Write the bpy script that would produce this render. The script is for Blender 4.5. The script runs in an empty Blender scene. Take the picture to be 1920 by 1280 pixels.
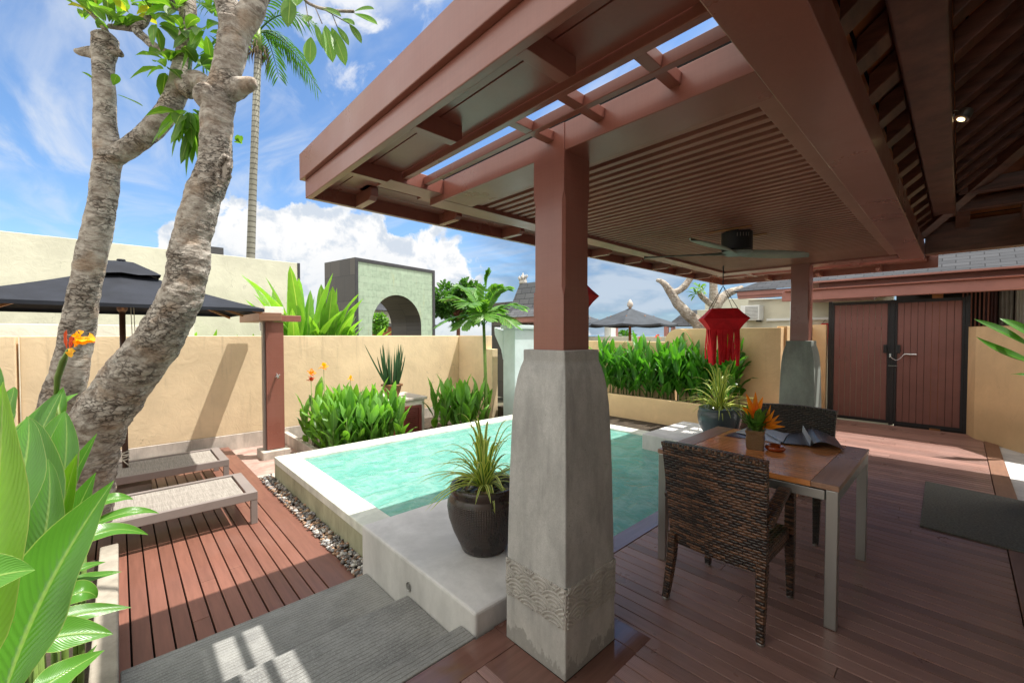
import bpy, bmesh, math, random
from mathutils import Vector, Matrix, noise as mnoise
R = math.radians
rnd = random.Random(7)
scene = bpy.context.scene
COL = scene.collection

# ---------------------------------------------------------------- camera
EYE = 1.5
F_PX = 787.0
AZ = R(46.85)
PITCH = R(1.3)
cam_d = bpy.data.cameras.new('camera')
cam_d.sensor_width = 36.0
cam_d.lens = F_PX / 1920 * 36
cam_d.clip_start = 0.02
cam_d.clip_end = 3000
CY = 628.0 + F_PX * math.tan(PITCH)
cam_d.shift_y = (CY - 640.0) / 1920.0
cam = bpy.data.objects.new('camera', cam_d)
COL.objects.link(cam)
cam.location = (0, 0, EYE)
cam.rotation_euler = (R(90) - PITCH, 0, AZ - R(90))
scene.camera = cam

# ---------------------------------------------------------------- light
SUN_TO = Vector((0.34, -0.225, 1.0)).normalized()
SUN_EL = math.asin(SUN_TO.z)
sun_d = bpy.data.lights.new('sun', 'SUN')
sun_d.energy = 2.3
sun_d.angle = R(0.55)
sun_d.color = (1.0, 0.955, 0.88)
sun = bpy.data.objects.new('sun', sun_d)
COL.objects.link(sun)
sun.rotation_euler = SUN_TO.to_track_quat('Z', 'Y').to_euler()
sun.location = (0, 0, 30)

scene.view_settings.view_transform = 'Standard'
scene.view_settings.look = 'None'
scene.view_settings.gamma = 1
scene.view_settings.exposure = 1.66
scene.cycles.max_bounces = 12
scene.cycles.diffuse_bounces = 8
scene.cycles.glossy_bounces = 4
scene.cycles.transparent_max_bounces = 12
scene.cycles.use_denoising = True

world = bpy.data.worlds.new('World')
scene.world = world
world.use_nodes = True


class NT:
    """tiny node-graph helper"""
    def __init__(s, tree):
        s.t = tree
        s.n = tree.nodes
        s.l = tree.links

    def node(s, typ, **kw):
        n = s.n.new(typ)
        for k, v in kw.items():
            setattr(n, k, v)
        return n

    def put(s, n, key, val):
        sock = n.inputs[key]
        if hasattr(val, 'is_linked') or isinstance(val, bpy.types.NodeSocket):
            s.l.new(val, sock)
        else:
            if sock.type == 'RGBA' and isinstance(val, (int, float)):
                val = (val, val, val)
            if isinstance(val, (tuple, list)) and len(val) == 3 and sock.type == 'RGBA':
                val = (*val, 1)
            sock.default_value = val

    def math(s, op, a, b=0.0, c=0.0, clamp=False):
        n = s.node('ShaderNodeMath', operation=op)
        n.use_clamp = clamp
        for i, x in enumerate((a, b, c)):
            if i < len(n.inputs):
                s.put(n, i, x)
        return n.outputs[0]

    def vmath(s, op, a, b=(0, 0, 0)):
        n = s.node('ShaderNodeVectorMath', operation=op)
        s.put(n, 0, a)
        s.put(n, 1, b)
        return n.outputs[0]

    def mix(s, f, a, b, blend='MIX'):
        n = s.node('ShaderNodeMix', data_type='RGBA', blend_type=blend)
        s.put(n, 0, f)
        s.put(n, 6, a)
        s.put(n, 7, b)
        return n.outputs[2]

    def noise(s, vec=None, scale=5.0, detail=3.0, rough=0.55, dist=0.0):
        n = s.node('ShaderNodeTexNoise')
        if vec is not None:
            s.put(n, 'Vector', vec)
        s.put(n, 'Scale', scale)
        s.put(n, 'Detail', detail)
        s.put(n, 'Roughness', rough)
        s.put(n, 'Distortion', dist)
        return n.outputs[0]

    def ramp(s, f, lo, hi, a=0.0, b=1.0, smooth=True):
        n = s.node('ShaderNodeMapRange')
        if smooth:
            n.interpolation_type = 'SMOOTHSTEP'
        s.put(n, 0, f)
        s.put(n, 1, lo)
        s.put(n, 2, hi)
        s.put(n, 3, a)
        s.put(n, 4, b)
        return n.outputs[0]

    def scale(s, vec, sx, sy, sz):
        n = s.node('ShaderNodeMapping')
        s.put(n, 'Vector', vec)
        n.inputs['Scale'].default_value = (sx, sy, sz)
        return n.outputs[0]

    def sep(s, vec):
        n = s.node('ShaderNodeSeparateXYZ')
        s.put(n, 0, vec)
        return n.outputs

    def comb(s, x, y, z):
        n = s.node('ShaderNodeCombineXYZ')
        for i, q in enumerate((x, y, z)):
            s.put(n, i, q)
        return n.outputs[0]

    def bump(s, h, strength=0.3, dist=0.01, normal=None):
        n = s.node('ShaderNodeBump')
        s.put(n, 'Height', h)
        s.put(n, 'Strength', strength)
        s.put(n, 'Distance', dist)
        if normal is not None:
            s.put(n, 'Normal', normal)
        return n.outputs[0]


def build_world():
    w = NT(world.node_tree)
    w.n.clear()
    out = w.node('ShaderNodeOutputWorld')
    bg = w.node('ShaderNodeBackground')
    sky = w.node('ShaderNodeTexSky')
    sky.sky_type = 'NISHITA'
    sky.sun_disc = False
    sky.sun_elevation = SUN_EL
    sky.sun_rotation = math.atan2(SUN_TO.x, SUN_TO.y)
    sky.altitude = 0
    sky.air_density = 1.0
    sky.dust_density = 0.7
    sky.ozone_density = 1.6
    tc = w.node('ShaderNodeTexCoord')
    d = tc.outputs['Generated']
    x, y, z = w.sep(d)
    az = w.math('MULTIPLY', w.math('ARCTAN2', y, x), 57.29578)
    el = w.math('MULTIPLY', w.math('ARCSINE', z), 57.29578)
    white = (2.15, 2.15, 2.15)
    grey = (3.0, 3.7, 4.8)
    c = w.mix(1.0, sky.outputs[0], (0.31, 0.385, 0.45), 'MULTIPLY')
    # thin high cloud, stretched streaks
    zz = w.math('MAXIMUM', z, 0.05)
    px = w.math('DIVIDE', x, zz)
    py = w.math('DIVIDE', y, zz)
    flat = w.comb(px, py, 0.0)
    c1 = w.noise(w.scale(flat, 1.5, 0.45, 1), 1.4, 8, 0.58, 1.0)
    c2 = w.noise(w.scale(flat, 0.5, 0.7, 1), 0.8, 3, 0.5, 0.2)
    cir = w.math('MULTIPLY', w.ramp(c1, 0.38, 0.74), w.ramp(c2, 0.30, 0.56))
    cir = w.math('MULTIPLY', cir, w.ramp(el, 6, 20, 0.3, 0.88))
    c = w.mix(cir, c, (1.75, 1.85, 2.0))
    # puffs high up beside the roof edge
    pn = w.noise(d, 7.5, 7, 0.6, 0.4)
    pa = w.math('MULTIPLY', w.ramp(az, 50, 62), w.ramp(az, 84, 66))
    pa = w.math('MULTIPLY', pa, w.ramp(el, 22, 32))
    c = w.mix(w.math('MULTIPLY', w.ramp(pn, 0.48, 0.62), pa), c, (1.95, 2.0, 2.1))
    # dull blue-grey rain cloud low on the right
    dn = w.noise(w.scale(d, 1, 1, 3), 4.0, 5, 0.55, 0.3)
    da = w.math('MULTIPLY', w.ramp(az, 56, 46), w.ramp(el, 26, 10))
    c = w.mix(w.math('MULTIPLY', da, w.ramp(dn, 0.25, 0.62, 0.25, 0.95)), c, w.mix(w.ramp(dn, 0.45, 0.62), (0.38, 0.62, 0.98), (1.15, 1.35, 1.6)))
    # cumulus bank: height of its top changes with azimuth
    big = w.noise(d, 5.0, 3, 0.5, 0.0)
    fine = w.noise(d, 15.0, 9, 0.62, 0.25)
    top = w.ramp(az, 47, 58, 2.0, 15.5)
    top = w.math('MINIMUM', top, w.ramp(az, 92, 80, 1.0, 17.0))
    top = w.math('ADD', top, w.math('MULTIPLY', w.math('SUBTRACT', big, 0.5), 24.0))
    top = w.math('ADD', top, w.math('MULTIPLY', w.math('SUBTRACT', fine, 0.5), 11.0))
    cm = w.ramp(w.math('SUBTRACT', top, el), -0.15, 1.0)
    vor = w.noise(w.vmath('ADD', d, (0.012, -0.006, 0.03)), 15.0, 8, 0.6, 0.2)
    sh = w.ramp(w.math('SUBTRACT', vor, fine), -0.16, 0.03)
    sh = w.math('MULTIPLY', sh, w.ramp(w.math('SUBTRACT', top, el), 14.0, 1.0, 0.5, 1.0))
    ccol = w.mix(sh, (1.45, 1.6, 1.8), white)
    c = w.mix(w.math('MULTIPLY', cm, w.ramp(el, -1, 3, 0.6, 1.0)), c, ccol)
    # bright cloud added overhead and out of view to fill the shaded areas
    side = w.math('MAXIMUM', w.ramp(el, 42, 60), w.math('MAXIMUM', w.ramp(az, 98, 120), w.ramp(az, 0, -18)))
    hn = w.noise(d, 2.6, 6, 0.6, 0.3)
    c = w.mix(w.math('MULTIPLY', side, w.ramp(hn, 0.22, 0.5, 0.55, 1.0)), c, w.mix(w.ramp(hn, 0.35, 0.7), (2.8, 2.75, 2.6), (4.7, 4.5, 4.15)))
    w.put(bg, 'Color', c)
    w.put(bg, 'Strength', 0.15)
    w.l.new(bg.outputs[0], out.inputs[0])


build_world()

# ---------------------------------------------------------------- picture-to-place helper (unprojects at a real distance)
_Fh = Vector((math.cos(AZ), math.sin(AZ), 0))
_R = Vector((math.sin(AZ), -math.cos(AZ), 0))
_F = _Fh * math.cos(PITCH) - Vector((0, 0, math.sin(PITCH)))
_U = _Fh * math.sin(PITCH) + Vector((0, 0, math.cos(PITCH)))


def at(px, py, d):
    return Vector((0, 0, EYE)) + (_F + _R * ((px - 960) / F_PX) - _U * ((py - CY) / F_PX)) * d


# ---------------------------------------------------------------- mesh builder
class MB:
    def __init__(s):
        s.v = []
        s.f = []
        s.uv = []

    def add(s, verts, faces, uvs=None):
        o = len(s.v)
        s.v += [Vector(p) for p in verts]
        for i, f in enumerate(faces):
            s.f.append([o + k for k in f])
            s.uv.append(uvs[i] if uvs else None)
        return s

    def box(s, x0, x1, y0, y1, z0, z1, m=None):
        if x0 > x1: x0, x1 = x1, x0
        if y0 > y1: y0, y1 = y1, y0
        if z0 > z1: z0, z1 = z1, z0
        vs = [Vector(p) for p in ((x0, y0, z0), (x1, y0, z0), (x1, y1, z0), (x0, y1, z0), (x0, y0, z1), (x1, y0, z1), (x1, y1, z1), (x0, y1, z1))]
        if m is not None:
            vs = [m @ p for p in vs]
        return s.add(vs, [(0, 3, 2, 1), (4, 5, 6, 7), (0, 1, 5, 4), (1, 2, 6, 5), (2, 3, 7, 6), (3, 0, 4, 7)])

    def bar(s, a, b, w, h, up=(0, 0, 1)):
        a, b = Vector(a), Vector(b)
        d = (b - a).normalized()
        up = Vector(up)
        sd = d.cross(up)
        if sd.length < 1e-4:
            sd = d.cross(Vector((1, 0, 0)))
        sd.normalize()
        u = sd.cross(d).normalized()
        vs = []
        for p in (a, b):
            for i, j in ((-1, -1), (1, -1), (1, 1), (-1, 1)):
                vs.append(p + sd * (w / 2 * i) + u * (h / 2 * j))
        return s.add(vs, [(0, 1, 2, 3), (7, 6, 5, 4), (0, 4, 5, 1), (1, 5, 6, 2), (2, 6, 7, 3), (3, 7, 4, 0)])

    def tube(s, pts, rad, n=8, cap=True, disp=None):
        pts = [Vector(p) for p in pts]
        if not isinstance(rad, (list, tuple)):
            rad = [rad] * len(pts)
        rings = []
        ref = None
        L = 0
        ls = []
        for i, p in enumerate(pts):
            if i:
                L += (p - pts[i - 1]).length
            ls.append(L)
            t = (pts[min(i + 1, len(pts) - 1)] - pts[max(i - 1, 0)]).normalized()
            if ref is None:
                ref = t.cross(Vector((0.3, 0.2, 1)) if abs(t.z) < 0.9 else Vector((1, 0, 0))).normalized()
            ref = (ref - t * ref.dot(t)).normalized()
            b = t.cross(ref)
            ring = []
            for k in range(n):
                a = 2 * math.pi * k / n
                dr = ref * math.cos(a) + b * math.sin(a)
                r = rad[i]
                if disp:
                    r *= disp(p + dr * rad[i], i, a)
                ring.append(p + dr * r)
            rings.append(ring)
        vs = [q for r in rings for q in r]
        fs = []
        us = []
        for i in range(len(pts) - 1):
            for k in range(n):
                k2 = (k + 1) % n
                fs.append((i * n + k, i * n + k2, (i + 1) * n + k2, (i + 1) * n + k))
                us.append([(k / n, ls[i]), ((k + 1) / n, ls[i]), ((k + 1) / n, ls[i + 1]), (k / n, ls[i + 1])])
        if cap:
            fs.append(tuple(reversed(range(n))))
            us.append(None)
            fs.append(tuple(range((len(pts) - 1) * n, len(pts) * n)))
            us.append(None)
        return s.add(vs, fs, us)

    def lathe(s, prof, c=(0, 0, 0), n=32, cap=True):
        c = Vector(c)
        vs = []
        for r, z in prof:
            for k in range(n):
                a = 2 * math.pi * k / n
                vs.append(c + Vector((r * math.cos(a), r * math.sin(a), z)))
        fs = []
        us = []
        for i in range(len(prof) - 1):
            for k in range(n):
                k2 = (k + 1) % n
                fs.append((i * n + k, i * n + k2, (i + 1) * n + k2, (i + 1) * n + k))
                us.append([(k / n, prof[i][1]), ((k + 1) / n, prof[i][1]), ((k + 1) / n, prof[i + 1][1]), (k / n, prof[i + 1][1])])
        if cap:
            if prof[0][0] > 1e-4:
                fs.append(tuple(reversed(range(n))))
                us.append(None)
            if prof[-1][0] > 1e-4:
                fs.append(tuple(range((len(prof) - 1) * n, len(prof) * n)))
                us.append(None)
        return s.add(vs, fs, us)

    def prism(s, poly, axis, a0, a1):
        """2-D outline extruded along axis ('x','y','z')"""
        def P(u, v, w):
            return {'x': (w, u, v), 'y': (u, w, v), 'z': (u, v, w)}[axis]
        n = len(poly)
        vs = [P(u, v, a0) for u, v in poly] + [P(u, v, a1) for u, v in poly]
        fs = [tuple(range(n)), tuple(reversed(range(n, 2 * n)))]
        for i in range(n):
            j = (i + 1) % n
            fs.append((i, n + i, n + j, j))
        return s.add(vs, fs)

    def leaf(s, p0, p1, p2, W, nrm, fold=0.25, ns=8, shape='canna', wave=0.0, ph=0.0):
        p0, p1, p2, nrm = Vector(p0), Vector(p1), Vector(p2), Vector(nrm)
        vs = []
        us = []
        for i in range(ns + 1):
            t = i / ns
            p = p0 * (1 - t) ** 2 + p1 * 2 * t * (1 - t) + p2 * t * t
            tg = ((p1 - p0) * (1 - t) + (p2 - p1) * t)
            tg = tg.normalized() if tg.length > 1e-6 else Vector((0, 0, 1))
            sd = tg.cross(nrm)
            sd = sd.normalized() if sd.length > 1e-4 else tg.orthogonal().normalized()
            up = sd.cross(tg).normalized()
            if shape == 'canna':
                w = max(0.0, math.sin(math.pi * t ** 0.85)) ** 0.85 * (1 - 0.25 * t) + 0.04 * (1 - t)
            elif shape == 'strap':
                w = (1 - t) ** 0.55 * (0.6 + 0.4 * min(1, t * 5))
            elif shape == 'paddle':
                w = min(1, max(0.0, (t - 0.12)) * 6) ** 0.6 * (1 - max(0, (t - 0.45)) / 0.55) ** 0.55 if t < 1 else 0
                w = max(w, 0.03)
            else:
                w = max(0.0, math.sin(math.pi * t ** 1.25)) ** 0.7 + 0.05 * (1 - t)
            w *= W / 2
            if t >= 1: w = 0.0005
            wv = wave * math.sin(t * 14 + ph) * w
            for u, q in ((0, -1), (0.27, -0.5), (0.5, 0), (0.73, 0.5), (1, 1)):
                vs.append(p + sd * (w * q) + up * (fold * w * (abs(q) ** 1.3) + wv * q * abs(q)))
                us.append((u, t))
        fs = []
        fu = []
        for i in range(ns):
            for k in range(4):
                a = i * 5 + k
                q = (a, a + 1, a + 6, a + 5)
                fs.append(q)
                fu.append([us[j] for j in q])
        return s.add(vs, fs, fu)

    def blob(s, c, r, sx=1, sy=1, sz=1, seg=8, ring=5, rot=None):
        c = Vector(c)
        vs = [Vector((0, 0, -r * sz))]
        for i in range(1, ring):
            a = math.pi * i / ring - math.pi / 2
            for k in range(seg):
                b = 2 * math.pi * k / seg
                vs.append(Vector((r * sx * math.cos(a) * math.cos(b), r * sy * math.cos(a) * math.sin(b), r * sz * math.sin(a))))
        vs.append(Vector((0, 0, r * sz)))
        if rot is not None:
            vs = [rot @ q for q in vs]
        vs = [c + q for q in vs]
        fs = []
        for k in range(seg):
            fs.append((0, 1 + (k + 1) % seg, 1 + k))
            for i in range(ring - 2):
                a = 1 + i * seg
                fs.append((a + k, a + (k + 1) % seg, a + seg + (k + 1) % seg, a + seg + k))
            a = 1 + (ring - 2) * seg
            fs.append((a + k, a + (k + 1) % seg, len(vs) - 1))
        return s.add(vs, fs)

    def build(s, name, mat, parent=None, smooth=False, bevel=0.0, org=None, sub=0):
        org = Vector(org) if org is not None else (Vector(parent['_org']) if parent is not None and '_org' in parent else Vector((0, 0, 0)))
        me = bpy.data.meshes.new(name)
        me.from_pydata([tuple(p - org) for p in s.v], [], s.f)
        uvl = me.uv_layers.new(name='UVMap')
        for poly in me.polygons:
            u = s.uv[poly.index]
            if u is None:
                n = poly.normal
                ax = max(range(3), key=lambda i: abs(n[i]))
                for li in poly.loop_indices:
                    co = me.vertices[me.loops[li].vertex_index].co + org
                    uvl.data[li].uv = {0: (co.y, co.z), 1: (co.x, co.z), 2: (co.x, co.y)}[ax]
            else:
                for li, q in zip(poly.loop_indices, u):
                    uvl.data[li].uv = q
        if smooth:
            me.polygons.foreach_set('use_smooth', [True] * len(me.polygons))
        me.materials.append(mat)
        me.update()
        o = bpy.data.objects.new(name, me)
        COL.objects.link(o)
        if parent is not None:
            o.parent = parent
        if '_org' in (parent or {}) and parent.parent is None and parent.type == 'MESH':
            pass
        if parent is None:
            o.location = org
            o['_org'] = tuple(org)
        else:
            o['_org'] = tuple(org)
        if bevel:
            m = o.modifiers.new('bevel', 'BEVEL')
            m.width = bevel
            m.segments = 2
            m.limit_method = 'ANGLE'
            m.angle_limit = R(40)
            m.harden_normals = False
        if sub:
            m = o.modifiers.new('sub', 'SUBSURF')
            m.levels = sub
            m.render_levels = sub
        return o


def thing(name, label, cat, loc=(0, 0, 0), group=None):
    o = bpy.data.objects.new(name, None)
    o.empty_display_size = 0.1
    COL.objects.link(o)
    o.location = loc
    o['_org'] = tuple(Vector(loc))
    o['label'] = label
    o['category'] = cat
    if group: o['group'] = group
    return o


def tag(o, label, cat, group=None):
    o['label'] = label
    o['category'] = cat
    if group: o['group'] = group
    return o


def struct(o):
    o['kind'] = 'structure'
    return o


def dup(root, loc, rotz=0.0, label=None, group=None, scale=1.0, cat=None):
    r = root.copy()
    COL.objects.link(r)
    r.location = loc
    r.rotation_euler = (0, 0, rotz)
    r.scale = (scale,) * 3
    if label: r['label'] = label
    if group: r['group'] = group
    if cat: r['category'] = cat
    for ch in list(root.children):
        c = ch.copy()
        COL.objects.link(c)
        c.parent = r
        for g in list(ch.children):
            q = g.copy()
            COL.objects.link(q)
            q.parent = c
    return r


# ---------------------------------------------------------------- materials
def new_mat(name):
    m = bpy.data.materials.new(name)
    m.use_nodes = True
    t = NT(m.node_tree)
    t.n.clear()
    out = t.node('ShaderNodeOutputMaterial')
    b = t.node('ShaderNodeBsdfPrincipled')
    t.l.new(b.outputs[0], out.inputs[0])
    return m, t, b, out


def paint(name, col, rough=0.5, var=0.12, vs=3.0, bump=0.05, bs=60.0, metal=0.0, spec=0.5, stretch=(1, 1, 1), bdist=0.002, dirt=0.0, dcol=(0.05, 0.045, 0.04), island=0.0, coat=0.0, rvar=0.1):
    m, t, b, out = new_mat(name)
    oc = t.node('ShaderNodeTexCoord').outputs['Object']
    v = t.scale(oc, *stretch)
    n = t.noise(v, vs, 5, 0.6)
    c = t.mix(t.ramp(n, 0.3, 0.7), tuple(x * (1 - var) for x in col), tuple(min(1, x * (1 + var)) for x in col))
    if island:
        g = t.node('ShaderNodeNewGeometry').outputs['Random Per Island']
        c = t.mix(1.0, c, t.comb(*[t.ramp(g, 0, 1, 1 - island, 1 + island, False)] * 3), 'MULTIPLY')
    if dirt:
        n2 = t.noise(v, vs * 2.7, 8, 0.7, 0.6)
        c = t.mix(t.math('MULTIPLY', t.ramp(n2, 0.5, 0.72), dirt), c, dcol)
    t.put(b, 'Base Color', c)
    n3 = t.noise(v, bs, 4, 0.6)
    t.put(b, 'Roughness', t.math('ADD', t.math('MULTIPLY', t.math('SUBTRACT', t.noise(v, vs * 1.7, 4), 0.5), rvar * 2), rough))
    t.put(b, 'Metallic', metal)
    t.put(b, 'Specular IOR Level', spec)
    if coat:
        t.put(b, 'Coat Weight', coat)
        t.put(b, 'Coat Roughness', 0.15)
    if bump:
        t.put(b, 'Normal', t.bump(n3, bump, bdist))
    return m


def stucco(name, col, stain=0.25):
    m, t, b, out = new_mat(name)
    oc = t.node('ShaderNodeTexCoord').outputs['Object']
    n = t.noise(oc, 1.6, 6, 0.62, 0.3)
    c = t.mix(t.ramp(n, 0.3, 0.72), tuple(x * 0.88 for x in col), tuple(min(1, x * 1.07) for x in col))
    # rain streaks running down from the top
    st = t.noise(t.scale(oc, 6, 6, 0.5), 1.6, 5, 0.65)
    c = t.mix(t.math('MULTIPLY', t.ramp(st, 0.56, 0.8), stain), c, tuple(x * 0.45 for x in col))
    # paler repair patches, grimy lower edge with a ragged top, hairline cracks
    pt_ = t.noise(oc, 0.75, 3, 0.5, 0.6)
    c = t.mix(t.ramp(pt_, 0.56, 0.6, 0, 0.22), c, tuple(min(1, x * 1.1 + 0.02) for x in col))
    zz = t.math('SUBTRACT', t.sep(oc)[2], t.math('MULTIPLY', t.noise(oc, 3, 5, 0.7), 0.35))
    c = t.mix(t.ramp(zz, 0.42, 0.1, 0, 0.35), c, tuple(x * 0.5 for x in col))
    vk = t.node('ShaderNodeTexVoronoi')
    vk.feature = 'DISTANCE_TO_EDGE'
    t.put(vk, 'Vector', t.vmath('ADD', oc, t.comb(t.noise(oc, 3, 4), t.noise(oc, 3.3, 4), t.noise(oc, 2.7, 4))))
    t.put(vk, 'Scale', 0.9)
    c = t.mix(t.math('MULTIPLY', t.ramp(vk.outputs[0], 0.0045, 0.001), t.ramp(t.noise(oc, 1.1, 2), 0.5, 0.6, 0, 0.55)), c, tuple(x * 0.4 for x in col))
    t.put(b, 'Base Color', c)
    t.put(b, 'Roughness', 0.85)
    t.put(b, 'Specular IOR Level', 0.25)
    w = t.noise(oc, 5.5, 5, 0.55, 2.6)
    g = t.noise(oc, 90, 4, 0.6)
    h = t.math('ADD', t.math('MULTIPLY', w, 1.0), t.math('MULTIPLY', g, 0.12))
    t.put(b, 'Normal', t.bump(h, 0.3, 0.014))
    return m


def concrete(name, col, stain=0.3, grain=0.5, scl=1.0, foot=False):
    m, t, b, out = new_mat(name)
    oc = t.node('ShaderNodeTexCoord').outputs['Object']
    n = t.noise(t.scale(oc, 2.2 * scl, 2.2 * scl, 1.0 * scl), 2.0, 8, 0.68, 0.2)
    c = t.mix(t.ramp(n, 0.3, 0.72), tuple(x * 0.72 for x in col), tuple(min(1, x * 1.16) for x in col))
    n2 = t.noise(t.scale(oc, 9, 9, 0.9), 1.4, 6, 0.65)
    c = t.mix(t.math('MULTIPLY', t.ramp(n2, 0.52, 0.75), stain), c, tuple(x * 0.5 for x in col))
    n3 = t.noise(oc, 190, 3, 0.6)
    c = t.mix(t.math('MULTIPLY', t.ramp(n3, 0.35, 0.7), grain * 0.35), c, tuple(x * 0.55 for x in col))
    t.put(b, 'Base Color', c)
    if foot:
        # dark splash line where the foot meets the wet deck, pale drips above it
        fz = t.math('SUBTRACT', t.sep(oc)[2], t.math('MULTIPLY', t.math('SUBTRACT', t.noise(t.scale(oc, 1, 1, 0.5), 9, 6, 0.7), 0.4), 0.42))
        c = t.mix(t.ramp(fz, 0.035, 0.015, 0, 0.65), c, (0.12, 0.12, 0.115))
        c = t.mix(t.ramp(fz, 0.25, 0.05, 0, 0.25), c, (0.62, 0.58, 0.52))
        pit = t.noise(oc, 75, 2, 0.5)
        c = t.mix(t.ramp(pit, 0.72, 0.76, 0, 0.6), c, (0.14, 0.135, 0.13))
    n4 = t.noise(oc, 38, 5, 0.7, 0.5)
    c = t.mix(t.math('MULTIPLY', t.ramp(n4, 0.52, 0.7), grain * 0.28), c, tuple(x * 0.62 for x in col))
    c = t.mix(t.math('MULTIPLY', t.ramp(n4, 0.44, 0.3), grain * 0.22), c, tuple(min(1, x * 1.3) for x in col))
    t.put(b, 'Base Color', c)
    t.put(b, 'Roughness', 0.88)
    t.put(b, 'Specular IOR Level', 0.3)
    h = t.math('ADD', t.math('MULTIPLY', n3, 0.25), t.math('MULTIPLY', t.noise(oc, 22, 6, 0.65), 0.7))
    t.put(b, 'Normal', t.bump(h, 0.4, 0.006))
    return m


def leaf_mat(name, col, rib=(0.25, 0.42, 0.06), trans=0.42, rough=0.42, striped=None, vein=40.0, edge=None, var=0.35, rough2=0):
    m, t, b, out = new_mat(name)
    uv = t.node('ShaderNodeUVMap').outputs[0]
    u, v, _ = t.sep(uv)
    du = t.math('ABSOLUTE', t.math('SUBTRACT', u, 0.5))
    g = t.node('ShaderNodeNewGeometry').outputs['Random Per Island']
    oc = t.node('ShaderNodeTexCoord').outputs['Object']
    lo = tuple(x * (1 - var) for x in col)
    hi = tuple(min(1, x * (1 + var)) for x in col)
    c = t.mix(g, lo, hi)
    c = t.mix(t.math('MULTIPLY', t.ramp(t.noise(oc, 9, 4), 0.35, 0.7), 0.3), c, tuple(x * 1.5 for x in col))
    # side veins sweep from the midrib towards the tip
    ph = t.math('MULTIPLY', t.math('SUBTRACT', v, t.math('MULTIPLY', du, 0.55)), vein * 6.283)
    vn = t.math('SINE', ph)
    if striped is not None:
        c = t.mix(t.ramp(du, 0.17, 0.2), c, striped)
    else:
        c = t.mix(t.ramp(vn, 0.6, 1.0, 0, 0.16), c, tuple(min(1, x * 1.5) for x in col))
    if rough2:
        # sun-scorched freckles and brown nicks along the rim
        fk = t.noise(oc, 34, 4, 0.7)
        c = t.mix(t.ramp(fk, 0.70, 0.76, 0, 0.6), c, (0.20, 0.16, 0.05))
        rm = t.math('MULTIPLY', t.ramp(du, 0.40, 0.5), t.ramp(t.noise(oc, 11, 3), 0.6, 0.7))
        c = t.mix(rm, c, (0.26, 0.17, 0.07))
    c = t.mix(t.ramp(du, 0.035, 0.012), c, rib)
    if edge is not None:
        c = t.mix(t.ramp(du, 0.47, 0.495), c, edge)
    t.put(b, 'Base Color', c)
    t.put(b, 'Roughness', rough)
    t.put(b, 'Specular IOR Level', 0.45)
    h = t.math('ADD', t.math('MULTIPLY', vn, 0.35), t.math('MULTIPLY', t.ramp(du, 0.05, 0.0), 2.0))
    t.put(b, 'Normal', t.bump(h, 0.25, 0.003))
    tr = t.node('ShaderNodeBsdfTranslucent')
    t.put(tr, 'Color', t.mix(1.0, c, (1.9, 2.0, 0.7), 'MULTIPLY'))
    ms = t.node('ShaderNodeMixShader')
    t.put(ms, 0, trans)
    t.l.new(b.outputs[0], ms.inputs[1])
    t.l.new(tr.outputs[0], ms.inputs[2])
    t.l.new(ms.outputs[0], out.inputs[0])
    return m


def boards_mat(name, col, rough=0.45, groove=0.0, axis='y', spec=0.5, wet=0.0, var=0.14):
    m, t, b, out = new_mat(name)
    oc = t.node('ShaderNodeTexCoord').outputs['Object']
    g = t.node('ShaderNodeNewGeometry').outputs['Random Per Island']
    st = (14, 0.9, 14) if axis == 'y' else (0.9, 14, 14)
    gr = t.noise(t.scale(oc, *st), 3.0, 6, 0.65)
    c = t.mix(t.ramp(gr, 0.3, 0.75), tuple(x * 0.86 for x in col), tuple(x * 1.12 for x in col))
    c = t.mix(1.0, c, t.comb(*[t.ramp(g, 0, 1, 1 - var, 1 + var, False)] * 3), 'MULTIPLY')
    dn = t.noise(oc, 1.3, 7, 0.66, 0.3)
    c = t.mix(t.math('MULTIPLY', t.ramp(dn, 0.5, 0.75), 0.25), c, tuple(x * 0.9 + 0.06 for x in col))
    sp = t.noise(oc, 26, 2, 0.5)
    c = t.mix(t.ramp(sp, 0.74, 0.78, 0, 0.5), c, tuple(x * 0.3 for x in col))
    t.put(b, 'Base Color', c)
    r = t.math('ADD', rough, t.math('MULTIPLY', t.math('SUBTRACT', t.noise(oc, 2.4, 5, 0.6), 0.5), 0.45))
    if wet:
        wn = t.noise(oc, 2.0, 5, 0.6, 0.8)
        r = t.mix(t.math('MULTIPLY', t.ramp(wn, 0.5, 0.56), wet), r, 0.05)
    t.put(b, 'Roughness', r)
    t.put(b, 'Specular IOR Level', spec)
    h = t.math('MULTIPLY', gr, 0.35)
    if groove:
        s = t.sep(oc)[0 if axis == 'y' else 1]
        h = t.math('ADD', h, t.math('MULTIPLY', t.math('SINE', t.math('MULTIPLY', s, 6.2832 / groove)), 0.6))
    t.put(b, 'Normal', t.bump(h, 0.35, 0.0018))
    return m


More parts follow.
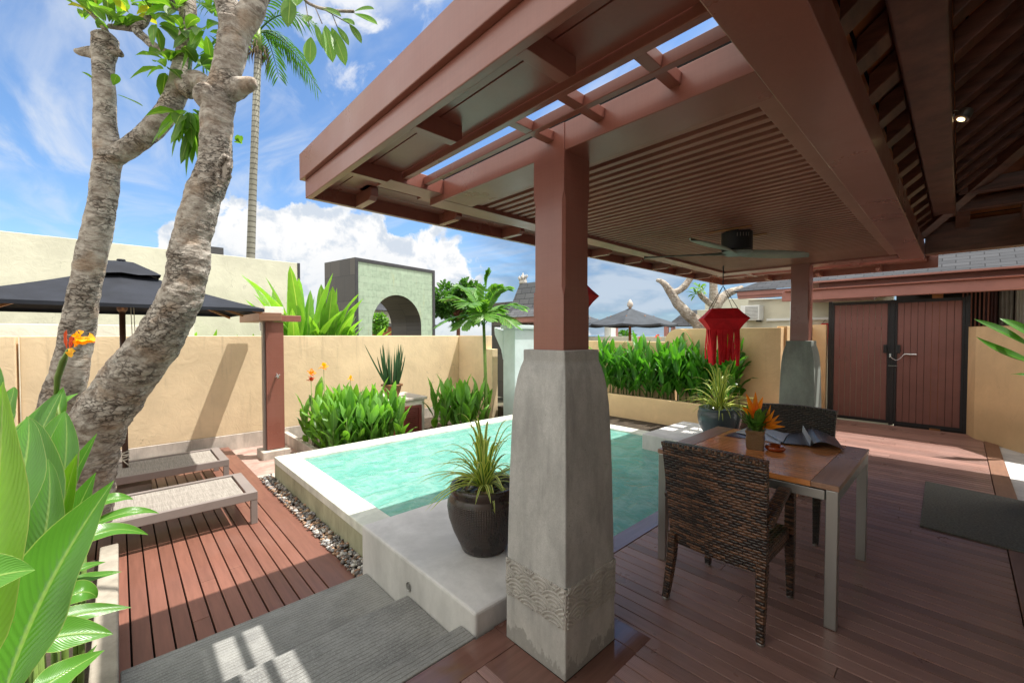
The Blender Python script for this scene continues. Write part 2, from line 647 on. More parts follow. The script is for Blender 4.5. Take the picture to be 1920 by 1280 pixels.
def wicker_mat(name, dark=(0.03, 0.020, 0.016), light=(0.20, 0.095, 0.048), rowh=0.0145, colw=0.042, band=True):
    m, t, b, out = new_mat(name)
    uv = t.node('ShaderNodeUVMap').outputs[0]
    u, v, _ = t.sep(uv)
    rv = t.math('DIVIDE', v, rowh)
    row = t.math('FLOOR', rv)
    fv = t.math('FRACT', rv)
    cu = t.math('ADD', t.math('DIVIDE', u, colw), t.math('MULTIPLY', row, 0.5))
    cell = t.math('FLOOR', cu)
    fu = t.math('FRACT', cu)
    hv = t.math('SINE', t.math('MULTIPLY', fv, math.pi))
    hu = t.math('SINE', t.math('MULTIPLY', fu, math.pi))
    h = t.math('MULTIPLY', t.math('POWER', hv, 0.6), t.math('POWER', hu, 0.5))
    wn = t.node('ShaderNodeTexWhiteNoise')
    wn.noise_dimensions = '2D'
    t.put(wn, 'Vector', t.comb(cell, row, 0))
    if band:
        bn = t.noise(t.comb(t.math('MULTIPLY', u, 0.5), t.math('MULTIPLY', row, 0.23), 0.0), 2.6, 3)
        f = t.ramp(t.math('ADD', t.math('MULTIPLY', bn, 0.8), t.math('MULTIPLY', wn.outputs[0], 0.22)), 0.42, 0.64)
    else:
        f = t.ramp(wn.outputs[0], 0.55, 1.0, 0, 0.5)
    c = t.mix(f, dark, light)
    c = t.mix(t.ramp(h, 0.0, 0.45, 0.0, 1.0), (0.004, 0.003, 0.003), c)
    t.put(b, 'Base Color', c)
    t.put(b, 'Roughness', 0.3)
    t.put(b, 'Specular IOR Level', 0.6)
    t.put(b, 'Normal', t.bump(h, 0.9, 0.006))
    return m


def brick_mat(name, c1, c2, mortar, sx=1.0, bw=0.3, bh=0.15, ms=0.006, off=0.5, rough=0.75, stain=None, bump=0.5, uvm=True, nvar=0.2):
    m, t, b, out = new_mat(name)
    uv = t.node('ShaderNodeUVMap').outputs[0]
    br = t.node('ShaderNodeTexBrick')
    br.offset = off
    t.put(br, 'Vector', uv)
    t.put(br, 'Scale', sx)
    t.put(br, 'Brick Width', bw)
    t.put(br, 'Row Height', bh)
    t.put(br, 'Mortar Size', ms)
    t.put(br, 'Mortar Smooth', 0.2)
    t.put(br, 'Bias', 0.0)
    t.put(br, 'Color1', c1)
    t.put(br, 'Color2', c2)
    t.put(br, 'Mortar', mortar)
    oc = t.node('ShaderNodeTexCoord').outputs['Object']
    n = t.noise(oc, 7, 6, 0.65)
    c = t.mix(t.math('MULTIPLY', t.ramp(n, 0.3, 0.7), nvar), br.outputs[0], tuple(x * 1.5 for x in c1))
    if stain is not None:
        n2 = t.noise(t.scale(oc, 4, 4, 0.5), 1.0, 4, 0.6)
        c = t.mix(t.ramp(n2, 0.6, 0.78, 0, 0.7), c, stain)
    t.put(b, 'Base Color', c)
    t.put(b, 'Roughness', rough)
    t.put(b, 'Specular IOR Level', 0.12 if rough > 0.6 else 0.4)
    h = t.math('SUBTRACT', t.math('MULTIPLY', n, 0.2), br.outputs[1])
    t.put(b, 'Normal', t.bump(h, bump, 0.006))
    return m


M = {}
def timber_paint(name, col, fade):
    m, t, b, out = new_mat(name)
    oc = t.node('ShaderNodeTexCoord').outputs['Object']
    gn = t.node('ShaderNodeNewGeometry')
    gx = t.noise(t.scale(oc, 1.2, 1.2, 45), 2.0, 5, 0.65)
    gy = t.noise(t.scale(oc, 45, 45, 1.2), 2.0, 5, 0.65)
    g = t.math('MULTIPLY', t.math('ADD', gx, gy), 0.5)
    c = t.mix(t.ramp(g, 0.36, 0.64), tuple(x * 0.95 for x in col), tuple(x * 1.05 for x in col))
    c = t.mix(t.ramp(t.noise(oc, 1.1, 6, 0.66, 0.5), 0.45, 0.75, 0, 0.5), c, fade)
    c = t.mix(t.ramp(t.noise(t.scale(oc, 7, 7, 0.7), 1.5, 6, 0.7), 0.60, 0.78, 0, 0.45), c, tuple(x * 0.55 for x in col))
    ch = t.noise(oc, 24, 5, 0.7)
    c = t.mix(t.ramp(ch, 0.72, 0.75, 0, 0.7), c, (0.38, 0.27, 0.2))
    t.put(b, 'Base Color', c)
    t.put(b, 'Roughness', t.ramp(t.noise(oc, 2.5, 5, 0.6), 0.3, 0.7, 0.26, 0.42))
    t.put(b, 'Coat Weight', 0.35)
    t.put(b, 'Coat Roughness', 0.22)
    h = t.math('ADD', t.math('MULTIPLY', g, 0.35), t.math('MULTIPLY', ch, 0.25))
    t.put(b, 'Normal', t.bump(h, 0.22, 0.002))
    return m


M['mauve'] = timber_paint('mauve_brown_paint', (0.27, 0.098, 0.072), (0.33, 0.16, 0.13))
M['mauve_dull'] = paint('weathered_mauve_paint', (0.33, 0.15, 0.13), 0.5, 0.1, 2.0, 0.06, 30, dirt=0.15)
M['darkwood'] = paint('dark_roof_timber', (0.16, 0.064, 0.040), 0.42, 0.35, 3.0, 0.15, 40, stretch=(1.5, 1.5, 8), dirt=0.3, dcol=(0.03, 0.014, 0.01))
M['plank_ceiling'] = paint('roof_lining_boards', (0.34, 0.11, 0.035), 0.5, 0.3, 3.0, 0.1, 40, island=0.3)
M['slat'] = paint('slat_paint', (0.36, 0.165, 0.125), 0.4, 0.1, 3.0, 0.05, 60, island=0.12)
M['concrete'] = concrete('column_concrete', (0.49, 0.485, 0.47), 0.6, 1.0, 1.3, True)
M['band'] = concrete('carved_stone', (0.50, 0.475, 0.44), 0.6, 0.8)
M['green_concrete'] = concrete('green_grey_concrete', (0.34, 0.385, 0.355), 0.5, 0.6)
M['platform'] = concrete('smooth_plaster', (0.66, 0.645, 0.63), 0.10, 0.08, 0.35)
M['poolcoping'] = concrete('pale_pool_plaster', (0.66, 0.68, 0.60), 0.15, 0.2, 0.7)
M['poolwall'] = concrete('green_tinted_plaster', (0.40, 0.40, 0.27), 0.5, 0.3, 1.2)  # even greenish plaster tone of the outer pool wall
M['pool_in'] = concrete('pool_plaster', (0.60, 0.86, 0.78), 0.1, 0.1, 0.5)
M['stucco'] = stucco('yellow_stucco', (0.79, 0.625, 0.41), 0.45)
M['stucco_tan'] = stucco('tan_stucco', (0.80, 0.58, 0.33), 0.15)  # a little deeper tan than the yellow stucco
M['cream'] = stucco('cream_stucco', (0.62, 0.61, 0.50), 0.08)
M['white_stucco'] = stucco('off_white_stucco', (0.78, 0.76, 0.66), 0.12)
M['white'] = paint('white_paint', (0.75, 0.78, 0.78), 0.5, 0.05)
M['bluewhite'] = paint('shade_blue_white_plaster', (0.62, 0.72, 0.74), 0.6, 0.1, 2.0)  # the blue cast of shade is put into this white
M['plinth'] = concrete('stained_plinth', (0.56, 0.50, 0.44), 0.5, 0.3, 1.0)
M['deck_low'] = boards_mat('lower_deck_boards', (0.20, 0.086, 0.06), 0.40, 0, 'y', var=0.14)
M['deck_up'] = boards_mat('upper_deck_boards', (0.32, 0.18, 0.15), 0.34, 0.0085, 'y', 0.6, var=0.24)
M['deck_trim'] = boards_mat('deck_edge_boards', (0.18, 0.088, 0.068), 0.22, 0, 'x', 0.6, wet=0.95)
M['darkgap'] = paint('dark_void', (0.012, 0.009, 0.008), 0.9, 0, bump=0)  # near-black that paints in the shade of gaps, doorways and rooms
M['kerb'] = concrete('weathered_kerb', (0.36, 0.32, 0.26), 0.4, 0.3, 1.0)
M['gate'] = paint('gate_board_paint', (0.20, 0.088, 0.078), 0.5, 0.1, 2.0, 0.06, 30, dirt=0.15)
M['leaf_lime'] = leaf_mat('backlit_canna_leaf', (0.20, 0.40, 0.03), (0.35, 0.5, 0.12), 0.45, 0.3, vein=22, edge=(0.4, 0.5, 0.12), var=0.15)  # lime tone puts the leaf's backlit glow into its colour
M['soil'] = paint('dark_soil', (0.05, 0.035, 0.022), 0.95, 0.4, 12, 0.8, 50, bdist=0.02)
M['ground'] = paint('garden_ground', (0.12, 0.11, 0.07), 0.95, 0.4, 0.6, 0.5, 8, bdist=0.03)
M['steel'] = paint('brushed_steel', (0.42, 0.42, 0.40), 0.36, 0.08, 8, 0.1, 40, metal=0.9, stretch=(1, 1, 0.1))
M['chrome'] = paint('chrome', (0.7, 0.7, 0.7), 0.12, 0.02, bump=0, metal=1.0)
M['black'] = paint('black_metal', (0.012, 0.014, 0.018), 0.4, 0.2, 6, 0.05)
M['taupe'] = paint('taupe_metal', (0.24, 0.205, 0.19), 0.42, 0.06, 4, 0.04)
M['bronze'] = paint('dark_brown_pole', (0.085, 0.04, 0.026), 0.35, 0.2, 4, 0.03)
M['rope'] = paint('cotton_rope', (0.5, 0.45, 0.37), 0.9, 0.2, 30, 0.5, 200)
M['navy_cloth'] = paint('black_navy_canvas', (0.018, 0.021, 0.030), 0.75, 0.25, 3, 0.25, 260, spec=0.3)
M['grey_cloth'] = paint('charcoal_canvas', (0.05, 0.058, 0.07), 0.8, 0.2, 3, 0.25, 260, spec=0.3)
M['red_cloth'] = paint('red_lantern_cloth', (0.68, 0.016, 0.024), 0.75, 0.18, 5, 0.3, 120, spec=0.25)
M['timber'] = paint('orange_timber', (0.42, 0.18, 0.07), 0.5, 0.2, 6, 0.1)
M['tabletop'] = boards_mat('oiled_teak', (0.74, 0.29, 0.09), 0.22, 0, 'y', 0.6)
M['teak_frame'] = boards_mat('worn_teak_edge', (0.45, 0.25, 0.16), 0.32, 0, 'x', 0.5)
M['wicker'] = wicker_mat('woven_wicker')
M['wicker_dark'] = wicker_mat('dark_woven_wicker', (0.03, 0.024, 0.019), (0.10, 0.065, 0.042), 0.0145, 0.042, False)
M['bluegrey'] = paint('blue_grey_glaze', (0.055, 0.075, 0.088), 0.3, 0.3, 5, 0.15, 50, stretch=(1, 1, 0.3))
M['terracotta'] = paint('mottled_terracotta', (0.20, 0.085, 0.03), 0.45, 0.5, 14, 0.4, 40, dirt=0.5, dcol=(0.07, 0.05, 0.02))
M['redbrown'] = paint('red_brown_louvre', (0.20, 0.045, 0.035), 0.45, 0.12)
M['ceramic'] = paint('orange_brown_glaze', (0.36, 0.06, 0.012), 0.1, 0.15, 8, 0.0, coat=0.8)
M['basket'] = wicker_mat('rattan_basket', (0.42, 0.25, 0.12), (0.58, 0.38, 0.2), 0.005, 0.008, False)
M['petal_orange'] = leaf_mat('orange_petal', (0.85, 0.27, 0.01), (0.9, 0.4, 0.03), 0.35, 0.4, var=0.25)
M['petal_red'] = leaf_mat('red_petal', (0.62, 0.07, 0.02), (0.6, 0.1, 0.03), 0.3, 0.4, var=0.3)
M['petal_yellow'] = leaf_mat('yellow_orange_petal', (0.9, 0.42, 0.01), (0.9, 0.25, 0.02), 0.3, 0.4, var=0.2)
M['stem'] = paint('green_stem', (0.16, 0.25, 0.05), 0.5, 0.3, 6)
M['leaf_big'] = leaf_mat('broad_canna_leaf', (0.085, 0.235, 0.03), (0.26, 0.42, 0.10), 0.30, 0.26, vein=22, edge=(0.33, 0.45, 0.12), var=0.5, rough2=1)
M['leaf_canna'] = leaf_mat('canna_leaf', (0.11, 0.25, 0.04), (0.22, 0.4, 0.08), 0.35, 0.38, vein=14, var=0.55, rough2=1)
M['leaf_hedge'] = leaf_mat('glossy_hedge_leaf', (0.055, 0.185, 0.022), (0.14, 0.32, 0.05), 0.35, 0.28, vein=14, var=0.5)
M['leaf_heliconia'] = leaf_mat('lime_paddle_leaf', (0.17, 0.34, 0.05), (0.4, 0.5, 0.15), 0.4, 0.4, vein=26)
M['leaf_frangi'] = leaf_mat('frangipani_leaf', (0.10, 0.21, 0.03), (0.28, 0.38, 0.10), 0.45, 0.4, vein=16, var=0.4)
M['leaf_yellow'] = leaf_mat('yellowing_leaf', (0.32, 0.30, 0.03), (0.4, 0.38, 0.10), 0.45, 0.4, vein=16)
M['leaf_palm'] = leaf_mat('palm_leaflet', (0.10, 0.24, 0.04), (0.3, 0.38, 0.1), 0.35, 0.35, vein=0.2)
M['leaf_dark'] = leaf_mat('dark_tree_leaf', (0.045, 0.13, 0.022), (0.1, 0.2, 0.04), 0.3, 0.45, vein=3)
M['leaf_strap'] = leaf_mat('striped_strap_leaf', (0.10, 0.22, 0.035), (0.12, 0.26, 0.04), 0.3, 0.35, striped=(0.60, 0.62, 0.20), vein=0.2)
M['leaf_snake'] = leaf_mat('snake_plant_leaf', (0.045, 0.11, 0.05), (0.06, 0.14, 0.06), 0.08, 0.4, vein=9, edge=(0.2, 0.26, 0.1))
M['shingle'] = brick_mat('grey_roof_shingles', (0.042, 0.045, 0.052), (0.068, 0.071, 0.08), (0.016, 0.017, 0.02), 1, 0.34, 0.14, 0.008, rough=0.8)
M['shingle_pale'] = brick_mat('pale_grey_roof_shingles', (0.13, 0.135, 0.15), (0.17, 0.175, 0.19), (0.05, 0.052, 0.058), 1, 0.34, 0.14, 0.008, rough=0.8)
M['greentile'] = brick_mat('pale_green_stone_tiles', (0.27, 0.35, 0.26), (0.34, 0.42, 0.32), (0.20, 0.27, 0.20), 1, 0.36, 0.24, 0.008, rough=0.55, stain=(0.40, 0.38, 0.16), bump=0.2, nvar=0.7)
M['slate'] = brick_mat('dark_slate_tiles', (0.045, 0.040, 0.037), (0.085, 0.075, 0.062), (0.025, 0.024, 0.023), 1, 0.6, 0.9, 0.014, rough=0.35, bump=0.3)
M['slate_trim'] = paint('black_slate_trim', (0.035, 0.035, 0.04), 0.5, 0.2, 4, 0.2)
M['glassdark'] = paint('dark_window_glass', (0.02, 0.022, 0.025), 0.05, 0.1, bump=0, spec=0.8)
M['bounce_pale'] = paint('off_white_bounce_surface', (0.72, 0.68, 0.62), 0.6, 0.05)  # colour of the added panel that bounces light under the roof
M['curtain'] = paint('pale_curtain', (0.35, 0.36, 0.36), 0.8, 0.15, 6)
M['purple_curtain'] = paint('mauve_curtain', (0.14, 0.075, 0.085), 0.8, 0.15, 6)
M['orangewall'] = paint('orange_painted_wall', (0.42, 0.13, 0.06), 0.7, 0.2, 3)
M['mat_fibre'] = paint('grey_doormat_fibre', (0.17, 0.17, 0.145), 0.95, 0.25, 70, 0.9, 180, bdist=0.008)
M['trimboard'] = boards_mat('tan_edge_board', (0.26, 0.13, 0.08), 0.5, 0, 'x')


def sling_mat():
    m, t, b, out = new_mat('woven_sling_fabric')
    oc = t.node('ShaderNodeTexCoord').outputs['Object']
    a = t.noise(t.scale(oc, 6, 260, 1), 1.0, 3, 0.6)
    c_ = t.noise(t.scale(oc, 260, 6, 1), 1.0, 3, 0.6)
    f = t.math('ADD', t.math('MULTIPLY', a, 0.5), t.math('MULTIPLY', c_, 0.5))
    t.put(b, 'Base Color', t.mix(t.ramp(f, 0.38, 0.62), (0.20, 0.175, 0.15), (0.38, 0.345, 0.30)))
    t.put(b, 'Roughness', 0.85)
    t.put(b, 'Normal', t.bump(f, 0.3, 0.002))
    return m


def bark_mat(name, pale=(0.50, 0.455, 0.40), dark=(0.19, 0.15, 0.12), rust=(0.40, 0.28, 0.19)):
    m, t, b, out = new_mat(name)
    uv = t.node('ShaderNodeUVMap').outputs[0]
    oc = t.node('ShaderNodeTexCoord').outputs['Object']
    rings = t.noise(t.comb(t.math('MULTIPLY', t.sep(uv)[0], 2.2), t.math('MULTIPLY', t.sep(uv)[1], 30), 0), 1.3, 6, 0.62, 0.7)
    lump = t.noise(t.scale(oc, 1, 1, 1.6), 12, 8, 0.66, 0.35)
    crack = t.node('ShaderNodeTexVoronoi')
    crack.feature = 'DISTANCE_TO_EDGE'
    t.put(crack, 'Vector', t.vmath('ADD', t.scale(oc, 1, 1, 1.9), t.vmath('MULTIPLY', t.comb(lump, rings, lump), (0.18, 0.18, 0.18))))
    t.put(crack, 'Scale', 15)
    ck = t.ramp(crack.outputs[0], 0.0, 0.09)
    patch = t.ramp(t.noise(oc, 2.8, 4, 0.55), 0.42, 0.62)
    c = t.mix(t.ramp(lump, 0.32, 0.66), dark, pale)
    c = t.mix(t.math('MULTIPLY', t.ramp(rings, 0.5, 0.72), 0.55), c, (0.54, 0.50, 0.44))
    c = t.mix(t.ramp(t.noise(oc, 7, 6, 0.75), 0.60, 0.66, 0, 0.5), c, (0.62, 0.60, 0.54))
    c = t.mix(t.math('MULTIPLY', t.ramp(t.noise(oc, 5, 4), 0.52, 0.7), 0.5), c, rust)
    c = t.mix(t.math('MULTIPLY', t.math('SUBTRACT', 1.0, ck), t.math('MULTIPLY', patch, 0.75)), c, (0.045, 0.032, 0.024))
    t.put(b, 'Base Color', c)
    t.put(b, 'Roughness', 0.9)
    t.put(b, 'Specular IOR Level', 0.25)
    h = t.math('ADD', t.math('MULTIPLY', lump, 0.8), t.math('MULTIPLY', rings, 0.55))
    h = t.math('ADD', h, t.math('MULTIPLY', ck, t.math('MULTIPLY', patch, 0.6)))
    h = t.math('ADD', h, t.math('MULTIPLY', t.noise(oc, 60, 4, 0.65), 0.22))
    t.put(b, 'Normal', t.bump(h, 0.85, 0.022))
    return m


def jar_mat():
    m, t, b, out = new_mat('textured_brown_glaze')
    uv = t.node('ShaderNodeUVMap').outputs[0]
    u, v, _ = t.sep(uv)
    su = t.math('ABSOLUTE', t.math('SINE', t.math('MULTIPLY', u, math.pi * 95)))
    sv = t.math('ABSOLUTE', t.math('SINE', t.math('MULTIPLY', v, math.pi * 92)))
    g = t.math('MULTIPLY', t.math('POWER', su, 0.6), t.math('POWER', sv, 0.6))
    msk = t.math('MULTIPLY', t.ramp(v, 0.055, 0.1), t.ramp(v, 0.345, 0.325))
    h = t.mix(msk, 0.6, g)
    oc = t.node('ShaderNodeTexCoord').outputs['Object']
    n = t.noise(t.scale(oc, 5, 5, 2), 2.2, 5, 0.6)
    t.put(b, 'Base Color', t.mix(t.ramp(n, 0.3, 0.7), (0.014, 0.010, 0.010), (0.055, 0.033, 0.025)))
    t.put(b, 'Roughness', t.ramp(n, 0.3, 0.7, 0.2, 0.42))
    t.put(b, 'Specular IOR Level', 0.6)
    t.put(b, 'Normal', t.bump(h, 0.8, 0.006))
    return m


def water_mat():
    m, t, b, out = new_mat('pool_water')
    t.n.remove(b)
    oc = t.node('ShaderNodeTexCoord').outputs['Object']
    w1 = t.noise(t.scale(oc, 1.0, 1.6, 1), 3.4, 4, 0.55, 1.0)
    w2 = t.noise(t.scale(oc, 1.8, 1.0, 1), 11, 4, 0.6, 0.6)
    h = t.math('ADD', w1, t.math('MULTIPLY', w2, 0.35))
    nrm = t.bump(h, 0.55, 0.05)
    tr = t.node('ShaderNodeBsdfTransparent')
    t.put(tr, 'Color', (0.72, 0.97, 0.91, 1))
    df = t.node('ShaderNodeBsdfDiffuse')
    t.put(df, 'Color', t.mix(t.ramp(t.math('ADD', t.math('MULTIPLY', w1, 0.6), t.math('MULTIPLY', w2, 0.4)), 0.4, 0.64), (0.20, 0.60, 0.51), (0.41, 0.77, 0.68)))
    t.put(df, 'Normal', nrm)
    gl = t.node('ShaderNodeBsdfGlossy')
    t.put(gl, 'Roughness', 0.06)
    t.put(gl, 'Normal', nrm)
    fr = t.node('ShaderNodeFresnel')
    t.put(fr, 'IOR', 1.33)
    t.put(fr, 'Normal', nrm)
    m1 = t.node('ShaderNodeMixShader')
    t.put(m1, 0, 0.5)
    t.l.new(tr.outputs[0], m1.inputs[1])
    t.l.new(df.outputs[0], m1.inputs[2])
    m2 = t.node('ShaderNodeMixShader')
    t.put(m2, 0, t.math('MULTIPLY', fr.outputs[0], 0.8))
    t.l.new(m1.outputs[0], m2.inputs[1])
    t.l.new(gl.outputs[0], m2.inputs[2])
    t.l.new(m2.outputs[0], out.inputs[0])
    return m


def step_mat():
    m, t, b, out = new_mat('brushed_grey_step_stone')
    oc = t.node('ShaderNodeTexCoord').outputs['Object']
    x, y, z = t.sep(oc)
    wob = t.noise(oc, 5, 3)
    yy = t.math('ADD', y, t.math('MULTIPLY', wob, 0.03))
    ln = t.math('ABSOLUTE', t.math('SINE', t.math('MULTIPLY', yy, math.pi / 0.024)))
    brk = t.noise(t.scale(oc, 14, 40, 1), 1.0, 4, 0.7)
    cut = t.math('MULTIPLY', t.ramp(ln, 0.28, 0.05), t.ramp(brk, 0.36, 0.52))
    n = t.noise(oc, 3.0, 7, 0.65)
    sp = t.noise(oc, 160, 3, 0.6)
    c = t.mix(t.ramp(n, 0.3, 0.7), (0.165, 0.165, 0.16), (0.28, 0.28, 0.265))
    c = t.mix(t.ramp(sp, 0.45, 0.75, 0, 0.45), c, (0.5, 0.5, 0.48))
    c = t.mix(t.math('MULTIPLY', cut, 0.8), c, (0.09, 0.07, 0.055))
    t.put(b, 'Base Color', c)
    t.put(b, 'Roughness', 0.85)
    h = t.math('SUBTRACT', t.math('MULTIPLY', sp, 0.25), cut)
    t.put(b, 'Normal', t.bump(h, 0.6, 0.004))
    return m


def pebble_mat():
    m, t, b, out = new_mat('river_pebbles')
    g = t.node('ShaderNodeNewGeometry').outputs['Random Per Island']
    cr = t.node('ShaderNodeValToRGB')
    cr.color_ramp.interpolation = 'CONSTANT'
    cols = [(0, (0.16, 0.16, 0.17)), (0.2, (0.30, 0.15, 0.075)), (0.36, (0.55, 0.52, 0.47)), (0.48, (0.07, 0.06, 0.06)), (0.62, (0.40, 0.24, 0.13)), (0.74, (0.27, 0.27, 0.27)), (0.86, (0.13, 0.075, 0.05)), (0.94, (0.62, 0.60, 0.56))]
    e = cr.color_ramp.elements
    e[0].color = (*cols[0][1], 1)
    e[1].position = cols[1][0]
    e[1].color = (*cols[1][1], 1)
    for p, c in cols[2:]:
        q = e.new(p)
        q.color = (*c, 1)
    t.put(cr, 0, g)
    oc = t.node('ShaderNodeTexCoord').outputs['Object']
    n = t.noise(oc, 60, 5, 0.6)
    t.put(b, 'Base Color', t.mix(t.ramp(n, 0.3, 0.7, 0, 0.4), cr.outputs[0], (0.3, 0.27, 0.24)))
    t.put(b, 'Roughness', 0.45)
    return m


def paving_mat():
    m, t, b, out = new_mat('wave_marked_block_paving')
    oc = t.node('ShaderNodeTexCoord').outputs['Object']
    n = t.noise(oc, 4, 6, 0.65)
    t.put(b, 'Base Color', t.mix(t.ramp(n, 0.3, 0.7), (0.30, 0.18, 0.15), (0.46, 0.34, 0.29)))
    t.put(b, 'Roughness', 0.85)
    t.put(b, 'Normal', t.bump(t.noise(oc, 70, 4), 0.4, 0.004))
    return m


M['sling'] = sling_mat()
M['bark'] = bark_mat('frangipani_bark')
M['palmbark'] = brick_mat('ringed_palm_bark', (0.21, 0.205, 0.17), (0.26, 0.25, 0.21), (0.09, 0.085, 0.07), 1, 50.0, 0.20, 0.025, rough=0.85)
M['jar'] = jar_mat()
M['water'] = water_mat()
M['step'] = step_mat()
M['pebble'] = pebble_mat()
M['paving'] = paving_mat()

# ================================================================ THE SETTING
LOW = -0.27      # top of the lower deck
PATH = -0.45

MB().box(-40, 70, -40, 70, -0.72, -0.62).build('ground', M['ground'])['kind'] = 'structure'

# --- upper deck: boards run along Y
mb = MB()
x = 1.29
PITCHB = 0.0865


def board(x0, x1, y0, y1):
    mb.box(x0, x1, y0, y1, -0.03, 0.0)


x = 1.02
i = 0
x = -2.4
while x < 9.36:
    x1 = x + PITCHB - 0.005
    yt = 1.60 if x > 1.30 else (1.60 if x > 0.7 else 1.60)
    if x1 > 5.95:
        yt = 2.85 if x1 < 6.7 else 2.72
    segs = [(-0.25 if x > 0.4 else -0.44, yt)]
    if x1 > 1.33 and x < 1.82:
        segs = [(-0.44, 1.04)]
    elif x1 > 5.86 and x < 6.34:
        segs = [(-0.44, 1.10), (1.56, yt)]
    elif x > 1.2 and x < 1.33:
        segs = [(-0.44, 1.04)]
    for a, b_ in segs:
        if x > 5.8 and a < -0.25: a = -0.25
        if b_ - a > 0.03:
            # butt joint somewhere along the length
            j = a + (b_ - a) * (0.25 + 0.5 * rnd.random())
            if b_ - a > 1.2 and i % 3 == 0:
                board(x, x1, a, j - 0.001)
                board(x, x1, j + 0.001, b_)
            else:
                board(x, x1, a, b_)
    x += PITCHB
    i += 1
struct(mb.build('upper_deck', M['deck_up'], bevel=0.003))
# edge boards round the deck and round the column feet
mb = MB()
mb.box(1.7665, 5.02, 1.6055, 1.745, -0.03, 0.0)
mb.box(1.3875, 1.765, 1.5, 1.615, -0.03, 0.001)
mb.box(-2.4, 1.262, 1.605, 1.618, -0.03, 0.0)
mb.box(1.19, 1.385, 1.02, 1.452, -0.03, 0.002)
mb.box(-2.4, 1.386, 1.4535, 1.606, -0.03, 0.003)
mb.box(1.3865, 1.765, 1.02, 1.14, -0.03, 0.002)
mb.box(1.7665, 1.90, 1.02, 1.604, -0.03, 0.002)
mb.box(5.86, 5.91, 1.1, 1.56, -0.03, 0.002)
mb.box(6.29, 6.345, 1.1, 1.56, -0.03, 0.002)
mb.box(5.91, 6.29, 1.1, 1.14, -0.03, 0.002)
struct(mb.build('deck_edge', M['deck_trim'], bevel=0.003))
struct(MB().box(-2.4, 9.4, -0.44, 1.60, -0.30, -0.05).box(5.1, 9.4, 1.6, 2.85, -0.3, -0.05).build('deck_base', M['darkgap']))
struct(MB().box(0.4, 9.2, -0.385, -0.255, -0.03, 0.006).build('deck_side_edge', M['trimboard'], bevel=0.004))
struct(MB().box(5.9, 9.4, -1.3, -0.39, -0.1, -0.012).build('side_path', M['platform']))

# --- steps beside the platform
struct(MB().box(-0.02, 1.268, 1.62, 1.738, -0.22, 0.006)
       .box(-0.02, 1.268, 1.738, 2.29, -0.3, -0.09)
       .box(-0.02, 1.268, 2.29, 2.88, -0.4, -0.20).build('steps', M['step'], bevel=0.006))

# --- lower timber deck
mb = MB()
x = 1.243 - 0.19
y0, y1 = 2.86, 7.9
mb.box(x, 1.243, y0, y1, LOW - 0.035, LOW)
while x > -2.2:
    x1 = x - 0.009
    x0 = x1 - 0.084
    if x1 > -0.02:
        cut = 3.1 + 4.0 * rnd.random()
        if rnd.random() < 0.55:
            mb.box(x0, x1, y0, cut - 0.0015, LOW - 0.03, LOW)
            mb.box(x0, x1, cut + 0.0015, y1, LOW - 0.03, LOW)
        else:
            mb.box(x0, x1, y0, y1, LOW - 0.03, LOW)
    else:
        mb.box(x0, x1, 4.52, y1, LOW - 0.03, LOW)
    x = x0
struct(mb.build('lower_deck', M['deck_low'], bevel=0.0025))
struct(MB().box(-2.3, 1.235, 2.88, 7.53, -0.5, LOW - 0.06).build('lower_deck_base', M['darkgap']))

# --- pool
mb = MB()
X0, X1, Y0, Y1 = 1.36, 5.95, 1.76, 5.685
ix0, ix1, iy0, iy1 = 1.60, 5.70, 1.762, 5.40
zc = 0.02
D = -0.85
pool_in = MB()
pool_in.box(ix0, ix1, iy0, iy1, D - 0.05, D)
pool_in.box(ix0 - 0.02, ix0, iy0, iy1, D, -0.012).box(ix1, ix1 + 0.02, iy0, iy1, D, -0.012)
pool_in.box(ix0, ix1, iy0 - 0.02, iy0, D, -0.035).box(ix0, ix1, iy1, iy1 + 0.02, D, -0.012)
struct(pool_in.build('pool_basin', M['pool_in']))
mb.box(X0, ix0, 2.95, Y1, -0.06, zc)
mb.box(ix0, X1, iy1, Y1, -0.06, zc)
mb.box(ix1, X1, 2.95, iy1, -0.06, zc)
struct(mb.build('pool_coping', M['poolcoping'], bevel=0.008))
struct(MB().box(X0 + 0.003, ix0 - 0.03, 2.95, Y1 - 0.003, -0.62, -0.06)
       .box(ix0 - 0.03, X1 - 0.003, iy1 + 0.03, Y1 - 0.003, -0.62, -0.06)
       .box(ix1 + 0.03, X1 - 0.003, 2.95, iy1 + 0.03, -0.62, -0.06).build('pool_outer_wall', M['poolwall'], bevel=0.005))
# water: rippled sheet
mb = MB()
nx, ny = 150, 120
vs = []
for j in range(ny + 1):
    for i in range(nx + 1):
        px = ix0 + (ix1 - ix0) * i / nx
        py = 1.748 + (iy1 - 1.748) * j / ny
        h = 0.008 * mnoise.noise(Vector((px * 2.2, py * 3.0, 1.3))) + 0.005 * mnoise.noise(Vector((px * 6.0, py * 7.0, 4.0)))
        e = min(px - ix0, ix1 - px, py - 1.748, iy1 - py)
        vs.append((px, py, -0.006 + h * min(1, max(0.15, e * 4))))
fs = [(j * (nx + 1) + i, j * (nx + 1) + i + 1, (j + 1) * (nx + 1) + i + 1, (j + 1) * (nx + 1) + i) for j in range(ny) for i in range(nx)]
mb.add(vs, fs)
struct(mb.build('pool_water', M['water'], smooth=True))

# --- plaster platform beside the steps and the block at the far corner
def rounded_box(x0, x1, y0, y1, z0, z1):
    return MB().box(x0, x1, y0, y1, z0, z1)


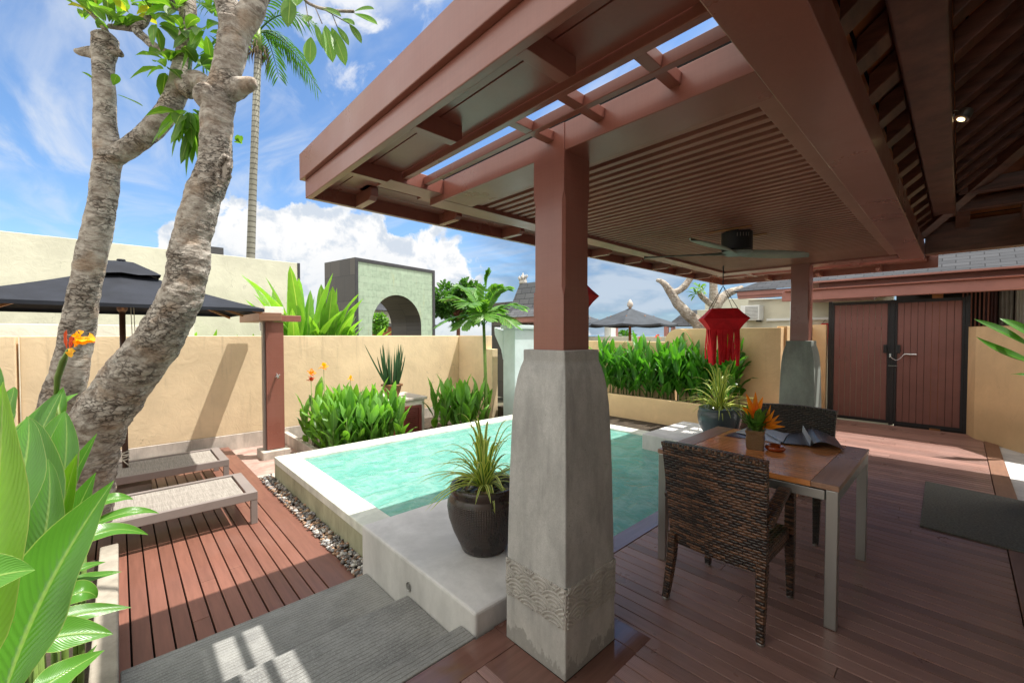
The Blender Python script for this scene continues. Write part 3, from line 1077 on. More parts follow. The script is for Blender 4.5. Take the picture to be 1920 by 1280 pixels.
pl = struct(rounded_box(1.272, 2.35, 1.622, 2.96, -0.6, 0.117).build('plaster_platform', M['platform'], bevel=0.014))
bl = struct(rounded_box(5.06, 6.27, 1.9, 2.87, -0.8, 0.19).build('plaster_block', M['platform'], bevel=0.012))

# --- pebbles
mb = MB()
struct(MB().box(1.235, 1.375, 2.88, 5.95, -0.5, -0.275).build('pebble_bed', M['soil']))
for k in range(1050):
    r = rnd.uniform(0.008, 0.021)
    px = rnd.uniform(1.235, 1.36)
    py = rnd.uniform(2.84, 5.85)
    rot = Matrix.Rotation(rnd.uniform(0, 6.28), 3, 'Z') @ Matrix.Rotation(rnd.uniform(-.4, .4), 3, 'X')
    mb.blob((px, py, -0.262 + rnd.uniform(-0.006, 0.02) + (px - 1.24) * 0.16), r, rnd.uniform(.9, 1.3), rnd.uniform(.75, 1.0), rnd.uniform(.5, .75), 8, 5, rot)
for k in range(90):
    r = rnd.uniform(0.008, 0.017)
    mb.blob((rnd.uniform(1.245, 1.272), rnd.uniform(2.86, 2.97), -0.25), r, 1.1, .9, .65, 8, 5)
o = mb.build('pebbles', M['pebble'], smooth=True)
o['kind'] = 'stuff'
o['label'] = 'mixed brown, grey and white river pebbles along the pool wall'
o['category'] = 'pebbles'

# --- brick path, kerb and beds behind the pool
struct(MB().box(1.245, 2.1, 6.12, 7.98, -0.55, PATH + 0.1).build('paved_path', M['paving'], bevel=0.004))
struct(MB().box(1.245, 1.95, 5.93, 6.115, -0.55, -0.30).build('kerb', M['plinth'], bevel=0.01))
struct(MB().box(2.1, 5.8, 5.69, 7.98, -0.6, -0.32).build('flower_bed_soil', M['soil']))
struct(MB().box(2.05, 2.13, 5.95, 7.98, -0.6, -0.17).build('bed_kerb', M['plinth'], bevel=0.01))
struct(MB().box(5.952, 6.79, 2.86, 6.8, -0.5, -0.03).build('dark_gravel_strip', M['soil']))
# planting bed left of the steps: kerb box + soil
struct(MB().box(-0.13, -0.025, -1.0, 4.5, -0.6, -0.13).build('planter_kerb', M['kerb'], bevel=0.01))
struct(MB().box(-2.6, -0.131, -1.0, 4.5, -0.6, -0.22).build('planter_soil', M['soil']))

# ================================================================ WALLS
def wall(name, label, mats, boxes, cat='wall'):
    mb = MB()
    for b_ in boxes: mb.box(*b_)
    o = mb.build(name, mats, bevel=0.008)
    return tag(o, label, cat)


EYEZ = 1.488
wl = thing('garden_wall', 'yellow stucco garden wall behind the sun loungers and shower', 'wall', (2, 7.6, PATH))
MB().box(-0.90, 5.80, 8.0, 8.2, -0.10, EYEZ).build('wall', M['stucco'], wl, bevel=0.01)
MB().box(-5.5, 5.795, 7.98, 8.2, -0.62, -0.102).build('plinth', M['plinth'], wl, bevel=0.006)
MB().box(-5.5, -0.93, 7.95, 8.2, -0.10, EYEZ).build('wall', M['stucco'], wl, bevel=0.01)
w2 = thing('return_wall', 'tan stucco wall behind the young palm, running forward from the corner', 'wall', (5.5, 7.0, PATH))
MB().box(5.802, 5.98, 7.02, 8.2, -0.6, EYEZ).build('wall', M['stucco'], w2, bevel=0.008)
MB().box(5.81, 5.97, 6.82, 7.018, -0.6, 1.20).build('low_end', M['stucco'], w2, bevel=0.008)
# low pale wall and tall cream wall beyond
tag(MB().box(-9, 1.0, 9.45, 9.65, -0.6, 1.665).build('boundary_wall', M['white_stucco'], bevel=0.008), 'off-white low wall beyond the garden wall, below the umbrella rim', 'wall')
tall = thing('tall_wall', 'tall cream rendered wall with a sloping-looking top behind the umbrella', 'wall', (-3, 12, -0.6))
MB().box(-14, 3.48, 12.0, 12.25, -0.6, 3.40).build('wall', M['cream'], tall, bevel=0.01)
MB().box(3.484, 3.54, 11.99, 12.26, -0.6, 3.40).build('end_strip', M['slate_trim'], tall)
MB().box(1.0, 1.9, 12.3, 14, 3.2, 3.62).build('roof_edge', M['slate_trim'], tall)

# ================================================================ STONE ARCH
A0 = at(666, 628, 14.65)
A1 = at(815, 628, 17.7)
ax_u = (A1 - A0).normalized()
ax_w = Vector((-ax_u.y, ax_u.x, 0))      # away from the camera
ang = math.atan2(ax_u.y, ax_u.x)
WA = (A1 - A0).length
arch = thing('stone_archway', 'square archway faced in pale green tiles with black slate edges', 'archway', (A0.x, A0.y, -0.6))
top_z = 4.2
dep = 1.9
mx = Matrix.Translation((A0.x, A0.y, 0)) @ Matrix.Rotation(ang, 4, 'Z')
import itertools


def arch_u(px, dd=0.0):
    # where the ray through px crosses the face of the arch
    r = _F + _R * ((px - 960) / F_PX)
    o2 = Vector((A0.x, A0.y))
    d2 = Vector((r.x, r.y))
    u2 = Vector((ax_u.x, ax_u.y))
    det = d2.x * (-u2.y) + u2.x * d2.y
    s_ = (o2.x * (-u2.y) + u2.x * o2.y) / det
    hit = d2 * s_
    return (hit - o2).dot(u2), s_


ua, sa = arch_u(698)
ub, sb = arch_u(790)
um, sm = arch_u(743)
zt = EYE + (628 - 553) * sm / F_PX
cx_ = (ua + ub) / 2
rad_ = (ub - ua) / 2
zc_ = zt - rad_
N = 24
outer_l, outer_r = 0.12, WA - 0.12
arc = [(cx_ - rad_, -0.6)] + [(cx_ - rad_ * math.cos(math.pi * k / N), zc_ + rad_ * math.sin(math.pi * k / N)) for k in range(N + 1)] + [(cx_ + rad_, -0.6)]


def arch_slab(u0, u1, w0, w1, zb, zt_, inner):
    """front slab with the arched hole, as quads between the arch line and the outer frame"""
    vs, fs, us = [], [], []
    pts = inner
    def outer(p):
        u, z = p
        if z <= zb + 1e-6:
            return (u0 if u < cx_ else u1, zb)
        dx, dz = u - cx_, z - zc_
        if dz < 0: dz = 0
        k = 1e9
        if abs(dx) > 1e-6: k = min(k, ((u1 - cx_) if dx > 0 else (cx_ - u0)) / abs(dx))
        if dz > 1e-6: k = min(k, (zt_ - zc_) / dz)
        return (cx_ + dx * k, zc_ + dz * k)
    outp = [outer(p) for p in pts]
    # corners
    seq_i, seq_o = [], []
    for i, (a, b_) in enumerate(zip(pts, outp)):
        if i and abs(outp[i - 1][0] - b_[0]) > 1e-4 and abs(outp[i - 1][1] - b_[1]) > 1e-4:
            cxn = u0 if b_[0] < cx_ else u1
            seq_i.append(pts[i - 1] if cxn == u0 else a)
            seq_o.append((cxn, zt_))
        seq_i.append(a)
        seq_o.append(b_)
    n = len(seq_i)
    m_ = MB()
    for w in (w0, w1):
        vs = [mx @ Vector((u, w, z)) for u, z in seq_i] + [mx @ Vector((u, w, z)) for u, z in seq_o]
        fs, us = [], []
        for i in range(n - 1):
            q = (i, i + 1, n + i + 1, n + i) if w == w1 else (i, n + i, n + i + 1, i + 1)
            allp = seq_i + seq_o
            fs.append(q)
            us.append([(allp[k][0], allp[k][1]) for k in q])
        m_.add(vs, fs, us)
    return m_, seq_i


sl, si = arch_slab(outer_l, outer_r, 0.0, dep, -0.6, top_z - 0.12, arc)
sl.build('tiled_face', M['greentile'], arch)
# soffit of the arch
sf = MB()
vs = [mx @ Vector((u, w, z)) for w in (0.0, dep) for u, z in arc]
n = len(arc)
L = 0
fu = []
fs = []
for i in range(n - 1):
    l2 = L + math.hypot(arc[i + 1][0] - arc[i][0], arc[i + 1][1] - arc[i][1])
    fs.append((i, i + 1, n + i + 1, n + i))
    fu.append([(L, 0), (l2, 0), (l2, dep), (L, dep)])
    L = l2
sf.add(vs, fs, fu).build('arch_lining', M['slate'], arch)
fr = MB()
fr.box(0, 0.12, -0.03, dep, -0.6, top_z, mx).box(WA - 0.12, WA, -0.03, dep, -0.6, top_z, mx).box(0.12, WA - 0.12, -0.03, dep, top_z - 0.12, top_z, mx)
fr.build('slate_frame', M['slate_trim'], arch)
# slate-clad left flank, seen end on
vv = [mx @ Vector(p) for p in ((-0.006, -0.03, -0.6), (-0.006, dep, -0.6), (-0.006, dep, top_z - 0.002), (-0.006, -0.03, top_z - 0.002))]
MB().add([vv[0], vv[1], vv[2], vv[3]], [(0, 3, 2, 1)], [[(0, -0.6), (0, top_z), (dep, top_z), (dep, -0.6)]]).build('slate_flank', M['slate'], arch)

# ================================================================ VIEW THROUGH THE ARCH
hs = thing('orange_house', 'orange-walled house with a grey roof seen through the arch', 'house', tuple(at(735, 628, 26) * Vector((1, 1, 0)) + Vector((0, 0, -0.6))) if False else (at(735, 628, 26).x, at(735, 628, 26).y, -0.6))
hc = at(735, 628, 26)
mh = Matrix.Translation((hc.x, hc.y, 0)) @ Matrix.Rotation(ang, 4, 'Z')
MB().box(-1.3, 3, 0, 3, -0.6, 2.0, mh).build('wall', M['orangewall'], hs)
MB().box(-1.7, 3.4, -0.4, 3.4, 2.0, 2.2, mh).build('fascia', M['slate_trim'], hs)
MB().box(-0.9, 3.0, 0.5, 3, 2.2, 3.0, mh).build('upper_wall', M['cream'], hs)
r_ = MB()
r_.add([mh @ Vector(p) for p in ((-1.6, 0, 3.0), (3.4, 0, 3.0), (3.4, 4, 3.0), (-1.6, 4, 3.0), (1, 1.8, 4.2))], [(0, 1, 4), (1, 2, 4), (2, 3, 4), (3, 0, 4), (3, 2, 1, 0)])
r_.build('roof', M['shingle'], hs)
f_ = MB()
for k in range(7):
    f_.box(-0.1 + k * 0.2, -0.04 + k * 0.2, -0.05, 0.0, 0.9, 1.35, mh)
f_.build('window_bars', M['white'], hs)

# ================================================================ HEDGE PLANTER AND WALLS BEYOND THE POOL
hp = thing('hedge_planter', 'low tan rendered planter trough along the far side of the pool', 'planter', (7.1, 4.5, -0.5))
MB().box(6.80, 6.90, 2.30, 7.2, -0.5, 0.385).build('trough', M['stucco_tan'], hp, bevel=0.01)
MB().box(6.901, 7.48, 2.30, 7.2, -0.5, 0.30).build('soil', M['soil'], hp)
bw = thing('scroll_wall', 'tan stucco wall with a rounded scroll end behind the hedge', 'wall', (7.6, 3, -0.5))
MB().box(7.5, 7.66, 3.62, 7.4, -0.5, 1.37).build('wall', M['stucco_tan'], bw, bevel=0.006)
MB().box(7.5, 7.68, 1.9, 3.52, -0.5, 1.615).build('wall', M['stucco_tan'], bw, bevel=0.006)
pts = [(3.53 + 0.26 * math.cos(a), 1.355 + 0.26 * math.sin(a)) for a in [2 * math.pi * k / 40 for k in range(40)]]
MB().prism(pts, 'x', 7.485, 7.695).build('scroll', M['stucco_tan'], bw)
pts = [(3.53 + 0.10 * math.cos(a), 1.355 + 0.10 * math.sin(a)) for a in [2 * math.pi * k / 30 for k in range(30)]]
MB().prism(pts, 'x', 7.478, 7.484).build('scroll_eye', M['stucco'], bw)
jw = tag(MB().box(7.681, 9.35, 1.86, 2.0, -0.5, 1.64).box(9.35, 9.5, 1.66, 2.0, -0.5, 1.69).build('side_wall', M['stucco_tan'], bevel=0.006), 'short tan wall between the far column and the double gate', 'wall')
rw = thing('right_wall', 'tan stucco wall right of the gate, stepping towards the glass door', 'wall', (9, -0.6, 0))
MB().add([Vector(p) for p in ((9.40, -0.09, -0.1), (9.05, -0.16, -0.1), (8.35, -0.62, -0.1), (8.0, -1.6, -0.1), (9.6, -1.6, -0.1), (9.6, -0.09, -0.1),
                              (9.40, -0.09, 1.625), (9.05, -0.16, 1.625), (8.35, -0.62, 1.625), (8.0, -1.6, 1.625), (9.6, -1.6, 1.625), (9.6, -0.09, 1.625))],
         [(6, 7, 8, 9, 10, 11), (0, 1, 7, 6)[::-1], (1, 2, 8, 7)[::-1], (2, 3, 9, 8)[::-1], (3, 4, 10, 9)[::-1], (4, 5, 11, 10)[::-1], (5, 0, 6, 11)[::-1]]).build('wall', M['stucco_tan'], rw, bevel=0.006)

# white door pier beside the young palm, behind the column
wp = thing('white_gate_pier', 'pale blue-white pier with a stepped head right of the young palm', 'pier', (5.85, 6.2, -0.5))
MB().box(5.75, 6.35, 6.05, 6.40, -0.5, 1.62).build('pier', M['bluewhite'], wp, bevel=0.01)
MB().prism([(6.405, 1.6), (6.68, 1.66), (6.66, 1.50), (6.46, 1.20), (6.405, 1.0)], 'x', 5.75, 6.3).build('bracket', M['bluewhite'], wp)
MB().box(5.70, 6.40, 6.0, 6.43, 1.62, 1.70).build('cap', M['bluewhite'], wp, bevel=0.01)
ko = thing('entrance_kiosk', 'small entrance pavilion with a grey shingle roof left of the near column', 'pavilion', (7.2, 6.9, -0.5))
kc = at(1022, 600, 11.0)
kx, ky = kc.x, kc.y
for a_, b__ in ((-0.72, 0.6), (-0.72, -0.7), (0.6, 0.6)): MB().box(kx + a_, kx + a_ + 0.14, ky + b__, ky + b__ + 0.14, -0.5, 1.82).build('post', M['darkwood'], ko)
MB().box(kx - 0.80, kx + 0.80, ky - 0.80, ky + 0.80, 1.82, 1.95).build('fascia', M['mauve_dull'], ko)
q = MB()
b0 = [Vector((kx + a * 0.86, ky + b_ * 0.86, 1.95)) for a, b_ in ((-1, -1), (1, -1), (1, 1), (-1, 1))]
b1 = [Vector((kx + a * 0.64, ky + b_ * 0.64, 2.24)) for a, b_ in ((-1, -1), (1, -1), (1, 1), (-1, 1))]
b2 = [Vector((kx + a * 0.47, ky + b_ * 0.47, 2.84)) for a, b_ in ((-1, -1), (1, -1), (1, 1), (-1, 1))]
for r0, r1, v0, v1 in ((b0, b1, 0, 0.66), (b1, b2, 0.66, 1.25)):
    for k in range(4):
        k2 = (k + 1) % 4
        w0 = (r0[k2] - r0[k]).length / 2
        w1 = (r1[k2] - r1[k]).length / 2
        q.add([r0[k], r0[k2], r1[k2], r1[k]], [(0, 1, 2, 3)], [[(-w0, v0), (w0, v0), (w1, v1), (-w1, v1)]])
q.add(b2, [(0, 1, 2, 3)])
q.add(b0, [(3, 2, 1, 0)])
q.build('roof', M['shingle_pale'], ko)
f_ = MB()
for k in range(7):
    f_.box(kx - 0.66, kx - 0.64, ky - 0.30 + k * 0.11, ky - 0.24 + k * 0.11, -0.3, 1.62)
f_.build('slatted_screen', M['white'], ko)
MB().box(kx - 0.3, kx - 0.26, ky - 0.7, ky + 0.7, -0.5, 1.8).build('dark_doorway', M['darkgap'], ko)
rf = thing('roof_finial', 'weathered stone finial ornament on top of the kiosk roof', 'ornament', (kx, ky, 2.84))
fx_, fy_ = kx - 0.40, ky + 0.42
q = MB()
q.lathe([(0.10, 0), (0.11, 0.05), (0.08, 0.08), (0.09, 0.13), (0.06, 0.18), (0.03, 0.22), (0.004, 0.30)], (fx_, fy_, 2.84), 14)
for k in range(7):
    a = k * 0.9
    q.tube([(fx_ + 0.07 * math.cos(a), fy_ + 0.07 * math.sin(a), 2.87 + 0.02 * k), (fx_ + 0.12 * math.cos(a), fy_ + 0.12 * math.sin(a), 2.93 + 0.02 * k), (fx_ + 0.09 * math.cos(a), fy_ + 0.09 * math.sin(a), 3.0 + 0.015 * k)], [0.03, 0.022, 0.006], 6)
q.build('carved_finial', M['band'], rf, smooth=True)

# dark slate wall piece between arch and kiosk, low parapet and bollard-like posts towards the sea
tag(MB().box(9.0, 9.7, 9.6, 10.6, -0.5, 2.55).build('slate_wall', M['slate'], bevel=0.01), 'dark slate-clad wall block behind the young palm', 'wall')
tag(MB().box(12.5, 12.7, 5.0, 13.5, -0.5, 1.455).build('sea_parapet', M['cream'], bevel=0.01), 'low cream parapet wall in front of the horizon', 'wall')
for k, (px, w) in enumerate(((1144, 0.28), (1151, 0.24))):
    p = at(px, 620, 15 + k * 1.5)
    tag(MB().box(p.x - w / 2, p.x + w / 2, p.y - w / 2, p.y + w / 2, -0.5, 2.05).build('square_post', (M['white'], M['mauve_dull'])[k]), ('short white post below the distant umbrella', 'short mauve-brown post below the distant umbrella')[k], 'post')

# water to the horizon
struct(MB().box(70, 2500, -1500, 2500, -1.5, -1.2).build('sea', paint('far_sea_water', (0.05, 0.13, 0.22), 0.3, 0.1, 0.01, 0.1, 0.5)))
struct(MB().box(-2500, 70, 69.9, 2500, -1.6, -0.9).build('far_ground', M['ground']))

# ================================================================ BUNGALOWS BEYOND THE GATE
bn = thing('bungalow', 'cream bungalow with grey shingle roof and mauve fascia behind the far column', 'house', (13, 3, -0.5))
MB().box(12.2, 12.5, 1.0, 3.85, -0.5, 2.42).box(12.2, 12.45, 3.852, 5.2, -0.5, 2.22).build('wall', M['cream'], bn, bevel=0.01)
MB().box(12.0, 12.2, 0.6, 4.05, 2.46, 2.62).build('fascia', M['mauve_dull'], bn)
MB().box(11.96, 11.998, 0.6, 4.05, 2.53, 2.64).build('fascia_lip', M['mauve_dull'], bn)
q = MB()
q.add([(11.9, 4.15, 2.65), (11.9, -0.6, 2.65), (14.4, -0.6, 3.7), (14.4, 2.5, 3.7)], [(0, 3, 2, 1)], [[(0, 0), (1.7, 2.6), (4.9, 2.6), (4.9, 0)]])
q.add([(11.9, 4.15, 2.65), (14.4, 2.5, 3.7), (14.4, 4.15, 2.65)], [(0, 2, 1)])
q.build('roof', M['shingle'], bn)
MB().box(12.13, 12.2, 0.9, 3.4, 1.86, 1.92).build('conduit', M['white'], bn)
MB().box(12.14, 12.2, 0.9, 3.9, 1.62, 1.66).build('ledge', M['darkgap'], bn)
ac = thing('air_conditioner', 'white air conditioner unit with a louvred grille on the cream wall', 'air conditioner', (12.0, 3.7, 1.88))
MB().box(11.82, 12.19, 3.48, 3.92, 1.88, 2.26).build('casing', M['white'], ac, bevel=0.01)
MB().box(11.81, 11.818, 3.51, 3.80, 1.91, 2.23).build('grille', M['curtain'], ac)
f_ = MB()
for k in range(9): f_.box(11.803, 11.809, 3.51, 3.80, 1.92 + k * 0.035, 1.93 + k * 0.035)
f_.build('louvre', M['white'], ac)
MB().box(11.9, 12.19, 3.53, 3.57, 1.84, 1.879).build('bracket', M['black'], ac)
an = thing('annexe', 'second bungalow with dark windows and curtains under a shingle roof right of the gate', 'house', (11, -0.8, -0.5))
MB().box(10.5, 10.7, -3.6, 0.62, 2.34, 2.54).box(10.44, 10.498, -3.6, 0.62, 2.44, 2.56).build('fascia', M['mauve_dull'], an)
q = MB()
q.add([(10.40, 0.75, 2.88), (10.40, -4, 2.88), (13, -4, 4.2), (13, -0.6, 4.2)], [(0, 3, 2, 1)], [[(0, 0), (0.0, 4.75), (2.9, 4.75), (2.9, 1.4)][::1]])
q2 = MB()
q2.add([(10.40, 0.75, 2.57), (10.40, -4, 2.57), (13, -4, 3.95), (13, -0.6, 3.95)], [(0, 3, 2, 1)], [[(0, 0), (1.35, 2.9), (4.75, 2.9), (4.75, 0)]])
q2.build('roof', M['shingle'], an)
MB().box(11.6, 11.75, -3.6, 0.9, -0.5, 2.34).build('dark_interior', M['darkgap'], an)
MB().box(10.7, 11.6, -3.6, 0.62, 2.30, 2.34).build('soffit', M['darkwood'], an)
MB().box(10.9, 11.02, 0.22, 0.36, -0.5, 2.30).build('post', M['timber'], an)
f_ = MB()
for k in range(7): f_.box(11.0, 11.03, -0.02 - 0.05 * k, -0.04 - 0.05 * k, 0.5, 2.28)
f_.build('slatted_screen', M['mauve'], an)
for nm, y0, y1, mm in (('curtain', -0.62, -0.46, 'curtain'), ('curtain', -0.75, -0.64, 'white'), ('curtain', -0.44, -0.30, 'purple_curtain'), ('curtain', -1.6, -0.78, 'purple_curtain')):
    q = MB()
    n = 10
    vs = []
    for k in range(n + 1):
        yy = y0 + (y1 - y0) * k / n
        xx = 11.2 + 0.015 * math.sin(k * 2.1)
        vs += [(xx, yy, 0.3), (xx, yy, 2.28)]
    q.add(vs, [(2 * k, 2 * k + 1, 2 * k + 3, 2 * k + 2) for k in range(n)])
    q.build(nm, M[mm], an, smooth=True)
# carport-like porch seen in the gap left of the gate
po = thing('porch', 'porch with exposed rafters and a yellow wall in the gap left of the gate', 'porch', (12, 1.7, -0.5))
q = MB()
for k in range(6): q.bar((11.2 + k * 0.2, 1.2, 2.25 + 0.03 * k), (11.2 + k * 0.2, 2.6, 2.25 + 0.03 * k), 0.05, 0.07)
q.build('rafters', M['darkwood'], po)
MB().box(11.0, 12.19, 1.1, 2.65, 2.36, 2.44).build('porch_roof', M['mauve_dull'], po)
MB().box(11.1, 11.16, 2.58, 2.64, -0.5, 2.3).build('downpipe', M['white'], po)

# ================================================================ GATE
gt = thing('double_gate', 'double gate of vertical mauve-brown boards in a black steel frame', 'gate', (9.42, 0.75, 0))
GX = 9.40
for (ya, yb) in ((0.80, 1.58), (-0.05, 0.74)):
    q = MB()
    y = ya + 0.03
    n = 9
    pw = (yb - ya - 0.06) / n
    for k in range(n):
        q.box(GX + 0.012, GX + 0.035, y + k * pw + 0.002, y + (k + 1) * pw - 0.002, 0.07, 2.03)
    lf = q.build('gate_leaf', M['gate'], gt, bevel=0.003)
    MB().box(GX, GX + 0.045, ya, ya + 0.03, 0.02, 2.08).box(GX, GX + 0.045, yb - 0.03, yb, 0.02, 2.08).box(GX, GX + 0.045, ya + 0.03, yb - 0.03, 0.02, 0.07).box(GX, GX + 0.045, ya + 0.03, yb - 0.03, 2.03, 2.08).build('leaf_frame', M['black'], lf)
for a_ in (-0.105, 1.585): MB().box(GX, GX + 0.06, a_, a_ + 0.05, 0.0, 2.1).build('gate_post', M['black'], gt)
MB().box(GX - 0.01, GX + 0.044, 0.742, 0.798, 0.0, 2.085).build('centre_stop', M['black'], gt)
MB().box(GX - 0.05, GX - 0.001, 0.665, 0.715, 1.20, 1.34).build('pull_handle', M['black'], gt, bevel=0.005)
MB().box(GX - 0.05, GX - 0.001, 0.83, 0.875, 1.20, 1.34).build('pull_handle', M['black'], gt, bevel=0.005)
hh = MB().box(GX - 0.035, GX - 0.002, 0.47, 0.62, 1.183, 1.198).build('hasp', M['chrome'], gt)
hh['label'] = 'bright steel hasp bar'
MB().box(GX - 0.035, GX - 0.002, 0.775, 0.80, 1.13, 1.19).build('latch_plate', M['chrome'], gt)
ch = [Vector((GX - 0.045, 0.62 + (0.79 - 0.62) * k / 12, 1.185 - 0.085 * math.sin(math.pi * k / 12) - 0.03 * k / 12)) for k in range(13)]
MB().tube(ch, 0.005, 6).build('chain', M['chrome'], gt, smooth=True)
MB().box(GX - 0.035, GX - 0.002, 0.70, 0.81, 0.985, 0.998).build('bolt', M['chrome'], gt)
gb = thing('gate_beam', 'long mauve-brown lintel beam running over the gate', 'beam', (9.2, 0.5, 2.1))
MB().box(9.10, 9.22, -2.0, 2.30, 2.13, 2.30).build('beam', M['mauve_dull'], gb, bevel=0.008)
MB().box(9.20, 9.42, -2.0, 1.75, 2.30, 2.42).build('rear_board', M['mauve_dull'], gb, bevel=0.006)
MB().box(9.05, 9.195, -2.0, 2.26, 2.302, 2.33).build('capping', M['mauve'], gb, bevel=0.006)
MB().box(9.0, 10.35, -3.2, 2.0, 2.423, 2.45).build('shade_board', M['mauve_dull'], gb)  # hidden board added to shade the deck in front of the gate

# ================================================================ PAVILION
PX0, PX1, PY1 = 0.85, 7.55, 2.82      # outer faces of the fascia
ZB, ZT = 2.35, 2.625                  # fascia bottom / top
pav = thing('pavilion', 'mauve-brown timber pavilion with slatted ceiling on stone-footed columns', 'pavilion', (1.575, 1.33, 0))
mau = M['mauve']


def column(cx, cy, cmat, bandmat, label):
    prof = [(0.0, .190), (0.02, .190), (0.20, .189), (0.55, .184), (0.85, .178), (1.05, .172), (1.16, .167), (1.24, .160), (1.30, .151), (1.345, .141), (1.37, .133), (1.38, .131), (1.43, .131)]
    m_ = MB()
    vs = []
    for z, h in prof:
        for a, b_ in ((-1, -1), (1, -1), (1, 1), (-1, 1)):
            vs.append((cx + a * h, cy + b_ * h, z))
    fs = []
    for i in range(len(prof) - 1):
        for k in range(4):
            k2 = (k + 1) % 4
            fs.append((i * 4 + k, i * 4 + k2, (i + 1) * 4 + k2, (i + 1) * 4 + k))
    fs += [(3, 2, 1, 0), tuple(range((len(prof) - 1) * 4, len(prof) * 4))]
    m_.add(vs, fs)
    c = m_.build('stone_base', cmat, pav, bevel=0.006)
    c['label'] = label
    # carved band of overlapping wave scales
    b = MB()
    h = 0.1895
    z0, z1 = 0.225, 0.405
    for side in range(4):
        rot = Matrix.Rotation(side * math.pi / 2, 4, 'Z')
        T = Matrix.Translation((cx, cy, 0)) @ rot
        b.box(-h, h, -h - 0.002, -h + 0.01, z0, z1, T)
        RS = 0.092
        rows = []
        for r_ in range(5):
            zc = z0 - 0.045 + r_ * 0.047
            rows.append([(-h + (q + (0.5 if r_ % 2 else 0.0)) * 0.158, zc) for q in range(-1, 5)])
        for r_, row in enumerate(rows):
            for (cu, cz) in row:
                for rr in (RS, RS * .80, RS * .60, RS * .40, RS * .2):
                    run = []
                    runs = []
                    for k in range(25):
                        a = math.pi * k / 24
                        u, z = cu + rr * math.cos(a), cz + rr * math.sin(a)
                        ok = -h + 0.001 < u < h - 0.001 and z0 + 0.002 < z < z1 - 0.002
                        if ok:
                            for r2 in range(max(0, r_ - 3), r_):
                                for (du_, dz_) in rows[r2]:
                                    if z > dz_ and (u - du_) ** 2 + (z - dz_) ** 2 < (RS + 0.003) ** 2: ok = False
                                    
                        if ok: run.append((u, z))
                        else:
                            if len(run) > 1: runs.append(run)
                            run = []
                    if len(run) > 1: runs.append(run)
                    for run in runs:
                        b.tube([T @ Vector((u, -h - 0.002, z)) for u, z in run], 0.0062, 6, cap=True)
    b.build('carved_band', bandmat, c, smooth=False)
    post = MB()
    q = 0.095
    ch = 0.012
    def sec(z, cc):
        return [(cx + a * q + (0 if s_ else -a * cc), cy + b_ * q + (-b_ * cc if s_ else 0), z) for a, b_, order in ((-1, -1, 0), (1, -1, 1), (1, 1, 0), (-1, 1, 1)) for s_ in ((0, 1) if order else (1, 0))]
    zs = [(1.43, 0.001), (1.68, 0.001), (1.72, ch), (2.12, ch), (2.16, 0.001), (2.458, 0.001)]
    # simple square shaft, chamfered over the middle
    vs = []
    for z, cc in zs:
        for (a, b_) in ((-1, -1), (1, -1), (1, 1), (-1, 1)):
            p = [(cx + a * q, cy + b_ * (q - cc), z), (cx + a * (q - cc), cy + b_ * q, z)]
            if a * b_ < 0: p.reverse()
            vs += p
    fs = []
    n = 8
    for i in range(len(zs) - 1):
        for k in range(n):
            k2 = (k + 1) % n
            fs.append((i * n + k, i * n + k2, (i + 1) * n + k2, (i + 1) * n + k))
    fs.append(tuple(range((len(zs) - 1) * n, len(zs) * n)))
    post.add(vs, fs).build('post', mau, pav)


column(1.575, 1.33, M['concrete'], M['band'], 'grey concrete foot of the near column with a carved wave band')
column(6.10, 1.33, M['green_concrete'], M['green_concrete'], 'greenish concrete foot of the far column')

# fascia boards: lower board and a prouder upper board
for nm, bx in (('fascia', (PX0 + 0.014, PX0 + 0.05, -1.0, PY1 - 0.014, ZB, 2.50)), ('fascia', (PX0 + 0.05, PX1 - 0.05, PY1 - 0.05, PY1 - 0.014, ZB, 2.50)), ('fascia', (PX1 - 0.05, PX1 - 0.014, 0.20, PY1 - 0.014, ZB, 2.50)),
               ('upper_fascia', (PX0 - 0.012, PX0 + 0.05, -1.5, PY1 + 0.012, 2.463, ZT)), ('upper_fascia', (PX0 + 0.05, PX1 - 0.05, PY1 - 0.05, PY1 + 0.012, 2.463, ZT)), ('upper_fascia', (PX1 - 0.05, PX1 + 0.012, 0.20, PY1 + 0.012, 2.463, ZT))):
    if nm == 'fascia':
        bx = bx[:5] + (2.462,)
    MB().box(*bx).build(nm, mau, pav, bevel=0.004)

# main beams
MB().box(1.484, 1.70, 0.456, 2.20, 2.335, 2.46).build('beam', mau, pav, bevel=0.004)
MB().box(1.484, 6.24, 2.203, 2.36, 2.335, 2.46).build('beam', mau, pav, bevel=0.004)
MB().box(6.02, 6.22, 0.47, 2.20, 2.335, 2.46).build('beam', mau, pav, bevel=0.004)
MB().box(-2.5, 6.30, 0.27, 0.455, 2.325, 2.475).build('girder', mau, pav, bevel=0.004)
MB().box(1.701, 6.019, 0.458, 0.529, 2.352, 2.455).build('ceiling_edge', M['slat'], pav, bevel=0.003)
# soffit boards near the fascia
MB().box(PX0 + 0.05, PX0 + 0.165, 0.456, PY1 - 0.05, 2.43, 2.455).box(PX0 + 0.171, 1.202, 0.456, PY1 - 0.17, 2.43, 2.455).build('soffit', mau, pav, bevel=0.002)
MB().box(PX0 + 0.166, PX1 - 0.05, PY1 - 0.165, PY1 - 0.05, 2.43, 2.455).box(PX0 + 0.286, PX1 - 0.05, 2.52, PY1 - 0.171, 2.43, 2.455).box(1.48, PX1 - 0.05, 2.361, 2.514, 2.41, 2.44).build('soffit', mau, pav, bevel=0.002)
MB().box(PX1 - 0.30, PX1 - 0.05, 0.3, 2.51, 2.43, 2.455).build('soffit', mau, pav, bevel=0.002)
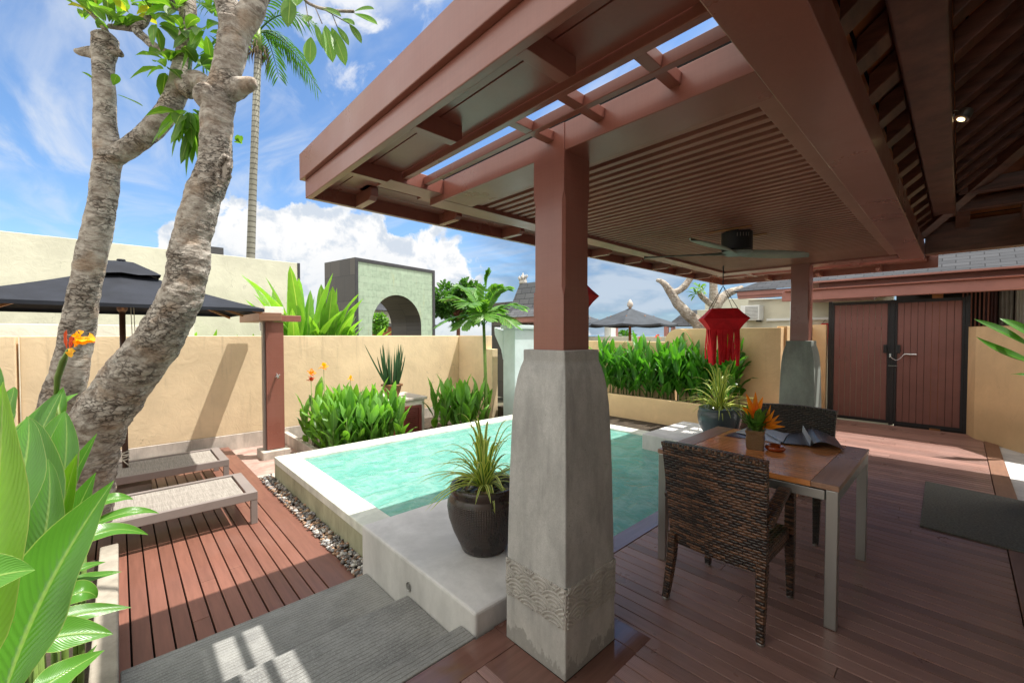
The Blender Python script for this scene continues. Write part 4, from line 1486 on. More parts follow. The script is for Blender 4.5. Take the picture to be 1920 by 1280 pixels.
# long strips and cross pieces in the open slot on the left
for xs in ((1.205, 1.238), (1.343, 1.376)):
    MB().box(xs[0], xs[1], 0.456, 2.204, 2.395, 2.44).build('slot_strip', mau, pav, bevel=0.003)
for y in (0.72, 1.045, 1.32):
    for xa, xb in ((1.2385, 1.3425), (1.3765, 1.4835)):
        MB().prism([(y - 0.022, 2.397), (y + 0.022, 2.397), (y + 0.026, 2.438), (y - 0.026, 2.438)], 'x', xa, xb).build('slot_block', mau, pav, bevel=0.002)
MB().box(1.121, 1.482, 2.205, 2.355, 2.372, 2.46).build('slot_end', mau, pav, bevel=0.003)
for xs in ((6.50, 6.56), (6.78, 6.84)):
    MB().box(xs[0], xs[1], 0.3, 2.50, 2.37, 2.60).build('slot_strip', mau, pav, bevel=0.003)
for y in (0.9, 1.5, 2.1):
    for xa, xb in ((6.221, 6.499), (6.561, 6.779), (6.841, 6.999)):
        MB().box(xa, xb, y - 0.025, y + 0.025, 2.372, 2.595).build('slot_block', mau, pav, bevel=0.002)
MB().box(6.22, 6.26, 0.47, 2.3, 2.37, 2.5).build('trim', mau, pav)


def bracket(p, d):
    """tapered rafter end: root at the fascia, runs inwards along d"""
    p, d = Vector(p), Vector(d).normalized()
    s_ = Vector((-d.y, d.x, 0)) * 0.024
    L_ = 0.235
    o_ = [(0, 2.352), (L_ - 0.03, 2.352), (L_, 2.375), (L_, 2.43), (0, 2.43)]
    vs = []
    for sg in (-1, 1):
        for u, z in o_:
            vs.append(p + d * u + s_ * sg + Vector((0, 0, z)))
    n = len(o_)
    MB().add(vs, [tuple(range(n)), tuple(range(2 * n - 1, n - 1, -1))] + [(i, i + n, (i + 1) % n + n, (i + 1) % n) for i in range(n)]).build('rafter_end', mau, pav, bevel=0.002)


for y in (0.92, 1.56, 2.22): bracket((PX0 + 0.05, y, 0), (1, 0, 0))
for k in range(9): bracket((1.19 + 0.655 * k, PY1 - 0.05, 0), (0, -1, 0))
for y in (0.75, 1.4, 2.05): bracket((PX1 - 0.05, y, 0), (-1, 0, 0))
# slatted ceiling: each slat is a part
xs = 1.745
while xs < 6.0:
    MB().box(xs, xs + 0.036, 0.53, 2.20, 2.36, 2.415).build('slat', M['slat'], pav, bevel=0.002)
    xs += 0.0757
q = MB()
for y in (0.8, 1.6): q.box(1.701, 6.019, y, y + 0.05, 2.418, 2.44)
q.build('slat_batten', M['darkgap'], pav)  # near-black so the gaps between slats look shaded
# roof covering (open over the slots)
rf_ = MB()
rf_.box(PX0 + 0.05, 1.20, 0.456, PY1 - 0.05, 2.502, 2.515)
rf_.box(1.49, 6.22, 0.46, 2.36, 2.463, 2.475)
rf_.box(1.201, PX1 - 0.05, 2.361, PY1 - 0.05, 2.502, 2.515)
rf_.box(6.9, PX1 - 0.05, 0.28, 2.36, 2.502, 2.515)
rf_.build('roof_covering', M['darkgap'], pav)  # near-black colour paints shade into the cavity above the slats

# ================================================================ MAIN VILLA ROOF (over the camera) AND GLASS WALL
vil = thing('villa', 'villa roof with dark exposed rafters and a black-framed glass door at the right', 'house', (3, -2.5, 0))
dw = M['darkwood']
EX = 6.27
SL = 0.82


def zr(y): return 2.475 + (0.42 - y) * SL      # underside of rafters, front slope


def zh(x): return 2.50 + (EX - 0.05 - x) * SL  # hip slope at the far end


# front slope rafters
x = -2.2
k = 0
while x < 5.9:
    ytop = 0.42 - (EX - 0.15 - x)              # where it meets the hip
    yt = max(-3.0, ytop)
    y0_ = 0.04
    if x > -1.0:
        MB().prism([(0.30, zr(0.30) + 0.0), (0.205, zr(0.205)), (0.205, zr(0.205) + 0.10), (0.30, zr(0.30) + 0.10)], 'x', x, x + 0.115).build('eave_rafter', dw, vil, bevel=0.004)
    if y0_ - yt > 0.15:
        hh_ = 0.115
        pts = [(y0_, zr(y0_)), (yt, zr(yt)), (yt, zr(yt) + hh_), (y0_, zr(y0_) + hh_)]
        MB().prism(pts, 'x', x, x + 0.10).build('rafter', dw, vil, bevel=0.004)
    x += 0.335
    k += 1
# hip slope rafters
y = 0.0
while y > -2.9:
    xb = EX - 0.12
    xt = max(3.0, EX - 0.15 - (0.42 - y))
    if xb - xt > 0.1:
        pts = [(xb, zh(xb)), (xt, zh(xt)), (xt, zh(xt) + 0.115), (xb, zh(xb) + 0.115)]
        m_ = MB().prism(pts, 'y', y - 0.05, y + 0.05)
        m_.build('rafter', dw, vil, bevel=0.004)
    y -= 0.42
hip = MB()
a = Vector((EX - 0.1, 0.40, 2.49))
b_ = Vector((EX - 0.1 - 3.3, 0.40 - 3.3, 2.49 + 3.3 * SL))
hip.bar(a + Vector((0, 0, .02)), b_ + Vector((0, 0, .02)), 0.10, 0.17).build('hip_rafter', dw, vil, bevel=0.004)
# lining boards on top of the rafters, opaque roof over them
lin = MB()
t_ = 0.117
nb = 22
for i in range(nb):
    f0, f1 = i / nb, (i + 1) / nb - 0.003
    ya, yb = 0.46 - 3.4 * f0, 0.46 - 3.4 * f1
    xa, xb = EX - 0.02 - (0.46 - ya), EX - 0.02 - (0.46 - yb)
    lin.add([(-2.6, ya, zr(ya) + t_), (xa, ya, zr(ya) + t_), (xb, yb, zr(yb) + t_), (-2.6, yb, zr(yb) + t_)], [(0, 3, 2, 1)])
    xa, xb = EX + 0.02 - 3.4 * f0, EX + 0.02 - 3.4 * f1
    lin.add([(xa, 0.42 - (EX - xa), zh(xa) + t_), (xb, 0.42 - (EX - xb), zh(xb) + t_), (xb, -3.4, zh(xb) + t_), (xa, -3.4, zh(xa) + t_)], [(0, 1, 2, 3)])
lin.build('lining_boards', M['plank_ceiling'], vil)
cov = MB()
cov.add([(-2.7, 0.5, zr(0.5) + .18), (EX + .05, 0.5, zr(0.5) + .18), (EX - 3.4, -2.95, zr(-2.95) + .18), (-2.7, -2.95, zr(-2.95) + .18)], [(0, 1, 2, 3)])
cov.add([(EX + .05, 0.5, zr(0.5) + .18), (EX + .05, -6.4, zr(0.5) + .18), (EX - 3.4, -2.95, zr(-2.95) + .18)], [(0, 1, 2)])
cov.add([(-2.7, -2.95, zr(-2.95) + .18), (EX - 3.4, -2.95, zr(-2.95) + .18), (EX + .05, -6.4, 2.6), (-2.7, -6.4, 2.6)], [(0, 1, 2, 3)])
cov.build('roof', M['shingle'], vil)
MB().box(EX + 0.04, 7.75, -6.3, 0.22, 2.66, 2.70).build('eave', dw, vil)
MB().box(-2.5, EX - 0.22, 0.045, 0.20, 2.665, 2.86).build('purlin', dw, vil, bevel=0.01)
MB().box(EX - 0.13, EX + 0.03, -6.0, 0.265, 2.34, 2.64).build('end_beam', dw, vil, bevel=0.006)
MB().box(EX - 0.36, EX - 0.25, -2.6, 0.03, 2.69, 2.80).build('tie', dw, vil, bevel=0.005)
MB().box(EX - 0.60, EX - 0.50, -1.6, 0.03, 2.79, 2.91).build('tie', dw, vil, bevel=0.005)
MB().box(EX - 0.20, EX - 0.10, -0.50, -0.42, 2.64, 2.9).build('strut', dw, vil, bevel=0.004)
MB().box(5.76, 5.83, -0.475, -0.425, 0, 2.32).build('door_stile', M['black'], vil, bevel=0.004)
MB().box(-2.5, 5.83, -0.47, -0.43, 2.322, 2.66).build('door_head', dw, vil)
MB().box(5.3, 5.76, -0.455, -0.445, 0.01, 2.32).build('door_glass', M['glassdark'], vil)
MB().box(-2.4, 5.3, -0.455, -0.445, 0.01, 2.32).build('bounce_panel', M['bounce_pale'], vil)  # unseen pale panel added to bounce light onto deck and ceiling
MB().box(-2.6, 5.76, -6.2, -0.9, -0.5, 2.9).build('wall', M['cream'], vil)
MB().box(-2.7, -2.5, -0.9, 0.3, -0.5, 2.9).build('wall', M['cream'], vil)

# ceiling spotlight
sp = thing('spotlight', 'small grey adjustable spotlight glowing on the dark purlin', 'spotlight', (2.9, 0.03, 2.72))
S0 = Vector((0, 0, EYE)) + (_F + _R * ((1768 - 960) / F_PX) - _U * ((222 - CY) / F_PX)) * 1
rr_ = S0 - Vector((0, 0, EYE))
S0 = Vector((0, 0, EYE)) + rr_ * ((2.74 - EYE) / rr_.z)
sp.location = S0
sp['_org'] = tuple(S0)
sx = S0
MB().bar(sx + Vector((-0.0, 0.03, 0)), sx + Vector((0.0, -0.045, -0.005)), 0.025, 0.02).build('arm', M['steel'], sp, bevel=0.002)
hd = Matrix.Translation(sx + Vector((0.0, -0.08, -0.015))) @ Matrix.Rotation(R(25), 4, 'X') @ Matrix.Rotation(R(15), 4, 'Y')
q = MB()
q.lathe([(0.030, 0.03), (0.034, 0.015), (0.034, -0.02), (0.029, -0.022)], (0, 0, 0), 20)
q.v = [hd @ p for p in q.v]
q.build('head', M['steel'], sp, smooth=False)
em = bpy.data.materials.new('lamp_glow')
em.use_nodes = True
nt = NT(em.node_tree)
nt.n.clear()
e_ = nt.node('ShaderNodeEmission')
nt.put(e_, 'Color', (1.0, 0.72, 0.36))
nt.put(e_, 'Strength', 2.2)
nt.l.new(e_.outputs[0], nt.node('ShaderNodeOutputMaterial').inputs[0])
q = MB()
q.lathe([(0.017, -0.0235), (0.010, -0.026), (0.0005, -0.027)], (0, 0, 0), 16)
q.v = [hd @ p for p in q.v]
q.build('bulb', em, sp, smooth=True)
MB().tube([sx + Vector((0, 0.02, 0.01)), sx + Vector((0.0, -0.02, 0.035)), sx + Vector((0, -0.06, 0.02))], 0.0025, 5).build('wire', M['rope'], sp)

# ================================================================ CEILING FAN
FC = Vector((3.82, 1.30, 2.36))
fan = thing('ceiling_fan', 'ceiling fan with a black motor drum and three grey-green blades', 'ceiling fan', FC)
MB().lathe([(0.118, 0.02), (0.118, -0.145), (0.112, -0.152), (0.06, -0.155)], FC, 32).build('motor_drum', M['black'], fan, smooth=False, bevel=0.003)
MB().lathe([(0.02, -0.156), (0.115, -0.158), (0.12, -0.168), (0.09, -0.185), (0.002, -0.19)], FC, 32).build('hub', M['green_concrete'], fan, smooth=True)
for dxy in ((-0.2, 1), (0.17, -1)):
    MB().box(FC.x + dxy[0], FC.x + dxy[0] + 0.03, FC.y - 0.17, FC.y + 0.17, FC.z - 0.008, FC.z - 0.0005).build('mount_frame', M['timber'], fan)
q = MB()
for k in range(5):
    a = R(200 + k * 11)
    q.box(-0.003, 0.003, -0.001, 0.001, -0.03, 0.0, Matrix.Translation(FC + Vector((0.1185 * math.cos(a), 0.1185 * math.sin(a), -0.02))) @ Matrix.Rotation(a + R(90), 4, 'Z'))
q.build('vent_slots', M['taupe'], fan)
blade = paint('grey_green_blade', (0.24, 0.27, 0.23), 0.45, 0.08, 3)
for aim in (at(1548, 461, 3.75), at(1338, 500, 3.3), at(1225, 474, 3.8)):
    d = Vector((aim.x - FC.x, aim.y - FC.y, 0)).normalized()
    s_ = Vector((-d.y, d.x, 0))
    q = MB()
    vs = []
    n = 16
    c0 = FC + Vector((0, 0, -0.165))
    for i in range(n + 1):
        t = i / n
        w = 0.032 + 0.047 * math.sin(math.pi * min(1, t * 0.9 + 0.05)) if t < 1 else 0.006
        if t > 0.8: w *= max(0.1, math.sqrt(max(0, 1 - ((t - 0.8) / 0.2) ** 2)))
        r_ = 0.08 + 0.67 * t
        for j in (-1, 0, 1):
            vs.append(c0 + d * r_ + s_ * (w * j) + Vector((0, 0, -0.02 * j * (1 - 0.4 * t) + 0.012 * t + (0.006 if j == 0 else 0))))
    nv = len(vs)
    vs += [p + Vector((0, 0, -0.006)) for p in vs]
    fs = []
    for i in range(n):
        for j in range(2):
            a = i * 3 + j
            fs.append((a, a + 3, a + 4, a + 1))
            fs.append((nv + a, nv + a + 1, nv + a + 4, nv + a + 3))
        fs.append((i * 3, nv + i * 3, nv + i * 3 + 3, i * 3 + 3))
        fs.append((i * 3 + 2, i * 3 + 5, nv + i * 3 + 5, nv + i * 3 + 2))
    q.add(vs, fs).build('blade', blade, fan, smooth=True)

# ================================================================ LANTERNS
def lantern(c, ctop, s, label, rot=0.0, seed=1):
    """c = centre of the widest ring; two square frusta, cloth strips below"""
    c = Vector(c)
    t = thing('lantern', label, 'lantern', c, 'red cloth lanterns')
    w, wt, wb, h1, h2 = 0.30 * s, 0.165 * s, 0.19 * s, 0.15 * s, 0.155 * s
    mr = Matrix.Rotation(rot, 4, 'Z')
    def ring(h, z, n=4):
        out_ = []
        for k in range(4):
            a = math.pi / 4 + k * math.pi / 2
            a2 = a + math.pi / 2
            p = Vector((h * math.sqrt(2) * math.cos(a), h * math.sqrt(2) * math.sin(a), z))
            p2 = Vector((h * math.sqrt(2) * math.cos(a2), h * math.sqrt(2) * math.sin(a2), z))
            for i in range(n):
                out_.append(c + mr @ (p * (1 - i / n) + p2 * (i / n)))
        return out_
    q = MB()
    lv = [ring(wt, h1), ring((w + wt) / 2 - 0.006 * s, h1 / 2), ring(w, 0), ring((w + wb) / 2 - 0.008 * s, -h2 / 2), ring(wb, -h2)]
    n = 16
    vs = [p for l in lv for p in l]
    fs = []
    for i in range(4):
        for k in range(n):
            k2 = (k + 1) % n
            fs.append((i * n + k, (i + 1) * n + k, (i + 1) * n + k2, i * n + k2))
    q.add(vs, fs)
    q.build('shade', M['red_cloth'], t)
    # strips
    q = MB()
    rl = random.Random(seed)
    per = 5
    for k in range(4):
        a = math.pi / 4 + k * math.pi / 2
        p = Vector((wb * math.sqrt(2) * math.cos(a), wb * math.sqrt(2) * math.sin(a), 0))
        p2 = Vector((wb * math.sqrt(2) * math.cos(a + math.pi / 2), wb * math.sqrt(2) * math.sin(a + math.pi / 2), 0))
        nn = (p + p2).normalized()
        for i in range(per):
            f0, f1 = i / per, (i + 1) / per
            ln = 0.50 * s * rl.uniform(0.85, 1.05)
            sw = rl.uniform(-0.02, 0.02) * s
            rows = []
            for j in range(7):
                tt = j / 6
                z = -h2 - ln * tt
                squeeze = 0.5 * (1 - (1 - tt) ** 2) * 0.45
                m0 = f0 + (f1 - f0) * squeeze
                m1 = f1 - (f1 - f0) * squeeze
                off = nn * (0.02 * s * math.sin(tt * 2.2 + i) - 0.03 * s * tt) + Vector((sw * tt, sw * tt, 0))
                mid = (p * (1 - (m0 + m1) / 2) + p2 * ((m0 + m1) / 2)) + nn * 0.018 * s * (0.3 + tt)
                rows += [c + mr @ (p * (1 - m0) + p2 * m0 + off + Vector((0, 0, z))), c + mr @ (mid + off + Vector((0, 0, z - 0.01 * s * tt))), c + mr @ (p * (1 - m1) + p2 * m1 + off + Vector((0, 0, z)))]
            fs = []
            for j in range(6):
                for e in range(2):
                    a0 = j * 3 + e
                    fs.append((a0, a0 + 3, a0 + 4, a0 + 1))
            q.add(rows, fs)
    q.build('cloth_strips', M['red_cloth'], t, smooth=True)
    q = MB()
    cs = ring(wt, h1, 1)
    top = Vector(ctop)
    kn = c + (top - c) * 0.62
    for p in cs:
        q.tube([p, (p + kn) / 2 + Vector((0.004, 0, 0)), kn, kn + (top - kn) * 0.98 + Vector((rl.uniform(-.015, .015), rl.uniform(-.015, .015), 0))], 0.0035, 5)
    q.build('cords', M['black'], t)
    return t


lantern(at(1355, 598, 5.2), (at(1355, 598, 5.2).x, at(1355, 598, 5.2).y, 2.36), 0.84, 'red cloth lantern hanging over the pool corner, strips hanging below', R(30))
lantern(at(1064, 553, 3.55), (at(1064, 553, 3.55).x, at(1064, 553, 3.55).y, 2.41), 0.72, 'red cloth lantern mostly hidden behind the near column', R(20), 2)
lantern(at(1560, 618, 9.9), (at(1560, 618, 9.9).x, at(1560, 618, 9.9).y, 2.26), 1.0, 'red lantern top peeping above the wall left of the gate', R(0), 3)

# ================================================================ TABLE
TX0, TX1, TY0, TY1, TZ = 2.62, 3.64, 0.40, 1.37, 0.74
tb = thing('dining_table', 'square slatted teak table with brushed steel legs', 'table', ((TX0 + TX1) / 2, (TY0 + TY1) / 2, 0))
q = MB()
n = 24
ww = (TX1 - TX0 - 0.012) / n
for k in range(n):
    q.box(TX0 + 0.006 + k * ww + 0.0018, TX0 + 0.006 + (k + 1) * ww - 0.0018, TY0 + 0.122, TY1 - 0.122, TZ - 0.022, TZ)
q.build('slat_top', M['tabletop'], tb, bevel=0.002)
for a_, b_ in ((TY0, TY0 + 0.12), (TY1 - 0.12, TY1)):
    MB().box(TX0, TX1, a_, b_, TZ - 0.028, TZ + 0.001).build('end_board', M['teak_frame'], tb, bevel=0.003)
for a_ in (TX0, TX1 - 0.006):
    MB().box(a_, a_ + 0.006, TY0 + 0.1205, TY1 - 0.1205, TZ - 0.028, TZ + 0.001).build('edge_strip', M['tabletop'], tb)
MB().box(TX0 + 0.02, TX1 - 0.02, TY0 + 0.125, TY1 - 0.125, TZ - 0.034, TZ - 0.0225).build('underlay', M['darkgap'], tb)
lg = 0.052
for a, b_ in ((0, 0), (1, 0), (0, 1), (1, 1)):
    x_ = TX0 + 0.004 if not a else TX1 - 0.004 - lg
    y_ = TY0 + 0.004 if not b_ else TY1 - 0.004 - lg
    MB().box(x_, x_ + lg, y_, y_ + lg, 0, TZ - 0.03).build('leg', M['steel'], tb, bevel=0.003)
MB().box(TX0 + 0.06, TX1 - 0.06, TY0 + 0.005, TY0 + 0.04, TZ - 0.085, TZ - 0.036).box(TX0 + 0.06, TX1 - 0.06, TY1 - 0.04, TY1 - 0.005, TZ - 0.085, TZ - 0.036).box(TX0 + 0.005, TX0 + 0.04, TY0 + 0.06, TY1 - 0.06, TZ - 0.085, TZ - 0.036).box(TX1 - 0.04, TX1 - 0.005, TY0 + 0.06, TY1 - 0.06, TZ - 0.085, TZ - 0.036).build('apron', M['steel'], tb, bevel=0.002)


# ================================================================ WICKER ARMCHAIRS
def sweep(m_, pts, w, h, side):
    """rectangular section swept along pts, 'side' = width direction; uv in metres"""
    pts = [Vector(p) for p in pts]
    side = Vector(side).normalized()
    rings = []
    L_ = [0]
    for i, p in enumerate(pts):
        if i: L_.append(L_[-1] + (p - pts[i - 1]).length)
        t = (pts[min(i + 1, len(pts) - 1)] - pts[max(0, i - 1)]).normalized()
        u = t.cross(side).normalized()
        wi = w[i] if isinstance(w, (list, tuple)) else w
        hi = h[i] if isinstance(h, (list, tuple)) else h
        cr = 0.22
        ring = []
        for a, b_ in ((-1, -1 + cr), (-1 + cr, -1), (1 - cr, -1), (1, -1 + cr), (1, 1 - cr), (1 - cr, 1), (-1 + cr, 1), (-1, 1 - cr)):
            ring.append(p + side * (a * wi / 2) + u * (b_ * hi / 2))
        rings.append(ring)
    n = 8
    vs = [q for r in rings for q in r]
    per = 0
    cum = [0]
    for k in range(n):
        cum.append(cum[-1] + (rings[0][(k + 1) % n] - rings[0][k]).length)
    fs, us = [], []
    for i in range(len(pts) - 1):
        for k in range(n):
            k2 = (k + 1) % n
            fs.append((i * n + k, i * n + k2, (i + 1) * n + k2, (i + 1) * n + k))
            us.append([(cum[k], L_[i]), (cum[k + 1], L_[i]), (cum[k + 1], L_[i + 1]), (cum[k], L_[i + 1])])
    fs.append(tuple(reversed(range(n))))
    us.append(None)
    fs.append(tuple(range((len(pts) - 1) * n, len(pts) * n)))
    us.append(None)
    m_.add(vs, fs, us)
    return m_


def chair(loc, rz, wm, label):
    """chair at origin facing +x, seat centre near (0.27, 0); rear legs at x=0"""
    t = thing('wicker_armchair', label, 'chair', (0, 0, 0), 'wicker armchairs at the table')
    hw = 0.235
    # back panel: slightly reclined, wider at the top
    q = MB()
    nz, ny = 10, 8
    vs, fs, us = [], [], []
    for s_ in (0, 1):
        for i in range(nz + 1):
            tz = i / nz
            z = 0.315 + 0.575 * tz
            xx = 0.045 - 0.075 * tz ** 1.3 + (0.038 if s_ else 0)
            for j in range(ny + 1):
                ty = j / ny
                half = hw + 0.012 + 0.018 * tz
                yy = -half + 2 * half * ty
                bow = 0.018 * math.sin(math.pi * ty) * (1 if z < 2 else 1)
                zz = z - (0.0 if i else 0.0) + (0.012 * math.sin(math.pi * ty) if i == nz else 0)
                vs.append((xx - bow, yy, zz))
    W_ = ny + 1
    o = (nz + 1) * W_
    for i in range(nz):
        for j in range(ny):
            a = i * W_ + j
            fs.append((a, a + W_, a + W_ + 1, a + 1))
            fs.append((o + a, o + a + 1, o + a + W_ + 1, o + a + W_))
            for _ in range(2): us.append(None)
    for i in range(nz):
        a = i * W_
        fs.append((a, o + a, o + a + W_, a + W_)); us.append(None)
        a = i * W_ + ny
        fs.append((a, a + W_, o + a + W_, o + a)); us.append(None)
    for j in range(ny):
        fs.append((j, j + 1, o + j + 1, o + j)); us.append(None)
        a = nz * W_ + j
        fs.append((a, o + a, o + a + 1, a + 1)); us.append(None)
    q.add(vs, fs, us)
    q.build('backrest', wm, t, smooth=False)
    # braided rim along the top
    q = MB()
    rim = [(-0.012 - 0.018 * math.sin(math.pi * j / 20), -hw - 0.03 + (2 * hw + 0.06) * j / 20, 0.888 + 0.012 * math.sin(math.pi * j / 20)) for j in range(21)]
    sweep(q, rim, 0.05, 0.022, (1, 0, 0)).build('top_rim', wm, t)
    # seat box
    q = MB()
    q.box(0.05, 0.50, -hw, hw, 0.335, 0.42)
    q.build('seat', wm, t, bevel=0.012)
    # legs
    for sg in (-1, 1):
        y = sg * (hw - 0.004)
        q = MB()
        sweep(q, [(0.05, y, 0.37), (0.035, y, 0.25), (0.012, y + sg * 0.006, 0.12), (-0.012, y + sg * 0.012, 0.012)], [0.048, 0.046, 0.041, 0.034], [0.055, 0.048, 0.042, 0.034], (0, 1, 0))
        lgo = q.build('leg', wm, t)
        MB().lathe([(0.017, 0), (0.019, 0.012), (0.016, 0.016)], (-0.013, y + sg * 0.012, 0), 12).build('foot_cap', M['steel'], lgo)
        q = MB()
        sweep(q, [(0.50, y, 0.66), (0.503, y, 0.5), (0.50, y, 0.37), (0.515, y, 0.2), (0.525, y, 0.012)], [0.045, 0.047, 0.05, 0.042, 0.034], [0.05, 0.052, 0.055, 0.044, 0.034], (0, 1, 0))
        lgo = q.build('leg', wm, t)
        MB().lathe([(0.017, 0), (0.019, 0.012), (0.016, 0.016)], (0.525, y, 0), 12).build('foot_cap', M['steel'], lgo)
        q = MB()
        arm = [(0.03, sg * (hw + 0.012), 0.575), (0.09, sg * (hw + 0.016), 0.60), (0.2, sg * (hw + 0.012), 0.635), (0.33, sg * (hw + 0.006), 0.662), (0.45, sg * hw, 0.668), (0.522, sg * hw, 0.652), (0.530, sg * hw, 0.62)]
        sweep(q, arm, 0.058, 0.03, (0, 1, 0)).build('armrest', wm, t)
    t.location = loc
    t.rotation_euler = (0, 0, rz)
    return t


chair((2.262, 0.88, 0), R(-1), M['wicker'], 'brown and black woven armchair seen from behind, near side of the table')
chair((4.13, 0.92, 0), R(181), M['wicker_dark'], 'dark woven armchair on the far side of the table, facing the camera')

# side bench / low table behind
sb = thing('side_bench', 'low wooden side bench behind the far chair, beside the far column', 'bench', (5.0, 1.15, 0))
MB().box(4.55, 5.35, 0.98, 1.42, 0.40, 0.44).build('bench_top', M['teak_frame'], sb, bevel=0.005)
MB().box(4.58, 5.32, 1.0, 1.03, 0.33, 0.398).box(4.58, 5.32, 1.37, 1.40, 0.33, 0.398).build('rail', M['teak_frame'], sb)
for a, b_ in ((4.57, 1.0), (5.28, 1.0), (4.57, 1.35), (5.28, 1.35)):
    MB().box(a, a + 0.05, b_, b_ + 0.05, 0, 0.40).build('leg', M['teak_frame'], sb, bevel=0.003)

# ---- things on the table
V0 = Vector((3.10, 0.925, TZ))
vb = thing('flower_basket', 'small square woven basket of orange ginger flowers on the table', 'flower basket', V0)
q = MB()
vs = []
for z, h in ((0, .046), (0.01, .050), (0.07, .053), (0.105, .050), (0.112, .056), (0.128, .056), (0.13, .048), (0.12, .044)):
    for a, b_ in ((-1, -1), (1, -1), (1, 1), (-1, 1)):
        vs.append(V0 + Matrix.Rotation(R(12), 3, 'Z') @ Vector((a * h, b_ * h, z)))
fs = [(3, 2, 1, 0)]
for i in range(7):
    for k in range(4):
        fs.append((i * 4 + k, i * 4 + (k + 1) % 4, (i + 1) * 4 + (k + 1) % 4, (i + 1) * 4 + k))
fs.append((28, 29, 30, 31))
q.add(vs, fs).build('basket', M['basket'], vb, bevel=0.004)
q = MB()
rl = random.Random(5)
for k in range(62):
    a = rl.uniform(0, 6.28)
    r0 = rl.uniform(0, 0.03)
    b0 = V0 + Vector((r0 * math.cos(a), r0 * math.sin(a), 0.12))
    z = rl.uniform(0.03, 0.17)
    rad_ = rl.uniform(0.05, 0.105)
    tip = V0 + Vector((rad_ * math.cos(a), rad_ * math.sin(a), 0.12 + z))
    mid = (b0 + tip) / 2 + Vector((0, 0, 0.035))
    q.leaf(b0, mid, tip, rl.uniform(0.03, 0.045), (0, 0, 1), 0.2, 5, 'oval', 0.0)
q.build('leaves', M['leaf_canna'], vb, smooth=True)
q = MB()
for base_, tips in (((0, 0.01, 0.20), ((-0.05, 0.045, 0.37), (-0.012, 0.0, 0.385), (0.025, -0.035, 0.35), (-0.075, 0.06, 0.28))),):
    for tp in tips:
        b0 = V0 + Vector(base_)
        tip = V0 + Vector(tp)
        q.leaf(b0, (b0 + tip) / 2 + Vector((0.01, 0.0, 0.012)), tip, 0.036, (-1, -0.7, 0.1), 0.5, 7, 'canna')
        q.leaf(b0, (b0 + tip) / 2 + Vector((0.018, 0.0, 0.0)), tip, 0.03, (1, 0.4, 0.1), 0.6, 7, 'canna')
for k, tp in enumerate(((0.035, -0.10, 0.27), (0.01, -0.135, 0.245), (0.06, -0.14, 0.20), (0.03, -0.08, 0.30), (-0.02, -0.12, 0.185), (0.03, -0.165, 0.17), (-0.03, -0.06, 0.17), (0.05, -0.11, 0.15))):
    b0 = V0 + Vector((0.01, -0.045, 0.145 + 0.01 * (k % 3)))
    tip = V0 + Vector(tp)
    q.leaf(b0, (b0 + tip) / 2 + Vector((0, 0, -0.008)), tip, 0.026, (-1, -0.5, 0.4), 0.5, 6, 'canna')
q.build('orange_flowers', M['petal_orange'], vb, smooth=True)
q = MB()
for k in range(4):
    q.tube([V0 + Vector((0.0, 0.01 - 0.016 * k, 0.11)), V0 + Vector((0.0, 0.012 - 0.022 * k, 0.21 - 0.02 * k))], 0.003, 5)
q.build('stems', M['stem'], vb)
ash = MB().lathe([(0.030, 0), (0.052, 0.008), (0.060, 0.022), (0.056, 0.034), (0.046, 0.040), (0.036, 0.036), (0.032, 0.014), (0.001, 0.010)], (3.13, 0.815, TZ), 36).build('ashtray', M['ceramic'], smooth=True, org=(3.13, 0.815, TZ))
tag(ash, 'round glossy orange-brown ashtray beside the flower basket', 'ashtray')


def page_mat(name, c1, c2, c3, s1, thr):
    m, t, b, out = new_mat(name)
    uv = t.node('ShaderNodeUVMap').outputs[0]
    n = t.noise(t.scale(uv, s1, s1 * 0.7, 1), 1.0, 4, 0.6, 0.6)
    c = t.mix(t.ramp(n, thr, thr + 0.06), c1, c2)
    n2 = t.noise(t.scale(uv, s1 * 2, s1 * 3, 1), 1.0, 2)
    c = t.mix(t.ramp(n2, 0.66, 0.7), c, c3)
    t.put(b, 'Base Color', c)
    t.put(b, 'Roughness', 0.25)
    t.put(b, 'Specular IOR Level', 0.5)
    return m


pg_w = page_mat('glossy_page_light', (0.62, 0.64, 0.68), (0.45, 0.52, 0.62), (0.15, 0.22, 0.36), 9, 0.55)
pg_n = page_mat('glossy_page_navy', (0.03, 0.05, 0.13), (0.55, 0.6, 0.68), (0.6, 0.63, 0.68), 6, 0.62)
pg_d = page_mat('glossy_page_dark', (0.045, 0.04, 0.045), (0.10, 0.085, 0.085), (0.36, 0.27, 0.22), 10, 0.52)


def page(corners, lift, mat_, parent, name='page', n=10, thick=0.003):
    """sheet between two edges (a0,a1) and (b0,b1); lift(t) is its height over the table"""
    a0, a1, b0, b1 = [Vector((*p, 0)) for p in corners]
    vs, us = [], []
    for i in range(n + 1):
        t = i / n
        for a, b_, v in ((a0, b0, 0), (a1, b1, 1)):
            p = a.lerp(b_, t)
            vs.append((p.x, p.y, TZ + 0.002 + lift(t)))
            us.append((t * 0.3, v * 0.25))
    nv = len(vs)
    vs += [(x_, y_, z_ + thick) for x_, y_, z_ in vs]
    fs, fu = [], []
    for i in range(n):
        a = i * 2
        for q_ in ((a, a + 2, a + 3, a + 1), (nv + a, nv + a + 1, nv + a + 3, nv + a + 2), (a, nv + a, nv + a + 2, a + 2), (a + 1, a + 3, nv + a + 3, nv + a + 1)):
            fs.append(q_)
            fu.append([us[k % nv] for k in q_])
    return MB().add(vs, fs, fu).build(name, mat_, parent, smooth=False)


c_ = [oz for oz in ()]


